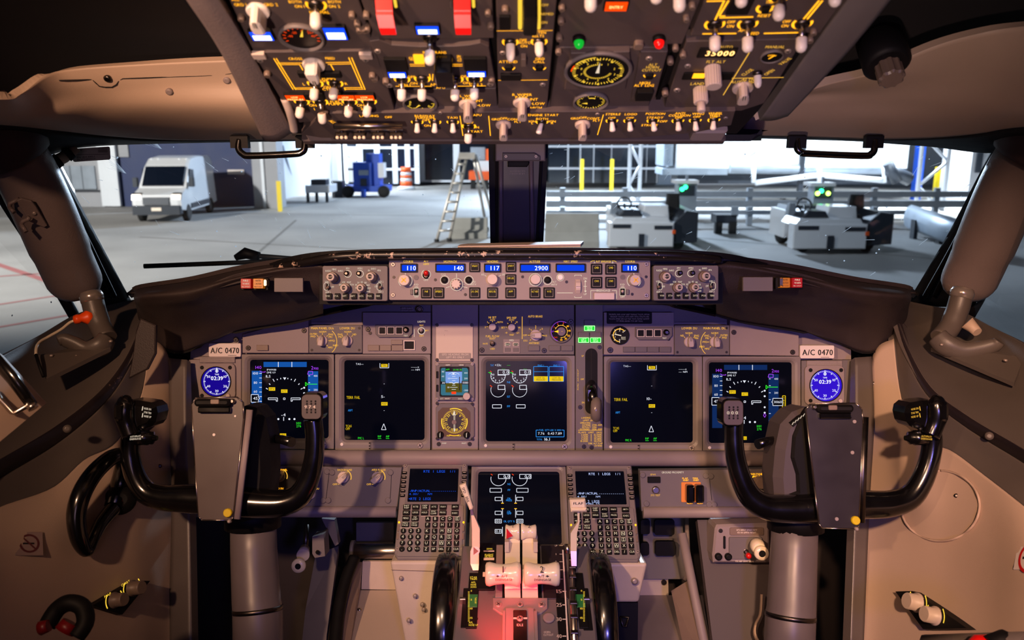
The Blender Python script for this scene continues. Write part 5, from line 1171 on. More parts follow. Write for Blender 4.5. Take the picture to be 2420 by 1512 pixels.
# centre engine display
P = du(FM, (1132, 840, 1358, 1065), (1148, 853, 1340, 1043), 'centre engine display with yellow low oil pressure boxes', 'main display units')
P.T('TAT', 1163, 863, 4.5, 8, 'ecyan'); P.T('+33c', 1177, 862.5, 5, 15, 'ewhite'); P.T('---', 1202, 862.5, 4, 10, 'egreen')
for dx in (0, 51):
    P.arc(1177 + dx, 888, 17, 155, 365, 1.1, 'ewhite'); P.O(1177 + dx, 874, 1203 + dx, 885, 1.4, 'ewhite', .0008); P.T('0.0', 1195 + dx, 879.5, 7, 14, 'ewhite', z=.0009); P.T('--.-', 1190 + dx, 871, 3.5, 17, 'egreen'); P.L(1176 + dx, 886, 1196 + dx, 886, 1.6, 'ewhite')
    for i, (v, a) in enumerate((('10', 165), ('8', 205), ('6', 240), ('4', 285), ('2', 325))): P.T(v, 1177 + dx + 11.5 * math.cos(math.radians(a)), 888 - 11.5 * math.sin(math.radians(a)), 4, 3.2 * len(v), 'ewhite')
    for a in range(165, 366, 20): P.tick(1177 + dx, 888, 14.5, 17, a, 1.0)
    P.PL([(1154 + dx, 880), (1160 + dx, 880), (1158 + dx, 883)], 1.5, 'egreen'); P.L(1158 + dx, 876, 1162 + dx, 879, 1.6, 'ered')
    P.arc(1177 + dx, 921, 17, 160, 375, 1.1, 'ewhite'); P.O(1177 + dx, 910, 1193 + dx, 920, 1.4, 'ewhite', .0008); P.L(1158 + dx, 910, 1163 + dx, 914, 1.8, 'ered')
    P.O(1164 + dx * 1.1, 956, 1185 + dx * 1.1, 964, 1.3, 'ewhite')
    xx = 1261 + dx * 37 / 51; P.T('ENG ' + ('1' if not dx else '2'), xx + 17, 863.5, 4.2, 14, 'ecyan'); P.O(xx, 866, xx + 34, 901, 1.2, 'ecyan'); P.L(xx, 878, xx + 34, 878, 1, 'ecyan'); P.B(xx + .5, 889, xx + 33.5, 901, 'eyel', .0008); P.T('LOW OIL', xx + 17, 892.5, 4, 19, 'pblack', z=.0012); P.T('PRESSURE', xx + 17, 897.5, 4, 21, 'pblack', z=.0012)
for tx, y in (('N1', 903), ('EGT', 937), ('FF', 960)): P.T(tx, 1202, y, 4.6, 7, 'ecyan')
P.O(1267, 1016, 1333, 1032, 1.3, 'ecyan'); P.B(1273, 1014, 1327, 1018, 'screen', .0008); P.T('FUEL QTY-LBS X 1000', 1300, 1016, 4, 51, 'ecyan', z=.001); P.T('7.76', 1279, 1024, 5.5, 15, 'ewhite'); P.T('0.43', 1302, 1024, 5.5, 15, 'ewhite'); P.T('7.89', 1320, 1024, 5.5, 15, 'ewhite'); P.T('TOTAL', 1275, 1038, 4, 13, 'ecyan'); P.T('16.1', 1293, 1037.5, 6.5, 18, 'ewhite'); finish(P)


# clocks and aircraft-number stickers
def clock(px, py, r, label, bright):
    P = Pan(FM, 'cockpit_clock', label, 'clock', 'panel clocks'); k = r / 34; q = lambda v: v * k
    P.plate(px - q(43), py - q(43), px + q(43), py + q(43), 'panel', .006, 12, 'case'); x, y = FM.l(px, py); s_ = FM.sx(px, py)
    for a, c in ((-33, -33), (33, -33), (-33, 33)):
        b = MB(); b.lathe([(4.6 * s_, P.z - .001), (4.6 * s_, P.z + .0006)], *FM.l(px + q(a), py + q(c)), 14); part('button', b, 'black', P.t)
    b = MB(); b.lathe([(4.8 * s_, P.z - .001), (4.8 * s_, P.z + .006), (3.5 * s_, P.z + .007)], *FM.l(px + q(30), py + q(33)), 16); part('set_knob', b, 'knob', P.t)
    b = MB(); b.lathe([((r + 2) * s_, P.z - .001), ((r + 2) * s_, P.z + .002), (r * s_, P.z + .002), (r * s_, P.z + .0008)], x, y, 40); part('ring', b, 'black', P.t)
    b = MB(); b.disc(x, y, r * s_, P.z + .0012, 40); part('dial', b, bright, P.t)
    for i in range(60): P.tick(px, py, r * (.84 if i % 5 else .78), r * .93, i * 6, 1.0 if i % 5 else 1.7, 'clockw', .0016)
    for v, a in (('50', 150), ('10', 30), ('20', -30), ('30', -90), ('40', 210)): P.T(v, px + r * .66 * math.cos(math.radians(a)), py - r * .66 * math.sin(math.radians(a)), 5.4, 8, 'clockw', z=.0016)
    P.T('02:39', px, py - r * .22, 9, 28, 'clockw', z=.0016, bold=.6); P.T('TIME', px, py - r * .48, 3.6, 10, 'clockw', z=.0016); P.L(px, py - r * .95, px, py - r * .62, 2.2, 'clockw', .0017); P.arc(px, py - r * .72, 3.2, 0, 360, 1.0, 'clockw', .0016)
    P.T('CHR', px - q(32), py - q(44), 3, 10, 'printd', z=.0003); P.T('TIME/DATE', px + q(26), py - q(44), 3, 22, 'printd', z=.0003); P.done()
    P = Pan(FM, 'notice_plate', label.replace('round blue digital clock', 'two line engraved notice above the clock').replace(' on', ' on'), 'notice', 'clock notices'); P.plate(px - 42, py - 58, px + 42, py - 44, 'panel', .0045, 1, 'plate'); P.scrawl(px - 39, px + 39, py - 54, 3); P.scrawl(px - 38, px + 36, py - 49, 3); P.done()


M_['clockb'] = emit('clock_blue_bright', (56, 24, 220), .85)
clock(513, 901, 34, 'round blue digital clock on the captain side panel', 'clock')
clock(1949, 910, 37, 'round blue digital clock on the copilot side panel', 'clockb')
for (x0, y0, x1, y1), lb in (((493, 811, 569, 843), 'white aircraft number sticker above the captain clock'), ((1891, 816, 1972, 847), 'white aircraft number sticker above the copilot clock')):
    P = Pan(FM, 'number_sticker', lb, 'sticker', 'aircraft number stickers'); P.plate(x0, y0, x1, y1, 'sticker', .004, 3, 'label_card', -.004); cx, cy = (x0 + x1) / 2, (y0 + y1) / 2
    P.T('A/C 0470', cx, cy + 1, 13, (x1 - x0) * .88, 'pblack', bold=.8); P.L(cx + 8, cy + 12.5, cx + 28, cy + 12.5, 1, 'pblack'); P.done()


# display selector modules
def selector(x0, y0, x1, y1, label, ks):
    P = Pan(FM, 'display_selector_panel', label, 'control panel', 'display selector panels'); P.plate(x0, y0, x1, y1, 'panel2', .006, 2)
    for px, py, head, hw, labs, ang, br in ks:
        P.T(head, px, y0 + 7.5, 5.2, hw, 'amberd'); P.knob(px, py, 10.5, .02, 'knob', 'pointer', ang)
        for tx, dx, dy, w in labs: P.T(tx, px + dx, py + dy, 4.2, w, 'amberd')
        for a in (90, 135, 45): P.tick(px, py, 14, 18, a, 1.0, 'amberd')
        if br:
            P.arc(px, py + 2, 34, -48 if br > 0 else 132, 48 if br > 0 else 228, 1.2, 'amberd'); P.tick(px, py, 14, 18, 0 if br > 0 else 180, 1, 'amberd'); P.tick(px, py, 14, 18, -45 if br > 0 else 225, 1, 'amberd')
    P.screws([(x0 + 7, y1 - 7), (x1 - 7, y0 + 7), (x1 - 7, y1 - 7)], 3); P.done()


LA = [('NORM', 1, -21, 16), ('OUTBD', -21, -16, 17), ('PFD', -22, -10, 11), ('ENG', 20, -15, 11), ('PRI', 19, -9, 8), ('PFD', 24, 0, 11), ('INBD', 31, 11, 12), ('MFD', 19, 16, 11)]
LB = [('NORM', 1, -21, 16), ('ENG', -17, -15, 11), ('PRI', -17, -9, 8), ('ND', 17, -15, 8)]
fl_ = lambda L: [(t, -dx, dy, w) for t, dx, dy, w in L]
selector(730, 768, 856, 834, 'grey panel with two display selector knobs on the captain side', [(762, 805, 'MAIN PANEL DUs', 53, LA, 80, 1), (821, 805, 'LOWER DU', 35, LB, 80, 0)])
selector(1594, 768, 1724, 839, 'grey panel with two display selector knobs on the copilot side', [(1629, 808, 'LOWER DU', 36, fl_(LB), 95, 0), (1690, 808, 'MAIN PANEL DUs', 55, fl_(LA), 95, -1)])

# blank panels beside the selectors
P = Pan(FM, 'blank_panel', 'plain grey panel above the captain outboard display', 'panel', 'blank panels'); P.polyplate([(573, 790), (640, 772), (729, 752), (729, 834), (573, 834)], 'panel', .003); P.screws([(587, 822), (719, 781), (558, 803)], 6); P.block(608, 815, 635, 828, .005, 'knobd', 'cover_block'); P.done()
P = Pan(FM, 'blank_panel', 'plain grey panel above the copilot outboard display', 'panel', 'blank panels'); P.polyplate([(1725, 755), (1800, 772), (1888, 790), (1888, 841), (1725, 839)], 'panel', .003); P.screws([(1734, 785), (1873, 832)], 6); P.done()


# annunciator modules left and right
def ann(x0, y0, x1, y1, bx, by, label, right):
    P = Pan(FM, 'annunciator_panel', label, 'panel', 'autopilot annunciator panels'); P.plate(x0, y0, x1, y1, 'panel', .003, 1)
    b = MB(); b.prism(fl(FM, [(bx, by), (bx + 87, by), (bx + 87, by + 20), (bx + 78, by + 30), (bx + 8, by + 30), (bx, by + 22)]), 0, P.z + .006, .001); part('annunciator_box', b, 'panel2', P.t); z0 = P.z; P.z += .006
    for i in range(3): o = P.frm(bx + 6 + i * 20, by + 5, bx + 23 + i * 20, by + 23, 1.3, .0015, 'print', 'lens_frame', 1); P.block(bx + 8 + i * 20, by + 7, bx + 21 + i * 20, by + 21, .0008, 'black', 'lens', .5)
    x, y = FM.l(bx + 72, by + 12); k = FM.sx(bx, by); b = MB(); b.lathe([(7 * k, P.z), (7 * k, P.z + .003), (3.5 * k, P.z + .0035), (3.5 * k, P.z + .010)], x, y, 16); part('test_knob', b, 'metald', P.t); P.T('TEST', bx + 70, by + 26, 3.5, 10, 'lwhite'); P.z = z0
    P.screws([(x0 + 18, by + 20), (bx + 80, by + 28)], 4)
    return P


P = ann(857, 738, 1018, 836, 889, 767, 'grey annunciator panel with three dark lenses on the captain side', False)
for i in range(3): P.block(870 + i * 28, 815 - (12 if i == 9 else 0), 897 + i * 28, 829, .004, 'knobd', 'annunciator_lens', 1)
P.block(925, 803, 952, 814, .004, 'knobd', 'annunciator_lens', 1); P.frm(954, 804, 981, 827, 2.2, .004, 'print', 'lens_frame', 1); P.block(957, 807, 978, 824, .002, 'black', 'dark_lens', 1)
P.toggle(996, 782, 995, 778, .014, .0028, .0038, .01, m='knob', glow=False, name='lights_test_switch'); P.T('LIGHTS', 996, 760, 4, 18, 'lwhite'); P.T('TEST', 996, 769, 3.5, 10, 'amberd'); P.T('BRT', 1009, 781, 3.5, 8, 'amberd'); P.T('DIM', 996, 793.5, 3.5, 9, 'amberd'); P.L(979, 778, 979, 796, 1, 'lwhite'); P.arc(996, 782, 8, 0, 360, 1.4)
P.screws([(1002, 824), (870, 778)], 6); b = MB(); x, y = FM.l(992, 731); k = FM.sx(992, 731); b.lathe([(8 * k, 0), (8 * k, .006), (5 * k, .006), (4 * k, .003)], x, y, 20); part('ring_button', b, 'metald', P.t); P.scrawl(950, 977, 728, 3); P.scrawl(950, 978, 733.5, 3); P.done()
P = ann(1427, 738, 1593, 838, 1500, 773, 'grey annunciator panel with brake pressure gauge on the copilot side', True)
for i in range(4): P.block(1472 + i * 28.5, 819, 1499.5 + i * 28.5, 832, .004, 'panel2', 'annunciator_lens', 1)
P.screws([(1442, 827)], 7); px, py = 1464, 792; x, y = FM.l(px, py); k = FM.sx(px, py)
b = MB(); b.lathe([(22 * k, 0), (22 * k, P.z + .004), (20 * k, P.z + .004), (20 * k, P.z + .001)], x, y, 32); o = part('brake_gauge', b, 'black', P.t); b = MB(); b.disc(x, y, 20.2 * k, P.z + .0014, 32); part('gauge_dial', b, 'black', o)
P.arc(px, py, 15, 45, 270, 2.2, 'amberd', .0018)
for i in range(6): P.tick(px, py, 13, 18, 40 + i * 46, 1.3, 'lwhite', .0019)
for v, a in (('4', 45), ('3', 90), ('2', 150), ('1', 200), ('0', 270)): P.T(v, px + 11 * math.cos(math.radians(a)), py - 11 * math.sin(math.radians(a)), 4, 3, 'lwhite', z=.0019)
P.T('BRAKE', px + 9, py + 5, 3, 10, 'lwhite', z=.0019); P.T('PRESS', px + 9, py + 9, 3, 10, 'lwhite', z=.0019); P.tick(px, py, -4, 12, 168, 2.2, 'lwhite', .0022); P.done()
P = Pan(FM, 'warning_placard', 'dark four line placard under the hood on the copilot side', 'placard'); P.plate(1434, 737, 1541, 765, 'black', .005, 3, 'plate')
for i in range(4): P.scrawl(1440 + 3 * (i % 2) + 14 * (i == 3), 1536 - 3 * (i % 2) - 14 * (i == 3), 743 + i * 5.2, 2.8)
P.done()

# ---------------------------------------------------------------- standby instruments column
P = Pan(FM, 'standby_column_panel', 'tall grey column panel behind the standby instruments', 'panel'); P.plate(1021, 716, 1130, 1063, 'panel', .002, 1); P.screws([(1037, 1049), (1110, 1049)], 5); P.T('DISP', 1050, 1047, 3, 11, 'lwhite'); P.T('INST', 1097, 1047, 3, 11, 'lwhite'); P.done()
P = Pan(FM, 'blank_panel', 'stained pale blank plate above the standby display', 'panel', 'blank panels'); P.z = .002; P.plate(1030, 764, 1118, 853, mat('stained_plate', (206, 188, 170), .5, chips=((84, 72, 64), 34, .66)), .003, 2); P.screws([(1033, 768), (1115, 768), (1033, 850), (1115, 850)], 4)
P.block(1037, 834, 1113, 849, .0008, 'printd', 'label_strip', 2); P.T('ISFD HEADING FROM', 1076, 837.5, 4.4, 62, 'print', z=.0014); P.T('LEFT IRS ONLY', 1076, 844, 4.4, 42, 'print', z=.0014); P.done()
P = Pan(FM, 'standby_flight_display', 'small standby flight display with blue sky and olive ground', 'display screen'); P.z = .002; P.plate(1030, 858, 1121, 946, 'panel2', .008, 8, 'case'); P.screws([(1033, 860), (1116, 860), (1033, 943), (1116, 943)], 4, SCREWL)
o = P.frm(1039, 866, 1109, 937, 2.5, .002, 'black', 'bezel', 6)
P.B(1041, 868, 1107, 935, 'screen', .0005); P.B(1041.5, 868, 1053, 935, emit('isfd_tape', (58, 112, 134), .8), .0007) if False else None
M_['isky'] = emit('standby_sky', (128, 164, 236), .95); M_['ignd'] = emit('standby_ground', (92, 84, 28), .9); M_['itape'] = emit('standby_tape', (64, 120, 140), .85)
P.B(1042, 869, 1053, 934, 'itape', .0008); P.B(1092, 869, 1107, 934, 'itape', .0008); P.B(1053, 878, 1092, 905, 'isky', .0008); P.B(1053, 905, 1092, 927, 'ignd', .0008); P.B(1053, 927, 1092, 934, 'itape', .0008); P.B(1067, 925, 1078, 931, 'ered', .001)
P.T('APP', 1058, 873, 4, 9, 'egreen', z=.001); P.T('29.98 IN', 1081, 873.5, 3.8, 21, 'egreen', z=.001)
for v, x, y in (('80', 1047, 878), ('60', 1047, 889), ('400', 1101, 881), ('200', 1101, 894), ('-200', 1101, 922), ('10', 1061, 894), ('10', 1060, 915)): P.T(v, x, y, 3.6, 2.6 * len(v), 'ewhite', z=.0012)
P.B(1041, 901, 1053, 908, 'screen', .001); P.B(1091, 900, 1107, 908, 'screen', .001); P.T('30', 1048, 904.5, 4.5, 7, 'ewhite', z=.0014); P.T('0080', 1100, 904, 4.5, 13, 'ewhite', z=.0014)
for y, w in ((885, 6), (889.5, 4), (894, 9), (899, 4), (910, 4), (915, 9), (920, 5)): P.L(1072.5 - w, y, 1072.5 + w, y, .9, 'ewhite', .0012)
P.PL([(1062, 904), (1069, 904), (1072.5, 907), (1076, 904), (1083, 904)], 1.6, 'ewhite', .0014); P.L(1086, 890, 1086, 922, 1.8, 'screen', .0013); P.arc(1072.5, 900, 20, 50, 130, .9, 'ewhite', .0012)
P.pr('ewhite').poly([FM.l(1069, 880), FM.l(1072.5, 885), FM.l(1076, 880)], P.z + .0013)
for x0, y0, x1, y1, tx in ((1051, 860, 1066, 864.5, 'APP'), (1083, 860, 1098, 864.5, 'HP/IN'), (1049, 939.5, 1066, 944, 'RST')): b = P.block(x0, y0, x1, y1, .003, 'panel', 'button', 1); P.T(tx, (x0 + x1) / 2, (y0 + y1) / 2, 2.8, 9, 'lwhite', z=.0034)
P.T('ATT', 1044, 942, 3, 7, 'lwhite'); P.T('BARO', 1088, 942, 3, 10, 'lwhite'); P.block(1031, 877, 1036, 893, .003, 'black', 'side_key'); P.block(1031, 909, 1036, 925, .003, 'black', 'side_key'); P.knob(1103.5, 935, 8.5, .016, 'knob', 'round', skirt=1.0, name='baro_knob'); finish(P)
P = Pan(FM, 'radio_magnetic_indicator', 'round amber lit compass indicator with white double needle', 'instrument'); P.z = .002
P.polyplate([(1030, 963), (1040, 953), (1112, 953), (1121, 963), (1121, 1030), (1112, 1040), (1040, 1040), (1030, 1030)], 'panel2', .006, 'case'); P.screws([(1033, 953), (1116, 954), (1033, 1036), (1116, 1037)], 3.5)
px, py = 1074, 996; x, y = FM.l(px, py); k = FM.sx(px, py); b = MB(); b.prism(fl(FM, [(1036, 972), (1046, 962), (1102, 962), (1112, 972), (1112, 1018), (1104, 1030), (1044, 1030), (1036, 1018)]), P.z, P.z + .001); part('dial_well', b, mat('dial_brown', (58, 40, 26), .5, em=(120, 66, 10), es=.25), P.t)
b = MB(); b.disc(x, y, 21 * k, P.z + .0014); part('card', b, mat('dial_brown_dark', (36, 26, 20), .5), P.t)
P.arc(px, py, 31, 55, 110, 2.2, 'lyel', .0016); P.arc(px, py, 30, 165, 215, 2.2, 'lyel', .0016); P.arc(px, py, 30, -35, 15, 2.2, 'lyel', .0016); P.arc(px, py - 1, 34, 250, 290, 1.4, 'amber', .0016)
for i in range(72): P.tick(px, py, 25 if i % 2 else 22.5, 28, i * 5, .8, 'lyel', .0018)
for i, v in enumerate(('0', '3', '6', '9', '12', '15', '18', '21', '24', '27', '30', '33')): a = 105 - i * 30; P.T(v, px + 19.5 * math.cos(math.radians(a)), py - 19.5 * math.sin(math.radians(a)), 5, 3.6 * len(v), 'lyel', z=.0018, rot=math.radians(a - 90))
P.L(px, 972, px, 1019, 3.4, 'lwhite', .0022); P.L(px, 980, px, 1012, 1.4, 'pblack', .0024); P.pr('lwhite').poly([FM.l(px - 4, 980), FM.l(px + 4, 980), FM.l(px, 968)], P.z + .0023); b = MB(); b.disc(x, y, 5.5 * k, P.z + .0026, 20); part('needle_boss', b, 'knobd', P.t)
for qx, ang in ((1041, 85), (1103, 80)): P.knob(qx, 1027, 6.5, .010, 'black', 'pointer', ang, name='selector_knob'); P.L(qx, 1022, qx, 1031, 1.4, 'lwhite', .0125)
for qx in (1040, 1107):
    for i, c in enumerate('VOR'): P.T(c, qx, 1003 + i * 5, 3.4, 3, 'lyel')
P.T('ADF', 1060, 1029, 3.6, 9, 'lyel', z=.0018); P.T('ADF', 1085, 1029, 3.6, 9, 'lyel', z=.0018); P.done()

# ---------------------------------------------------------------- engine/autobrake module
P = Pan(FM, 'engine_control_panel', 'grey panel with fuel flow, speed reference and auto brake selectors', 'control panel'); P.plate(1132, 716, 1357, 838, 'panel2', .003, 1)
for px, py, head, hw, labs in ((1164, 772, 'N1 SET', 18, (('AUTO', 0, -16, 12), ('1', -12, -11, 2), ('BOTH', 18, -11, 12), ('2', -17, 1, 3))), (1209, 773, 'SPD REF', 23, (('AUTO', 0, -17, 12), ('V1', 12, -12, 4), ('VR', 18, 1, 6), ('WT', 15, 14, 7), ('VREF', 0, 18, 11), ('SET', -20, 1, 9), ('-0', -13, 13, 6)))):
    P.T(head, px, py - 22, 4.8, hw, 'amberd'); P.knob(px, py, 8.5, .018, 'knob', 'round', skirt=1.15, name='selector_knob')
    for tx, dx, dy, w in labs: P.T(tx, px + dx, py + dy, 3.8, w, 'amberd')
    for a in (90, 45, 135, 180): P.tick(px, py, 11, 14, a, 1, 'amberd')
P.T('FUEL FLOW', 1164, 794.5, 4.6, 32, 'amberd'); P.T('RESET', 1164, 800, 3.6, 14, 'amberd'); P.T('RATE', 1147, 812, 4, 11, 'amberd'); P.T('USED', 1164, 824, 4, 11, 'amberd'); P.toggle(1164, 812, 1163, 809, .016, .003, .004, .009, m='knobd', glow=False, name='fuel_flow_switch')
P.screws([(1139, 827), (1286, 828), (1349, 760)], 6); P.L(1234, 748, 1234, 801, 1.3, 'amberd')
P.block(1189, 801, 1229, 835, .0015, 'panel', 'switch_subpanel', 1); P.T('MFD', 1209, 804, 4, 10, 'lwhite', z=.002)
for i, tx in enumerate(('ENG', 'SYS')):
    xx = 1193 + i * 19.5; P.frm(xx, 809, xx + 13, 818, 1.2, .004, 'print', 'key_frame', 1); P.block(xx + 1, 810, xx + 12, 817, .003, 'black', 'key'); P.T(tx, xx + 6.5, 813.5, 4, 9, 'lwhite', z=.0036); P.block(xx, 822, xx + 14, 831, .002, 'panel2', 'blank_key')
P.T('AUTO BRAKE', 1265, 747.5, 5, 34, 'amberd'); P.block(1251, 755, 1279, 765, .004, 'panel2', 'annunciator_lens'); P.knob(1266, 792, 12, .022, 'knob', 'pointer', 182, 1.15, 'auto_brake_knob'); P.T('ANTISKID', 1262, 810.5, 4.6, 24, 'amberd')
for tx, dx, dy, w in (('OFF', -25, 0, 9), ('RTO', -24, 13, 9), ('1', -15, -15, 2), ('2', 0, -21, 3), ('3', 15, -15, 3), ('MAX', 22, 1, 10)): P.T(tx, 1266 + dx, 792 + dy, 4, w, 'amberd')
for a in (90, 50, 130, 180, 222, 0): P.tick(1266, 792, 14.5, 18.5, a, 1, 'amberd')
for x0, x1 in ((1248, 1275), (1297, 1324), (1326, 1353)): P.block(x0, 816, x1, 829, .004, 'panel2', 'annunciator_lens')
px, py = 1326, 783; x, y = FM.l(px, py); k = FM.sx(px, py); b = MB(); b.lathe([(28 * k, P.z - .001), (28 * k, P.z + .002), (25 * k, P.z + .005), (23 * k, P.z + .003)], x, y, 36); o = part('flap_gauge', b, 'panel2', P.t); b = MB(); b.disc(x, y, 24.5 * k, P.z + .0035, 36); part('gauge_dial', b, 'black', o); b = MB(); b.disc(x, y, 10 * k, P.z + .004, 24); part('dial_hub', b, 'knobd', o)
for i, (v, a) in enumerate((('1', 148), ('2', 115), ('5', 75), ('10', 38), ('15', 5), ('25', -30), ('30', -58), ('40', -90))): P.T(v, px + 20 * math.cos(math.radians(a)), py - 20 * math.sin(math.radians(a)), 4, 2.8 * len(v), 'amber' if i > 2 else 'ered', z=.005); P.tick(px, py, 14, 17, a, 1.6, 'amberd', .005)
P.T('UP', px - 20, py, 3.6, 5, 'emag', z=.005); P.T('FLAPS', px - 13, py + 14, 3, 8, 'ered', z=.005); P.arc(px, py, 14.5, -95, 160, 1.2, 'amberd', .005); P.tick(px, py, -3, -1, 180, 1, 'amberd', .0052); P.pr('amber').poly([FM.l(px - 17, py), FM.l(px - 7, py - 3), FM.l(px - 7, py + 3)], P.z + .0055); P.arc(px, py, 23.5, 60, 250, 1.0, 'emag', .004); P.done()

# ---------------------------------------------------------------- landing gear panel
P = Pan(FM, 'landing_gear_controls', 'narrow grey landing gear panel with three green lights and lever slot', 'control panel'); P.plate(1360, 716, 1425, 1067, 'panel2', .003, 1)
for x0, y0, tx in ((1380, 769, 'NOSE'), (1366, 797, 'LEFT'), (1394, 797, 'RIGHT')):
    P.block(x0, y0 - 13, x0 + 26, y0, .004, 'panel2', 'red_lens'); o = P.block(x0, y0, x0 + 26, y0 + 13, .004, 'gear', 'green_lens', 1); P.O(x0 + 1, y0 + 1, x0 + 25, y0 + 12, 1.2, 'gearw', .0045); P.T(tx, x0 + 13, y0 + 4.3, 3.6, 13, 'gearw', z=.0046); P.T('GEAR', x0 + 13, y0 + 8.8, 3.6, 13, 'gearw', z=.0046)
x, y, w, h = P.r(1383, 823, 1412, 978); b = MB(); b.rrect(x, y, w, h, w / 2, P.z - .001, P.z + .0006, 0, 6); part('lever_slot', b, 'black', P.t); b = MB(); b.line(*FM.l(1397, 825), *FM.l(1397, 976), .002, P.z + .0008); part('slot_groove', b, 'seam', P.t)
P.T('UP', 1377, 841, 4, 5, 'amberd'); P.T('OFF', 1376, 896, 4, 8, 'amberd'); P.T('DN', 1378, 951, 4, 6, 'amberd')
for i, c in enumerate('LANDING GEAR'): P.T(c, 1366, 874 + i * 4.2, 3.2, 2.4, 'amberd') if c != ' ' else None
for tx, x, y, w in (('LANDING GEAR', 1392, 987, 36), ('LIMIT (IAS)', 1393, 993, 30), ('OPERATING', 1383, 999, 24), ('EXTEND', 1386, 1004, 19), ('270K-.82M', 1411, 1004, 23), ('RETRACT', 1386, 1009, 20), ('235K', 1405, 1009, 11), ('EXTENDED', 1382, 1014, 22), ('320K-.82M', 1411, 1014, 23), ('FLAPS', 1376, 1021.5, 18), ('LIMIT', 1397, 1021.5, 13), ('(IAS)', 1416, 1021.5, 12), ('1-250K', 1382, 1027, 16), ('2-250K', 1382, 1032, 16), ('5-250K', 1382, 1037, 16), ('10-205K', 1381, 1042, 18), ('15-200K', 1413, 1027, 18), ('25-195K', 1413, 1032, 18), ('30-180K', 1413, 1037, 18), ('40-170K', 1413, 1042, 18), ('230K ALT FLAP', 1407, 1047.5, 34), ('EXTEND', 1414, 1053, 17)): P.T(tx, x, y, 3.8, w, 'amberd')
P.L(1366, 1016.5, 1422, 1016.5, .9, 'amberd'); P.L(1397, 1025, 1397, 1043, .9, 'amberd'); P.screws([(1380, 1055), (1398, 1057), (1417, 820), (1371, 962)], 5); P.done()
t = thing('landing_gear_lever', 'dark gear lever with grey wheel shaped knob standing out of its slot', 'lever', FM)
a = Vector((*FM.l(1398, 905), .0)); e = Vector((*FM.l(1404, 950, .06), .06)); b = MB(); b.tube([a, (a + e) / 2 + Vector((-.004, .004, .01)), e], [.008, .011, .009], 12); part('arm', b, 'gloss', t); x, y = FM.l(1410, 975, .065)
b = MB(); b.lathe([(.008, -.010), (.019, -.010), (.024, -.006), (.026, 0), (.024, .006), (.019, .010), (.008, .010)], 0, 0, 28, Matrix.Translation((x, y + .006, .062)) @ Matrix.Rotation(math.radians(78), 4, 'Y')); part('wheel_knob', b, mat('clear_grey_knob', (120, 108, 100), .25, var=.1, scale=40), t)
b = MB(); b.box(-.003, -.012, -.002, .003, .012, .002, .0005, Matrix.Translation((*FM.l(1392, 934, .045), .05))); part('lever_lock', b, 'metald', t)

# ================================================================ OVERHEAD PANEL
FO = Fr(W(1210, 325, 1.1834), RT, W(1210, 0, .8547) - W(1210, 325, 1.1834)); FO.base = -.0115
t = thing('overhead_carrier', 'dark carrier frame holding the overhead switch panels', 'overhead frame', FO)
b = MB(); b.prism([(-.335, -.012), (.335, -.012), (.345, .06), (.37, .56), (-.37, .56), (-.345, .06)], -.05, -.012); part('carrier', b, 'dark', t)
for x in (-.165, -.021, .047, .197): b = MB(); b.box(x - .003, .02, -.012, x + .003, .5, -.007); part('mounting_rail', b, 'black', t)
OS = dict(h=6)


def dome(P, pts, r=7):
    for px, py in pts:
        x, y = P.l(px, py); k = r * P.fr.sx(px, py); b = MB(); b.lathe([(k, P.z - .003), (k, P.z + .004), (k * .8, P.z + .0065)], x, y, 14); o = part('fastener', b, 'knobd', P.t)
        b = MB(); b.line(x - k * .6, y, x + k * .6, y, k * .25, P.z + .0067); part('slot', b, 'seam', o)


def lamp(P, x0, y0, x1, y1, m, m2=None, txt=None, name='annunciator', fr_=.55):
    cx, cy, w, h = P.r(x0, y0, x1, y1); b = MB(); b.rrect(cx, cy, w * 1.12, h * 1.15, .001, P.z - .001, P.z + .004, .0008); o = part(name, b, 'black', P.t)
    b = MB(); b.poly([(cx - w / 2, cy - h / 2), (cx + w / 2, cy - h / 2), (cx + w / 2, cy + h / 2), (cx - w / 2, cy + h / 2)], P.z + .0044); part('lens', b, m, o)
    if m2: b = MB(); b.poly([(cx - w * .42, cy - h * .42), (cx + w * .42, cy - h * .42), (cx + w * .42, cy - h * .42 + h * fr_), (cx - w * .42, cy - h * .42 + h * fr_)], P.z + .0048); part('lit_half', b, m2, o)
    if txt:
        b = MB(); n = len(txt)
        for i, q in enumerate(txt): b.text(q, cx, cy + h * (.22 - .44 * i / max(1, n - 1) if n > 1 else 0), h * .28, P.z + .0052, w * min(.85, .12 * len(q)))
        part('legend', b, 'annt', o)
    return o


def gauge(P, px, py, r, m_d='black', name='gauge', h=.006):
    x, y = P.l(px, py); k = P.fr.sx(px, py); b = MB(); b.lathe([(r * 1.1 * k, P.z - .001), (r * 1.1 * k, P.z + h), (r * k, P.z + h), (r * .98 * k, P.z + .002)], x, y, 40); o = part(name, b, 'panel2', P.t); b = MB(); b.disc(x, y, r * k, P.z + .0025, 40); part('dial', b, m_d, o); return o


A6 = 'amber'
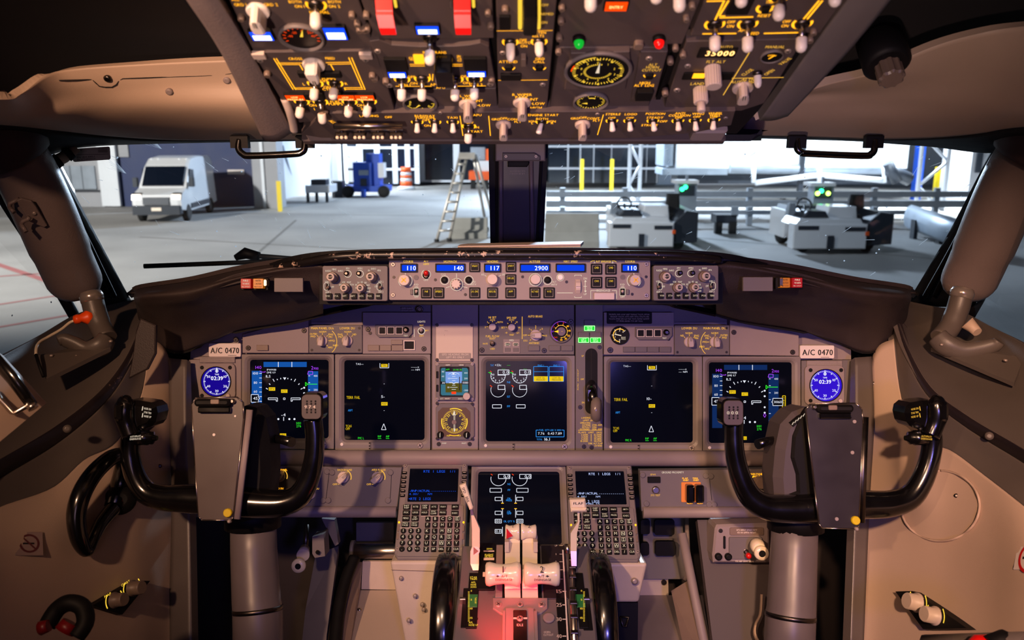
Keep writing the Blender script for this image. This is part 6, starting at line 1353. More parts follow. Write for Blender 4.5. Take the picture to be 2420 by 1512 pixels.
# --- valve module at the top, captain side
P = Pan(FO, 'fuel_temperature_panel', 'dark overhead panel with fuel temperature gauge and blue valve lights', 'overhead panel', 'overhead panels'); P.polyplate([(528, -30), (838, -30), (884, 112), (597, 118)], 'ovh', .002)
for tx, x, y in (('ALL', 556, -2), ('GRD 1', 568, 10), ('GRD 2', 640, 10), ('BOTH', 697, 3), ('ON 1', 708, 14), ('BOTH', 790, 3), ('ON 2', 790, 14), ('NORMAL', 755, 28)): P.T(tx, x, y, 6.5, None, A6)
P.knob(610, 22, 25, .024, 'white', 'pointer', 88, 1.12, 'ignition_selector')
P.toggle(747, 10, 746, 68, .030, .0036, .0062, .017)
lamp(P, 594, 68, 644, 88, 'annb', 'annw', None); lamp(P, 768, 58, 818, 86, 'annb', 'annw', None)
gauge(P, 713, 84, 48, mat('dial_red_black', (16, 8, 8), .4), 'fuel_temp_gauge')
for i in range(13): P.tick(713, 84, 36, 43, -20 + i * 18.3, 2.2, 'annr', .003)
for v, a in (('0', 90), ('20', 50), ('40', 15), ('-20', 130), ('-40', 165)): P.T(v, 713 + 28 * math.cos(math.radians(a)), 84 - 16 * math.sin(math.radians(a)), 5, None, 'annr', z=.003)
P.pr('lyel').poly([P.l(709, 80), P.l(717, 80), P.l(715, 62)], P.z + .004); dome(P, [(533, 30), (555, 66), (570, 36), (832, 30), (850, 64), (866, 30), (862, 64)], 8); P.done()
# --- fuel pumps
P = Pan(FO, 'fuel_control_panel', 'overhead fuel panel with cross feed knob and six pump toggles', 'overhead panel', 'overhead panels'); P.polyplate([(597, 124), (876, 120), (892, 126), (936, 272), (706, 290), (690, 278)], 'ovh', .006)
for tx, x, y in (('CROSS', 698, 138), ('FEED', 780, 137), ('FUEL PUMPS', 763, 185), ('OFF', 766, 190.5), ('L', 718, 198), ('R', 818, 197), ('ON', 773, 205), ('CTR', 773, 210), ('AFT', 706, 231), ('FWD', 752, 231), ('FWD', 822, 231), ('AFT', 868, 230), ('OFF', 733, 236), ('OFF', 845, 235), ('ON', 739, 248), ('1', 743, 257), ('FUEL', 793, 240), ('PUMPS', 793, 245), ('ON', 852, 248), ('2', 855, 256)): P.T(tx, x, y, 5.4, None, A6)
for q in (((647, 137), (693, 211)), ((653, 137), (699, 211)), ((656, 148), (716, 148)), ((660, 151.5), (708, 151.5)), ((708, 151), (716, 165)), ((824, 135), (856, 208)), ((831, 135), (863, 211)), ((770, 147), (829, 146)), ((775, 151), (832, 150)), ((781, 151), (789, 165)), ((694, 207), (738, 206.5)), ((697, 210), (738, 210)), ((814, 206.5), (857, 206)), ((814, 210), (860, 210)), ((814, 206), (816, 212))): P.L(*q[0], *q[1], 2.2, A6)
P.block(705, 166, 806, 178, .004, 'black', 'crossfeed_light', 2)
P.knob(742, 150, 24, .022, 'white', 'pointer', 270, 1.1, 'crossfeed_knob')
for a, c, e, f in ((676, 218, 720, 230), (724, 218, 764, 230), (797, 218, 838, 230), (840, 218, 884, 230)): lamp(P, a, c, e, f, 'annr' if a != 724 else 'black', None, ('LOW', 'PRESSURE') if a != 724 else None)
for q in ((745, 196, 741, 238), (792, 196, 786, 236), (713, 239, 706, 280), (757, 239, 763, 293), (826, 239, 822, 278), (872, 238, 865, 277)): P.toggle(*q, .022, .0034, .0056, .0145)
dome(P, [(632, 170), (688, 262), (880, 174)], 8); P.screws([(615, 142), (864, 140), (893, 264)], 8, SCREWL)
for x0, x1 in ((597, 628), (850, 880)): P.block(x0, 122, x1, 134, .004, 'knob', 'corner_tab', 2)
P.done()
# --- electrical, upper
P = Pan(FO, 'generator_drive_panel', 'dark overhead panel with two red guards and one blue light', 'overhead panel', 'overhead panels'); P.polyplate([(843, -30), (1162, -30), (1167, 90), (886, 92)], 'ovh', .002)
for q in ((887, 925, 905, 934), (1074, 1110, 1078, 1113)):
    z0 = P.z; x0, y0 = P.l((q[0] + q[1]) / 2, -12); x1, y1 = P.l((q[2] + q[3]) / 2, 74, z0 + .030); w = .0165 / 2 * 1.05
    b = MB(); L = []
    for f, hh, ww in ((0, .006, 1), (.25, .020, 1), (.7, .030, .98), (1.0, .034, .92)):
        xx, yy = x0 + (x1 - x0) * f, y0 + (y1 - y0) * f; zz = z0 + hh; L.append([(xx - w * ww, yy, zz), (xx + w * ww, yy, zz), (xx + w * ww, yy + .002, zz - .004), (xx - w * ww, yy + .002, zz - .004)])
    b.loft(L); o = part('switch_guard', b, mat('red_guard', (215, 8, 6), .35), P.t)
    for s_ in (-1, 1): b = MB(); b.tube([(x0 + s_ * w * 1.35, y0 + .01, z0 + .002), (x0 + s_ * w * 1.35, y0 - .012, z0 + .006)], .0016, 8); part('hinge_wire', b, 'lyel' if s_ > 0 else 'metal', o)
lamp(P, 984, 54, 1037, 73, 'annb', 'annw', None, fr_=.55); P.toggle(1016, 88, 1016, 154, .034, .0036, .0062, .0165, glow=False); dome(P, [(1153, 24), (1160, 56), (845, 50), (868, 62)], 8); P.done()
# --- electrical buses
P = Pan(FO, 'generator_bus_panel', 'overhead bus transfer panel with four generator toggles and blue lights', 'overhead panel', 'overhead panels'); P.polyplate([(873, 97), (896, 94), (925, 106), (990, 110), (1075, 109), (1110, 106), (1135, 101), (1155, 110), (1172, 204), (918, 208)], 'ovh', .006)
for tx, x, y in (('BUS TRANS', 1027, 123), ('OFF', 972, 181), ('OFF', 1098, 180), ('ON', 978, 196), ('ON', 1102, 195), ('GEN 1', 956, 200), ('APU GEN', 1040, 199), ('APU', 1041, 206), ('GEN 2', 1125, 199)): P.T(tx, x, y, 5.4, None, A6)
P.T('OFF', 971, 138, 5, None, A6, rot=-math.pi / 2); P.T('AUTO', 1085, 137, 5, None, A6, rot=-math.pi / 2)
for q in (((968, 151), (1004, 151)), ((969, 155), (1004, 155)), ((1072, 151), (1093, 151)), ((1072, 155), (1093, 155)), ((1015, 174), (1018, 187)), ((1023, 174), (1022, 190)), ((1050, 180), (1052, 190)), ((1058, 182), (1058, 190)), ((945, 176), (946, 181)), ((950, 176), (950, 181)), ((1119, 174), (1120, 180)), ((1125, 174), (1124, 180)), ((935, 203), (1020, 203)), ((1060, 203), (1148, 202))): P.L(*q[0], *q[1], 2.0, A6)
for x0, x1, y0 in ((910, 962, 134), (1096, 1150, 132)):
    P.block(x0, y0, x1, y0 + 28, .004, 'black', 'light_housing', 2); lamp(P, x0 + 8, y0 + 29, x1 - 2, y0 + 42, 'annb', 'annw', None, fr_=.7)
P.block(978, 128, 1002, 146, .003, 'amber', 'lit_flag', 2); o = P.block(1030, 128, 1072, 165, .024, 'gloss', 'bus_transfer_guard', 5)
for q in ((950, 186, 949, 240), (998, 185, 997, 240), (1076, 186, 1075, 240), (1121, 185, 1121, 238)): P.toggle(*q, .026, .0034, .0056, .0145)
dome(P, [(886, 180), (912, 187), (1162, 184)], 8); P.screws([(893, 120), (920, 201), (1159, 198)], 8, SCREWL); P.done()
# --- apu gauge / left wiper
P = Pan(FO, 'wiper_control_panel', 'dark overhead panel with exhaust temperature gauge and captain wiper knob', 'overhead panel', 'overhead panels'); P.polyplate([(930, 212), (1172, 209), (1177, 262), (944, 264)], 'ovh', .001); gauge(P, 993, 240, 37, 'black', 'exhaust_gauge')
for i in range(26): P.tick(993, 240, 26 if i % 5 == 0 else 30, 34, 200 + i * 6.4, 1.6, 'lyel', .003)
for v, a in (('8', 165), ('6', 185), ('2', 285), ('0', 330)): P.T(v, 993 + 24 * math.cos(math.radians(a)), 240 - 13 * math.sin(math.radians(a)), 5, None, 'lyel', z=.003)
P.pr('lyel').poly([P.l(979, 251), P.l(994, 243), P.l(990, 241)], P.z + .004)
for tx, x, y in (('L WIPER', 1108, 226), ('PARK', 1107, 232), ('INT', 1133, 237), ('LOW', 1146, 248), ('HIGH', 1140, 259)): P.T(tx, x, y, 5.2, None, A6)
P.L(1127, 241, 1121, 243, 1.6, A6); P.L(1128, 248, 1134, 248, 1.6, A6); P.knob(1106, 244, 18, .024, 'knob', 'pointer', 90, 1.2, 'wiper_knob'); dome(P, [(916, 261), (933, 255), (1066, 266)], 7); P.done()
# --- centre column
P = Pan(FO, 'passenger_sign_panel', 'narrow centre overhead panel with belt sign, attendant and copilot wiper controls', 'overhead panel', 'overhead panels'); P.polyplate([(1172, -30), (1318, -30), (1292, 262), (1178, 262)], 'ovh', .004)
for tx, x, y in (('OFF', 1288, 11), ('ARMED', 1292, 32), ('ON', 1286, 52), ('FASTEN', 1272, 76), ('BELTS', 1272, 84), ('OFF', 1236, 94), ('AUTO', 1240, 100), ('ON', 1238, 108), ('GRD', 1276, 138), ('CALL', 1274, 145), ('ATTEND', 1201, 145), ('R WIPER', 1234, 223), ('PARK', 1233, 229), ('INT', 1262, 234), ('LOW', 1273, 244), ('HIGH', 1267, 254)): P.T(tx, x, y, 5.6, None, 'amber' if y > 60 else 'amberd')
P.L(1174, 72, 1306, 71, 1.6, 'amber'); P.L(1177, 189, 1294, 188, 1.6, 'amber'); P.L(1247, 239, 1254, 236, 1.6, 'amber'); P.L(1250, 244, 1258, 244, 1.6, 'amber')
P.toggle(1206, 98, 1207, 146, .022, .003, .0052, .022); P.toggle(1274, 97, 1275, 134, .020, .003, .0052, .020)
for px in (1202, 1275): P.arc(px, 158, 14, 180, 360, 3, 'amber'); P.block(px - 9, 152, px + 9, 162, .004, 'black', 'call_button', 4)
P.block(1231, 126, 1243, 144, .008, 'knobd', 'rocker', 2); P.block(1183, 172, 1232, 186, .003, 'black', 'call_lights', 2); P.block(1180, 34, 1206, 66, .003, 'black', 'light_housing', 2)
o = P.block(1236, -20, 1270, 26, .030, 'gloss', 'emergency_light_guard', 5)
for px in (1229, 1273): b = MB(); b.tube([(*P.l(px, -20), P.z + .002), (*P.l(px, 62), P.z + .002)], .0022, 8); part('guard_rail_wire', b, 'lyel', o)
P.knob(1234, 240, 18, .024, 'knob', 'pointer', 90, 1.2, 'wiper_knob'); P.screws([(1188, 124), (1283, 199)], 7, SCREWL); dome(P, [(1194, 16)], 8); P.done()
# --- pressurisation gauges
P = Pan(FO, 'cabin_altitude_panel', 'overhead panel with large amber cabin altitude gauge and small climb gauge', 'overhead panel', 'overhead panels'); P.polyplate([(1322, 112), (1572, 112), (1530, 262), (1298, 262)], 'ovh', .002)
P.polyplate([(1349, 126), (1488, 122), (1490, 150), (1478, 212), (1334, 212)], 'ovh', .006, 'gauge_housing'); gauge(P, 1413, 164, 72, 'black', 'cabin_altitude_gauge', .004)
for i in range(50): P.tick(1413, 164, 52 if i % 5 else 48, 60, i * 7.2 + 90, 2.0, 'lyel', .003)
for i in range(32): P.tick(1413, 164, 28, 34, i * 8.5 + 80, 2.0, 'lyel', .003)
for i in range(10): P.dot(1413 + 57 * math.cos(math.radians(90 - i * 36)), 164 - 29 * math.sin(math.radians(90 - i * 36)), 3.2, 'lyel', .0035)
for i, v in enumerate('0123456789'): P.T(v, 1413 + 41 * math.cos(math.radians(90 - i * 36)), 164 - 21 * math.sin(math.radians(90 - i * 36)), 4.5, None, 'lyel', z=.003)
P.arc(1413, 164, 62, 100, 150, 3, 'lyel', .003); P.arc(1413, 164, 62, 155, 180, 3, 'annr', .003); P.pr('lwhite').poly([P.l(1407, 166), P.l(1416, 166), P.l(1418, 140)], P.z + .004)
z0 = P.z; P.z = .002; gauge(P, 1396, 236, 38, 'black', 'cabin_climb_gauge', .006)
for i in range(30): P.tick(1396, 236, 28 if i % 3 else 25, 33, i * 12, 1.8, 'lyel', .003)
P.pr('lyel').poly([P.l(1374, 238), P.l(1388, 240), P.l(1388, 236)], P.z + .004); P.arc(1396, 236, 18, 60, 110, 4, 'lyel', .003); dome(P, [(1306, 255), (1537, 256), (1553, 254)], 7); P.z = z0; P.done()
P = Pan(FO, 'altitude_horn_panel', 'small overhead panel with altitude horn cutout button', 'overhead panel', 'overhead panels'); P.polyplate([(1514, 122), (1578, 122), (1547, 236), (1492, 234)], 'ovh', .006)
for tx, x, y in (('ALT', 1543, 152), ('HORN', 1542, 158), ('CUTOUT', 1540, 165), ('HIGH', 1524, 195), ('ALT LDG', 1522, 201)): P.T(tx, x, y, 5.4, None, 'amber' if y > 190 else 'amberd')
P.arc(1535, 176, 13, 180, 360, 3, 'amber'); P.block(1526, 172, 1544, 182, .004, 'black', 'cutout_button', 4); P.block(1503, 206, 1541, 226, .008, 'black', 'landing_switch', 2); P.screws([(1534, 137)], 8, SCREWL); P.done()
P = Pan(FO, 'warning_lamp_panel', 'dark overhead strip with one green and one red lamp', 'overhead panel', 'overhead panels'); P.polyplate([(1326, -30), (1668, -30), (1612, 104), (1322, 108)], 'ovh', .001)
for px, m in ((1368, mat('green_lens', (10, 150, 40), .2, em=(10, 190, 50), es=.7)), (1557, mat('red_lens', (200, 16, 10), .2, em=(240, 10, 10), es=.9))):
    x, y = P.l(px, 88); k = P.fr.sx(px, 88); b = MB(); b.lathe([(15 * k, P.z), (15 * k, P.z + .005), (13 * k, P.z + .006)], x, y, 20); o = part('lamp_collar', b, 'black', P.t); b = MB(); b.lathe([(12 * k, P.z + .004), (12 * k, P.z + .008), (9 * k, P.z + .012), (4 * k, P.z + .014)], x, y, 20); part('lamp_lens', b, m, o)
lamp(P, 1430, -4, 1482, 18, 'annr', None, ('ENTRY',)); P.toggle(1396, -60, 1396, 30, .03, .0036, .0064, .018, glow=False); P.toggle(1551, -60, 1551, 9, .03, .0036, .0064, .018, glow=False); P.toggle(1605, -50, 1606, 30, .03, .0036, .0064, .018, glow=False)
dome(P, [(1328, 12), (1326, 44), (1322, 84), (1320, 116), (1636, 8), (1622, 38), (1596, 108), (1584, 140)], 8); P.block(1498, 94, 1520, 108, .006, 'knobd', 'flow_knob', 6); P.done()
# --- bleed air and cabin pressure panels
P = Pan(FO, 'bleed_air_panel', 'overhead bleed air panel with thick amber flow lines and four toggles', 'overhead panel', 'overhead panels'); P.polyplate([(1678, -30), (2016, -30), (1938, 78), (1632, 84)], 'ovh', .004)
for q in (((1712, 0), (1690, 46)), ((1722, 0), (1700, 36)), ((1700, 41), (1780, 39)), ((1700, 37), (1714, 37)), ((1936, 0), (1899, 44)), ((1944, 0), (1906, 46)), ((1660, 79), (1740, 78)), ((1805, 78), (1886, 76)), ((1670, 2), (1710, 1))): P.L(*q[0], *q[1], 4.2, 'amber')
for tx, x, y in (('OFF', 1728, 51), ('ON', 1726, 61), ('OFF', 1859, 50), ('ON', 1855, 60), ('BLEED', 1778, 78), ('RESET', 1806, 36), ('TRIP', 1820, 4), ('APU', 1756, 71)): P.T(tx, x, y, 6.2, None, 'amber')
for q in ((1689, 56, 1690, 122), (1767, 55, 1767, 124), (1896, 54, 1893, 124), (1842, -10, 1840, 46), (1752, -50, 1752, 16), (1970, -50, 1974, 14)): P.toggle(*q, .032, .0036, .0062, .0165)
P.arc(1808, 18, 18, 150, 390, 6, 'amber'); P.block(1800, 12, 1818, 24, .005, 'black', 'reset_button', 4); P.block(1722, -8, 1776, 30, .003, 'black', 'light_housing', 2); dome(P, [(1922, 70), (1914, 88)], 8); P.done()
P = Pan(FO, 'cabin_pressure_panel', 'overhead cabin pressure panel with flight altitude readout and two ribbed knobs', 'overhead panel', 'overhead panels'); P.polyplate([(1622, 98), (1900, 92), (1806, 244), (1752, 262), (1568, 262)], 'ovh', .004)
P.block(1650, 112, 1740, 134, .002, 'black', 'readout_window', 2); P.T('35000', 1700, 121, 11, 68, 'annt', bold=1, z=.003, mono=.55)
P.block(1614, 170, 1732, 186, .002, 'black', 'readout_window', 2); P.B(1637, 168, 1666, 180, 'amber', .003)
for tx, x, y in (('AUTO', 1716, 110), ('FLT ALT', 1692, 145), ('LAND ALT', 1662, 197), ('MANUAL', 1832, 110), ('ALTN', 1768, 187), ('AUTO', 1744, 193), ('MAN', 1782, 193)): P.T(tx, x, y, 5.8, None, 'amberd')
P.T('VALVE', 1855, 144, 5.5, None, 'amberd', rot=math.radians(62)); P.T('OPEN', 1818, 170, 5.5, None, 'amberd', rot=math.radians(62)); P.T('CLOSE', 1766, 170, 5.5, None, 'amberd', rot=math.radians(62))
for q in (((1780, 108), (1709, 224)), ((1736, 184), (1852, 182)), ((1720, 184), (1740, 184))): P.L(*q[0], *q[1], 2.4, 'amberd')
P.knob(1684, 160, 19, .026, 'knob', 'flute', name='altitude_knob'); P.knob(1655, 210, 17, .020, 'knob', 'flute', name='altitude_knob'); x, y = P.l(1655, 210); b = MB(); k = P.fr.sx(1655, 210); b.lathe([(10 * k, P.z + .018), (10 * k, P.z + .030), (8 * k, P.z + .032)], x, y, 20); part('inner_knob', b, 'knob', P.t)
P.knob(1755, 205, 22, .020, 'knob', 'pointer', 100, 1.12, 'mode_selector'); P.toggle(1790, 172, 1792, 208, .018, .0034, .0046, .02, glow=False); gauge(P, 1824, 130, 24, 'black', 'valve_gauge', .004); P.T('OPEN', 1824, 126, 4, None, 'amber', z=.003); P.L(1816, 134, 1830, 126, 3, 'amber', .003); P.screws([(1625, 155), (1600, 212), (1862, 120)], 8, SCREWL); dome(P, [(1614, 124), (1572, 215)], 8); P.done()
# --- forward lights and engine start strip
P = Pan(FO, 'engine_start_panel', 'long forward overhead strip with engine start knobs and exterior light switches', 'overhead panel', 'overhead panels'); P.polyplate([(760, 268), (940, 266), (1738, 262), (1728, 296), (1640, 314), (1500, 326), (760, 326), (712, 318)], 'ovh', .010)
for tx, x, y in (('RUNWAY', 1004, 273), ('TURNOFF', 1004, 277.5), ('L', 985, 281), ('R', 1028, 281), ('OFF', 1007, 283), ('ON', 1010, 296), ('TAXI', 1069, 277), ('APU', 1128, 271), ('OFF', 1110, 289), ('ON', 1124, 300), ('START', 1124, 310), ('GRD', 1172, 281), ('OFF', 1190, 279), ('CONT', 1214, 281), ('FLT', 1224, 287), ('ENGINE START', 1284, 271), ('BOTH', 1281, 280), ('IGN', 1258, 286), ('L', 1258, 290), ('IGN', 1305, 286), ('R', 1305, 290), ('GRD', 1359, 279), ('OFF', 1378, 277), ('CONT', 1402, 279), ('FLT', 1410, 284), ('STERILE', 1449, 269), ('OFF', 1446, 278), ('LOGO', 1491, 269), ('OFF', 1489, 278), ('POSITION', 1549, 268), ('STEADY', 1548, 277), ('OFF', 1568, 286), ('STROBE', 1535, 295), ('ANTI', 1607, 267), ('COLLISION', 1606, 272), ('OFF', 1604, 277), ('WING', 1650, 268), ('OFF', 1647, 275), ('WHEEL', 1691, 267), ('WELL', 1690, 271.5), ('OFF', 1687, 276), ('LANDING', 872, 273), ('OFF', 918, 276), ('L', 818, 299), ('ON', 838, 299), ('R', 862, 299), ('RETRACTABLE', 842, 303.5), ('ON', 920, 298), ('FIXED', 920, 303.5)): P.T(tx, x, y, 4.6, None, 'amberd' if x < 960 and y > 290 else 'amber')
P.T('ALL', 786, 287, 4.6, None, 'amber', rot=math.radians(-60))
for q in (((1087, 273), (1094, 320)), ((1155, 273), (1159, 320)), ((1426, 270), (1412, 318))): P.L(*q[0], *q[1], 1.8, 'amber')
for q in ((986, 287, 986, 315), (1028, 287, 1027, 315), (1070, 287, 1071, 315)): P.bat(*q, .015, .0025, .0043)
P.toggle(1108, 297, 1106, 340, .022, .0032, .0055, .0135)
P.bat(1281, 287, 1272, 317, .016, .0025, .0043)
for q in ((1446, 284, 1448, 312), (1488, 284, 1490, 311), (1543, 284, 1547, 311), (1602, 284, 1604, 310), (1643, 283, 1645, 310), (1687, 282, 1685, 308)): P.bat(*q, .015, .0025, .0043)
for px in (1190, 1377): P.knob(px, 292, 16, .022, 'knob', 'pointer', 90, 1.15, 'engine_start_knob')
b = MB(); b.tube([(*P.l(790, 280), P.z + .012), (*P.l(952, 281), P.z + .012)], .0042, 8, flat=1.6); o = part('landing_light_gang_bar', b, 'metal', P.t)
for px in (808, 850, 894, 936):
    b = MB(); e = Vector((*P.l(px, 316, P.z + .014), P.z + .014)); b.tube([(*P.l(px - 1, 296), P.z), e], [.0022, .003], 8); o = part('landing_light_switch', b, 'metald', P.t); q = MB(); q.rrect(e.x, e.y, .019, .006, .003, e.z - .001, e.z + .004, .001); part('paddle', q, 'metald', o)
    for d in (-1, 0, 1): q = MB(); q.lathe([(.0024, e.z + .004), (.0024, e.z + .007), (.001, e.z + .008)], e.x + d * .006, e.y, 10); part('paddle_dot', q, 'ivory', o)
P.screws([(1040, 266), (1412, 269), (1715, 278)], 5, SCREWL); P.done()
b = MB(); b.tube(cat([W(x, y, d) for x, y, d in ((672, 232, 1.06), (684, 262, 1.08), (692, 290, 1.11), (695, 308, 1.13))], 12), .0055, 10); solo('light_strip', b, 'knob', 'curved cream edge strip at the captain corner of the overhead panel', 'trim strip', group=None)
t = thing('overhead_lip', 'dark front lip under the overhead panel strip', 'trim', FO); b = MB(); b.box(-.31, -.016, -.03, .315, -.002, .004, .002); part('lip', b, 'ovh', t)
for x0, x1 in ((-.30, -.262), (.262, .31)): b = MB(); b.box(x0, -.002, -.004, x1, .028, .005, .003); part('end_block', b, 'panel', t)

# ================================================================ LOWER PANELS
FLP = Fr(W(1228, 1150, 1.645), RT, UP)
def lowpanel(name, label, poly):
    P = Pan(FLP, name, label, 'control panel', 'lower lighting panels'); P.polyplate(poly, 'panel2', .003, base=-.02); return P


def dzus(P, pts):
    for px, py in pts:
        x, y = P.l(px, py); k = 7 * P.fr.sx(px, py); b = MB(); b.lathe([(k, P.z - .001), (k, P.z + .0015), (k * .8, P.z + .0022)], x, y, 16); part('quick_fastener', b, 'panel2', P.t)


P = lowpanel('lighting_panel', 'grey lower lighting panel with four knobs left of the pedestal', [(450, 1100), (950, 1104), (938, 1206), (444, 1202)])
for px, py, head, w in ((661, 1125, 'MAIN PANEL', 30), (812, 1127, 'BACKGROUND', 34), (892, 1127, 'AFDS FLOOD', 33)):
    P.T(head, px + 3, 1110, 4.4, w, 'amber' if px < 700 else 'amberd'); P.T('BRIGHT', px + 3, 1115.5, 3.4, 17, 'amberd'); P.knob(px, py, 12, .02, 'knob', 'pointer', 45, 1.12, 'dimmer_knob'); P.arc(px, py, 18, -20, 60, 1.8, 'amberd'); P.T('OFF', px - 20, 1144, 4, 11, 'amberd'); P.PL([(px - 13, 1144), (px - 10, 1144), (px - 7, 1141)], 1, 'amberd')
P.T('OUTBD DU', 657, 1154, 4, 26, 'amber'); P.T('LOWER DU', 740, 1154.5, 4, 28, 'amberd'); P.T('INBD DU', 740, 1111, 4, 22, 'amberd'); P.knob(736, 1168, 9, .018, 'knob', 'pointer', 60, 1.15, 'dimmer_knob'); P.knob(738, 1127, 10, .018, 'knob', 'pointer', 60, 1.15, 'dimmer_knob')
P.L(779, 1110, 770, 1182, 1.2, 'seam'); P.L(926, 1110, 922, 1182, 1.2, 'seam'); dzus(P, [(773, 1114), (785, 1116), (764, 1182), (776, 1182), (923, 1116), (917, 1182)])
b = MB(); b.tube([(*FLP.l(440, 1207), .006), (*FLP.l(938, 1208), .006)], .0115, 12); part('strap_roll', b, 'panel', P.t); P.done()
P = lowpanel('ground_proximity_panel', 'grey lower panel with ground proximity guards right of the pedestal', [(1512, 1112), (2010, 1106), (2014, 1204), (1516, 1208)])
P.T('GROUND PROXIMITY', 1590, 1116, 4.4, 52, 'lwhite'); P.T('GPWS', 1543, 1121, 3.6, 13, 'amberd'); P.block(1530, 1126, 1560, 1140, .004, 'black', 'annunciator_lens'); P.T('SYS TEST', 1549, 1170, 4, 22, 'amberd'); x, y = P.l(1549, 1157); k = FLP.sx(1549, 1157); b = MB(); b.lathe([(9 * k, P.z), (9 * k, P.z + .004), (6.5 * k, P.z + .006)], x, y, 20); part('test_button', b, 'metal', P.t)
for tx, x_, y_ in (('FLAP', 1619, 1130), ('INHIBIT', 1621, 1134.5), ('TERR', 1643, 1130), ('INHIBIT', 1645, 1134.5), ('NORM', 1630, 1189), ('NORM', 1654, 1189)): P.T(tx, x_, y_, 3.6, 13, 'amber')
P.block(1610, 1139, 1656, 1186, .002, mat('lit_orange_panel', (150, 90, 40), .5, em=(255, 120, 20), es=.5), 'lit_plate', 2)
for x0 in (1618, 1640): b = MB(); cx, cy, w, h = P.r(x0, 1142, x0 + 19, 1184); b.rrect(cx, cy, w, h, .004, P.z + .002, P.z + .022, .004); part('guard', b, 'gloss', P.t)
P.L(1676, 1125, 1682, 1182, 1.2, 'seam'); dzus(P, [(1519, 1122), (1528, 1190), (1668, 1124), (1680, 1125), (1676, 1192), (1688, 1192)])
P.T('MAIN PANEL', 1788, 1120, 4.6, 33, 'amber'); P.T('BRIGHT', 1788, 1125.5, 3.6, 16, 'amber'); P.arc(1793, 1138, 18, 130, 200, 2.2, 'amber'); P.arc(1793, 1138, 18, -20, 40, 2.2, 'amber'); P.knob(1793, 1138, 13, .02, 'knobd', 'round', skirt=1.05, name='dimmer_knob'); P.T('OFF', 1779, 1155, 4.4, 11, 'amber'); P.T('OUTBD DU', 1800, 1167, 4.6, 28, 'amber'); P.T('BRT', 1800, 1173, 4, 9, 'amber')
b = MB(); b.tube([(*FLP.l(1518, 1209), .006), (*FLP.l(2012, 1208), .006)], .0115, 12); part('strap_roll', b, 'panel', P.t); P.done()

# ---------------------------------------------------------------- control display units
FCL = FA((952, 1090, 1.66), (1105, 1090, 1.66), (921, 1321, 1.539))
FCR = FA((1339, 1096, 1.66), (1493, 1096, 1.66), (1361, 1322, 1.539)); FCR = Fr(FCR.o, RT, FCL.v); FCL = Fr(FCL.o, RT, FCL.v)
CW, CH = .1337, .206


def keymesh(w, h, rnd):
    b = MB()
    if rnd: b.lathe([(w / 2, -.001), (w / 2, .0028), (w * .42, .0036)], 0, 0, 16)
    else: b.rrect(0, 0, w, h, .001, -.001, .0036, .0009, 2)
    return shared(b, 'black', 'key')


KA, KF, KR, KL_ = keymesh(.0098, .0098, 0), keymesh(.0142, .0100, 0), keymesh(.0104, 0, 1), keymesh(.0096, .0056, 0)
REF = Fr(FCL.o, RT, FCL.v)


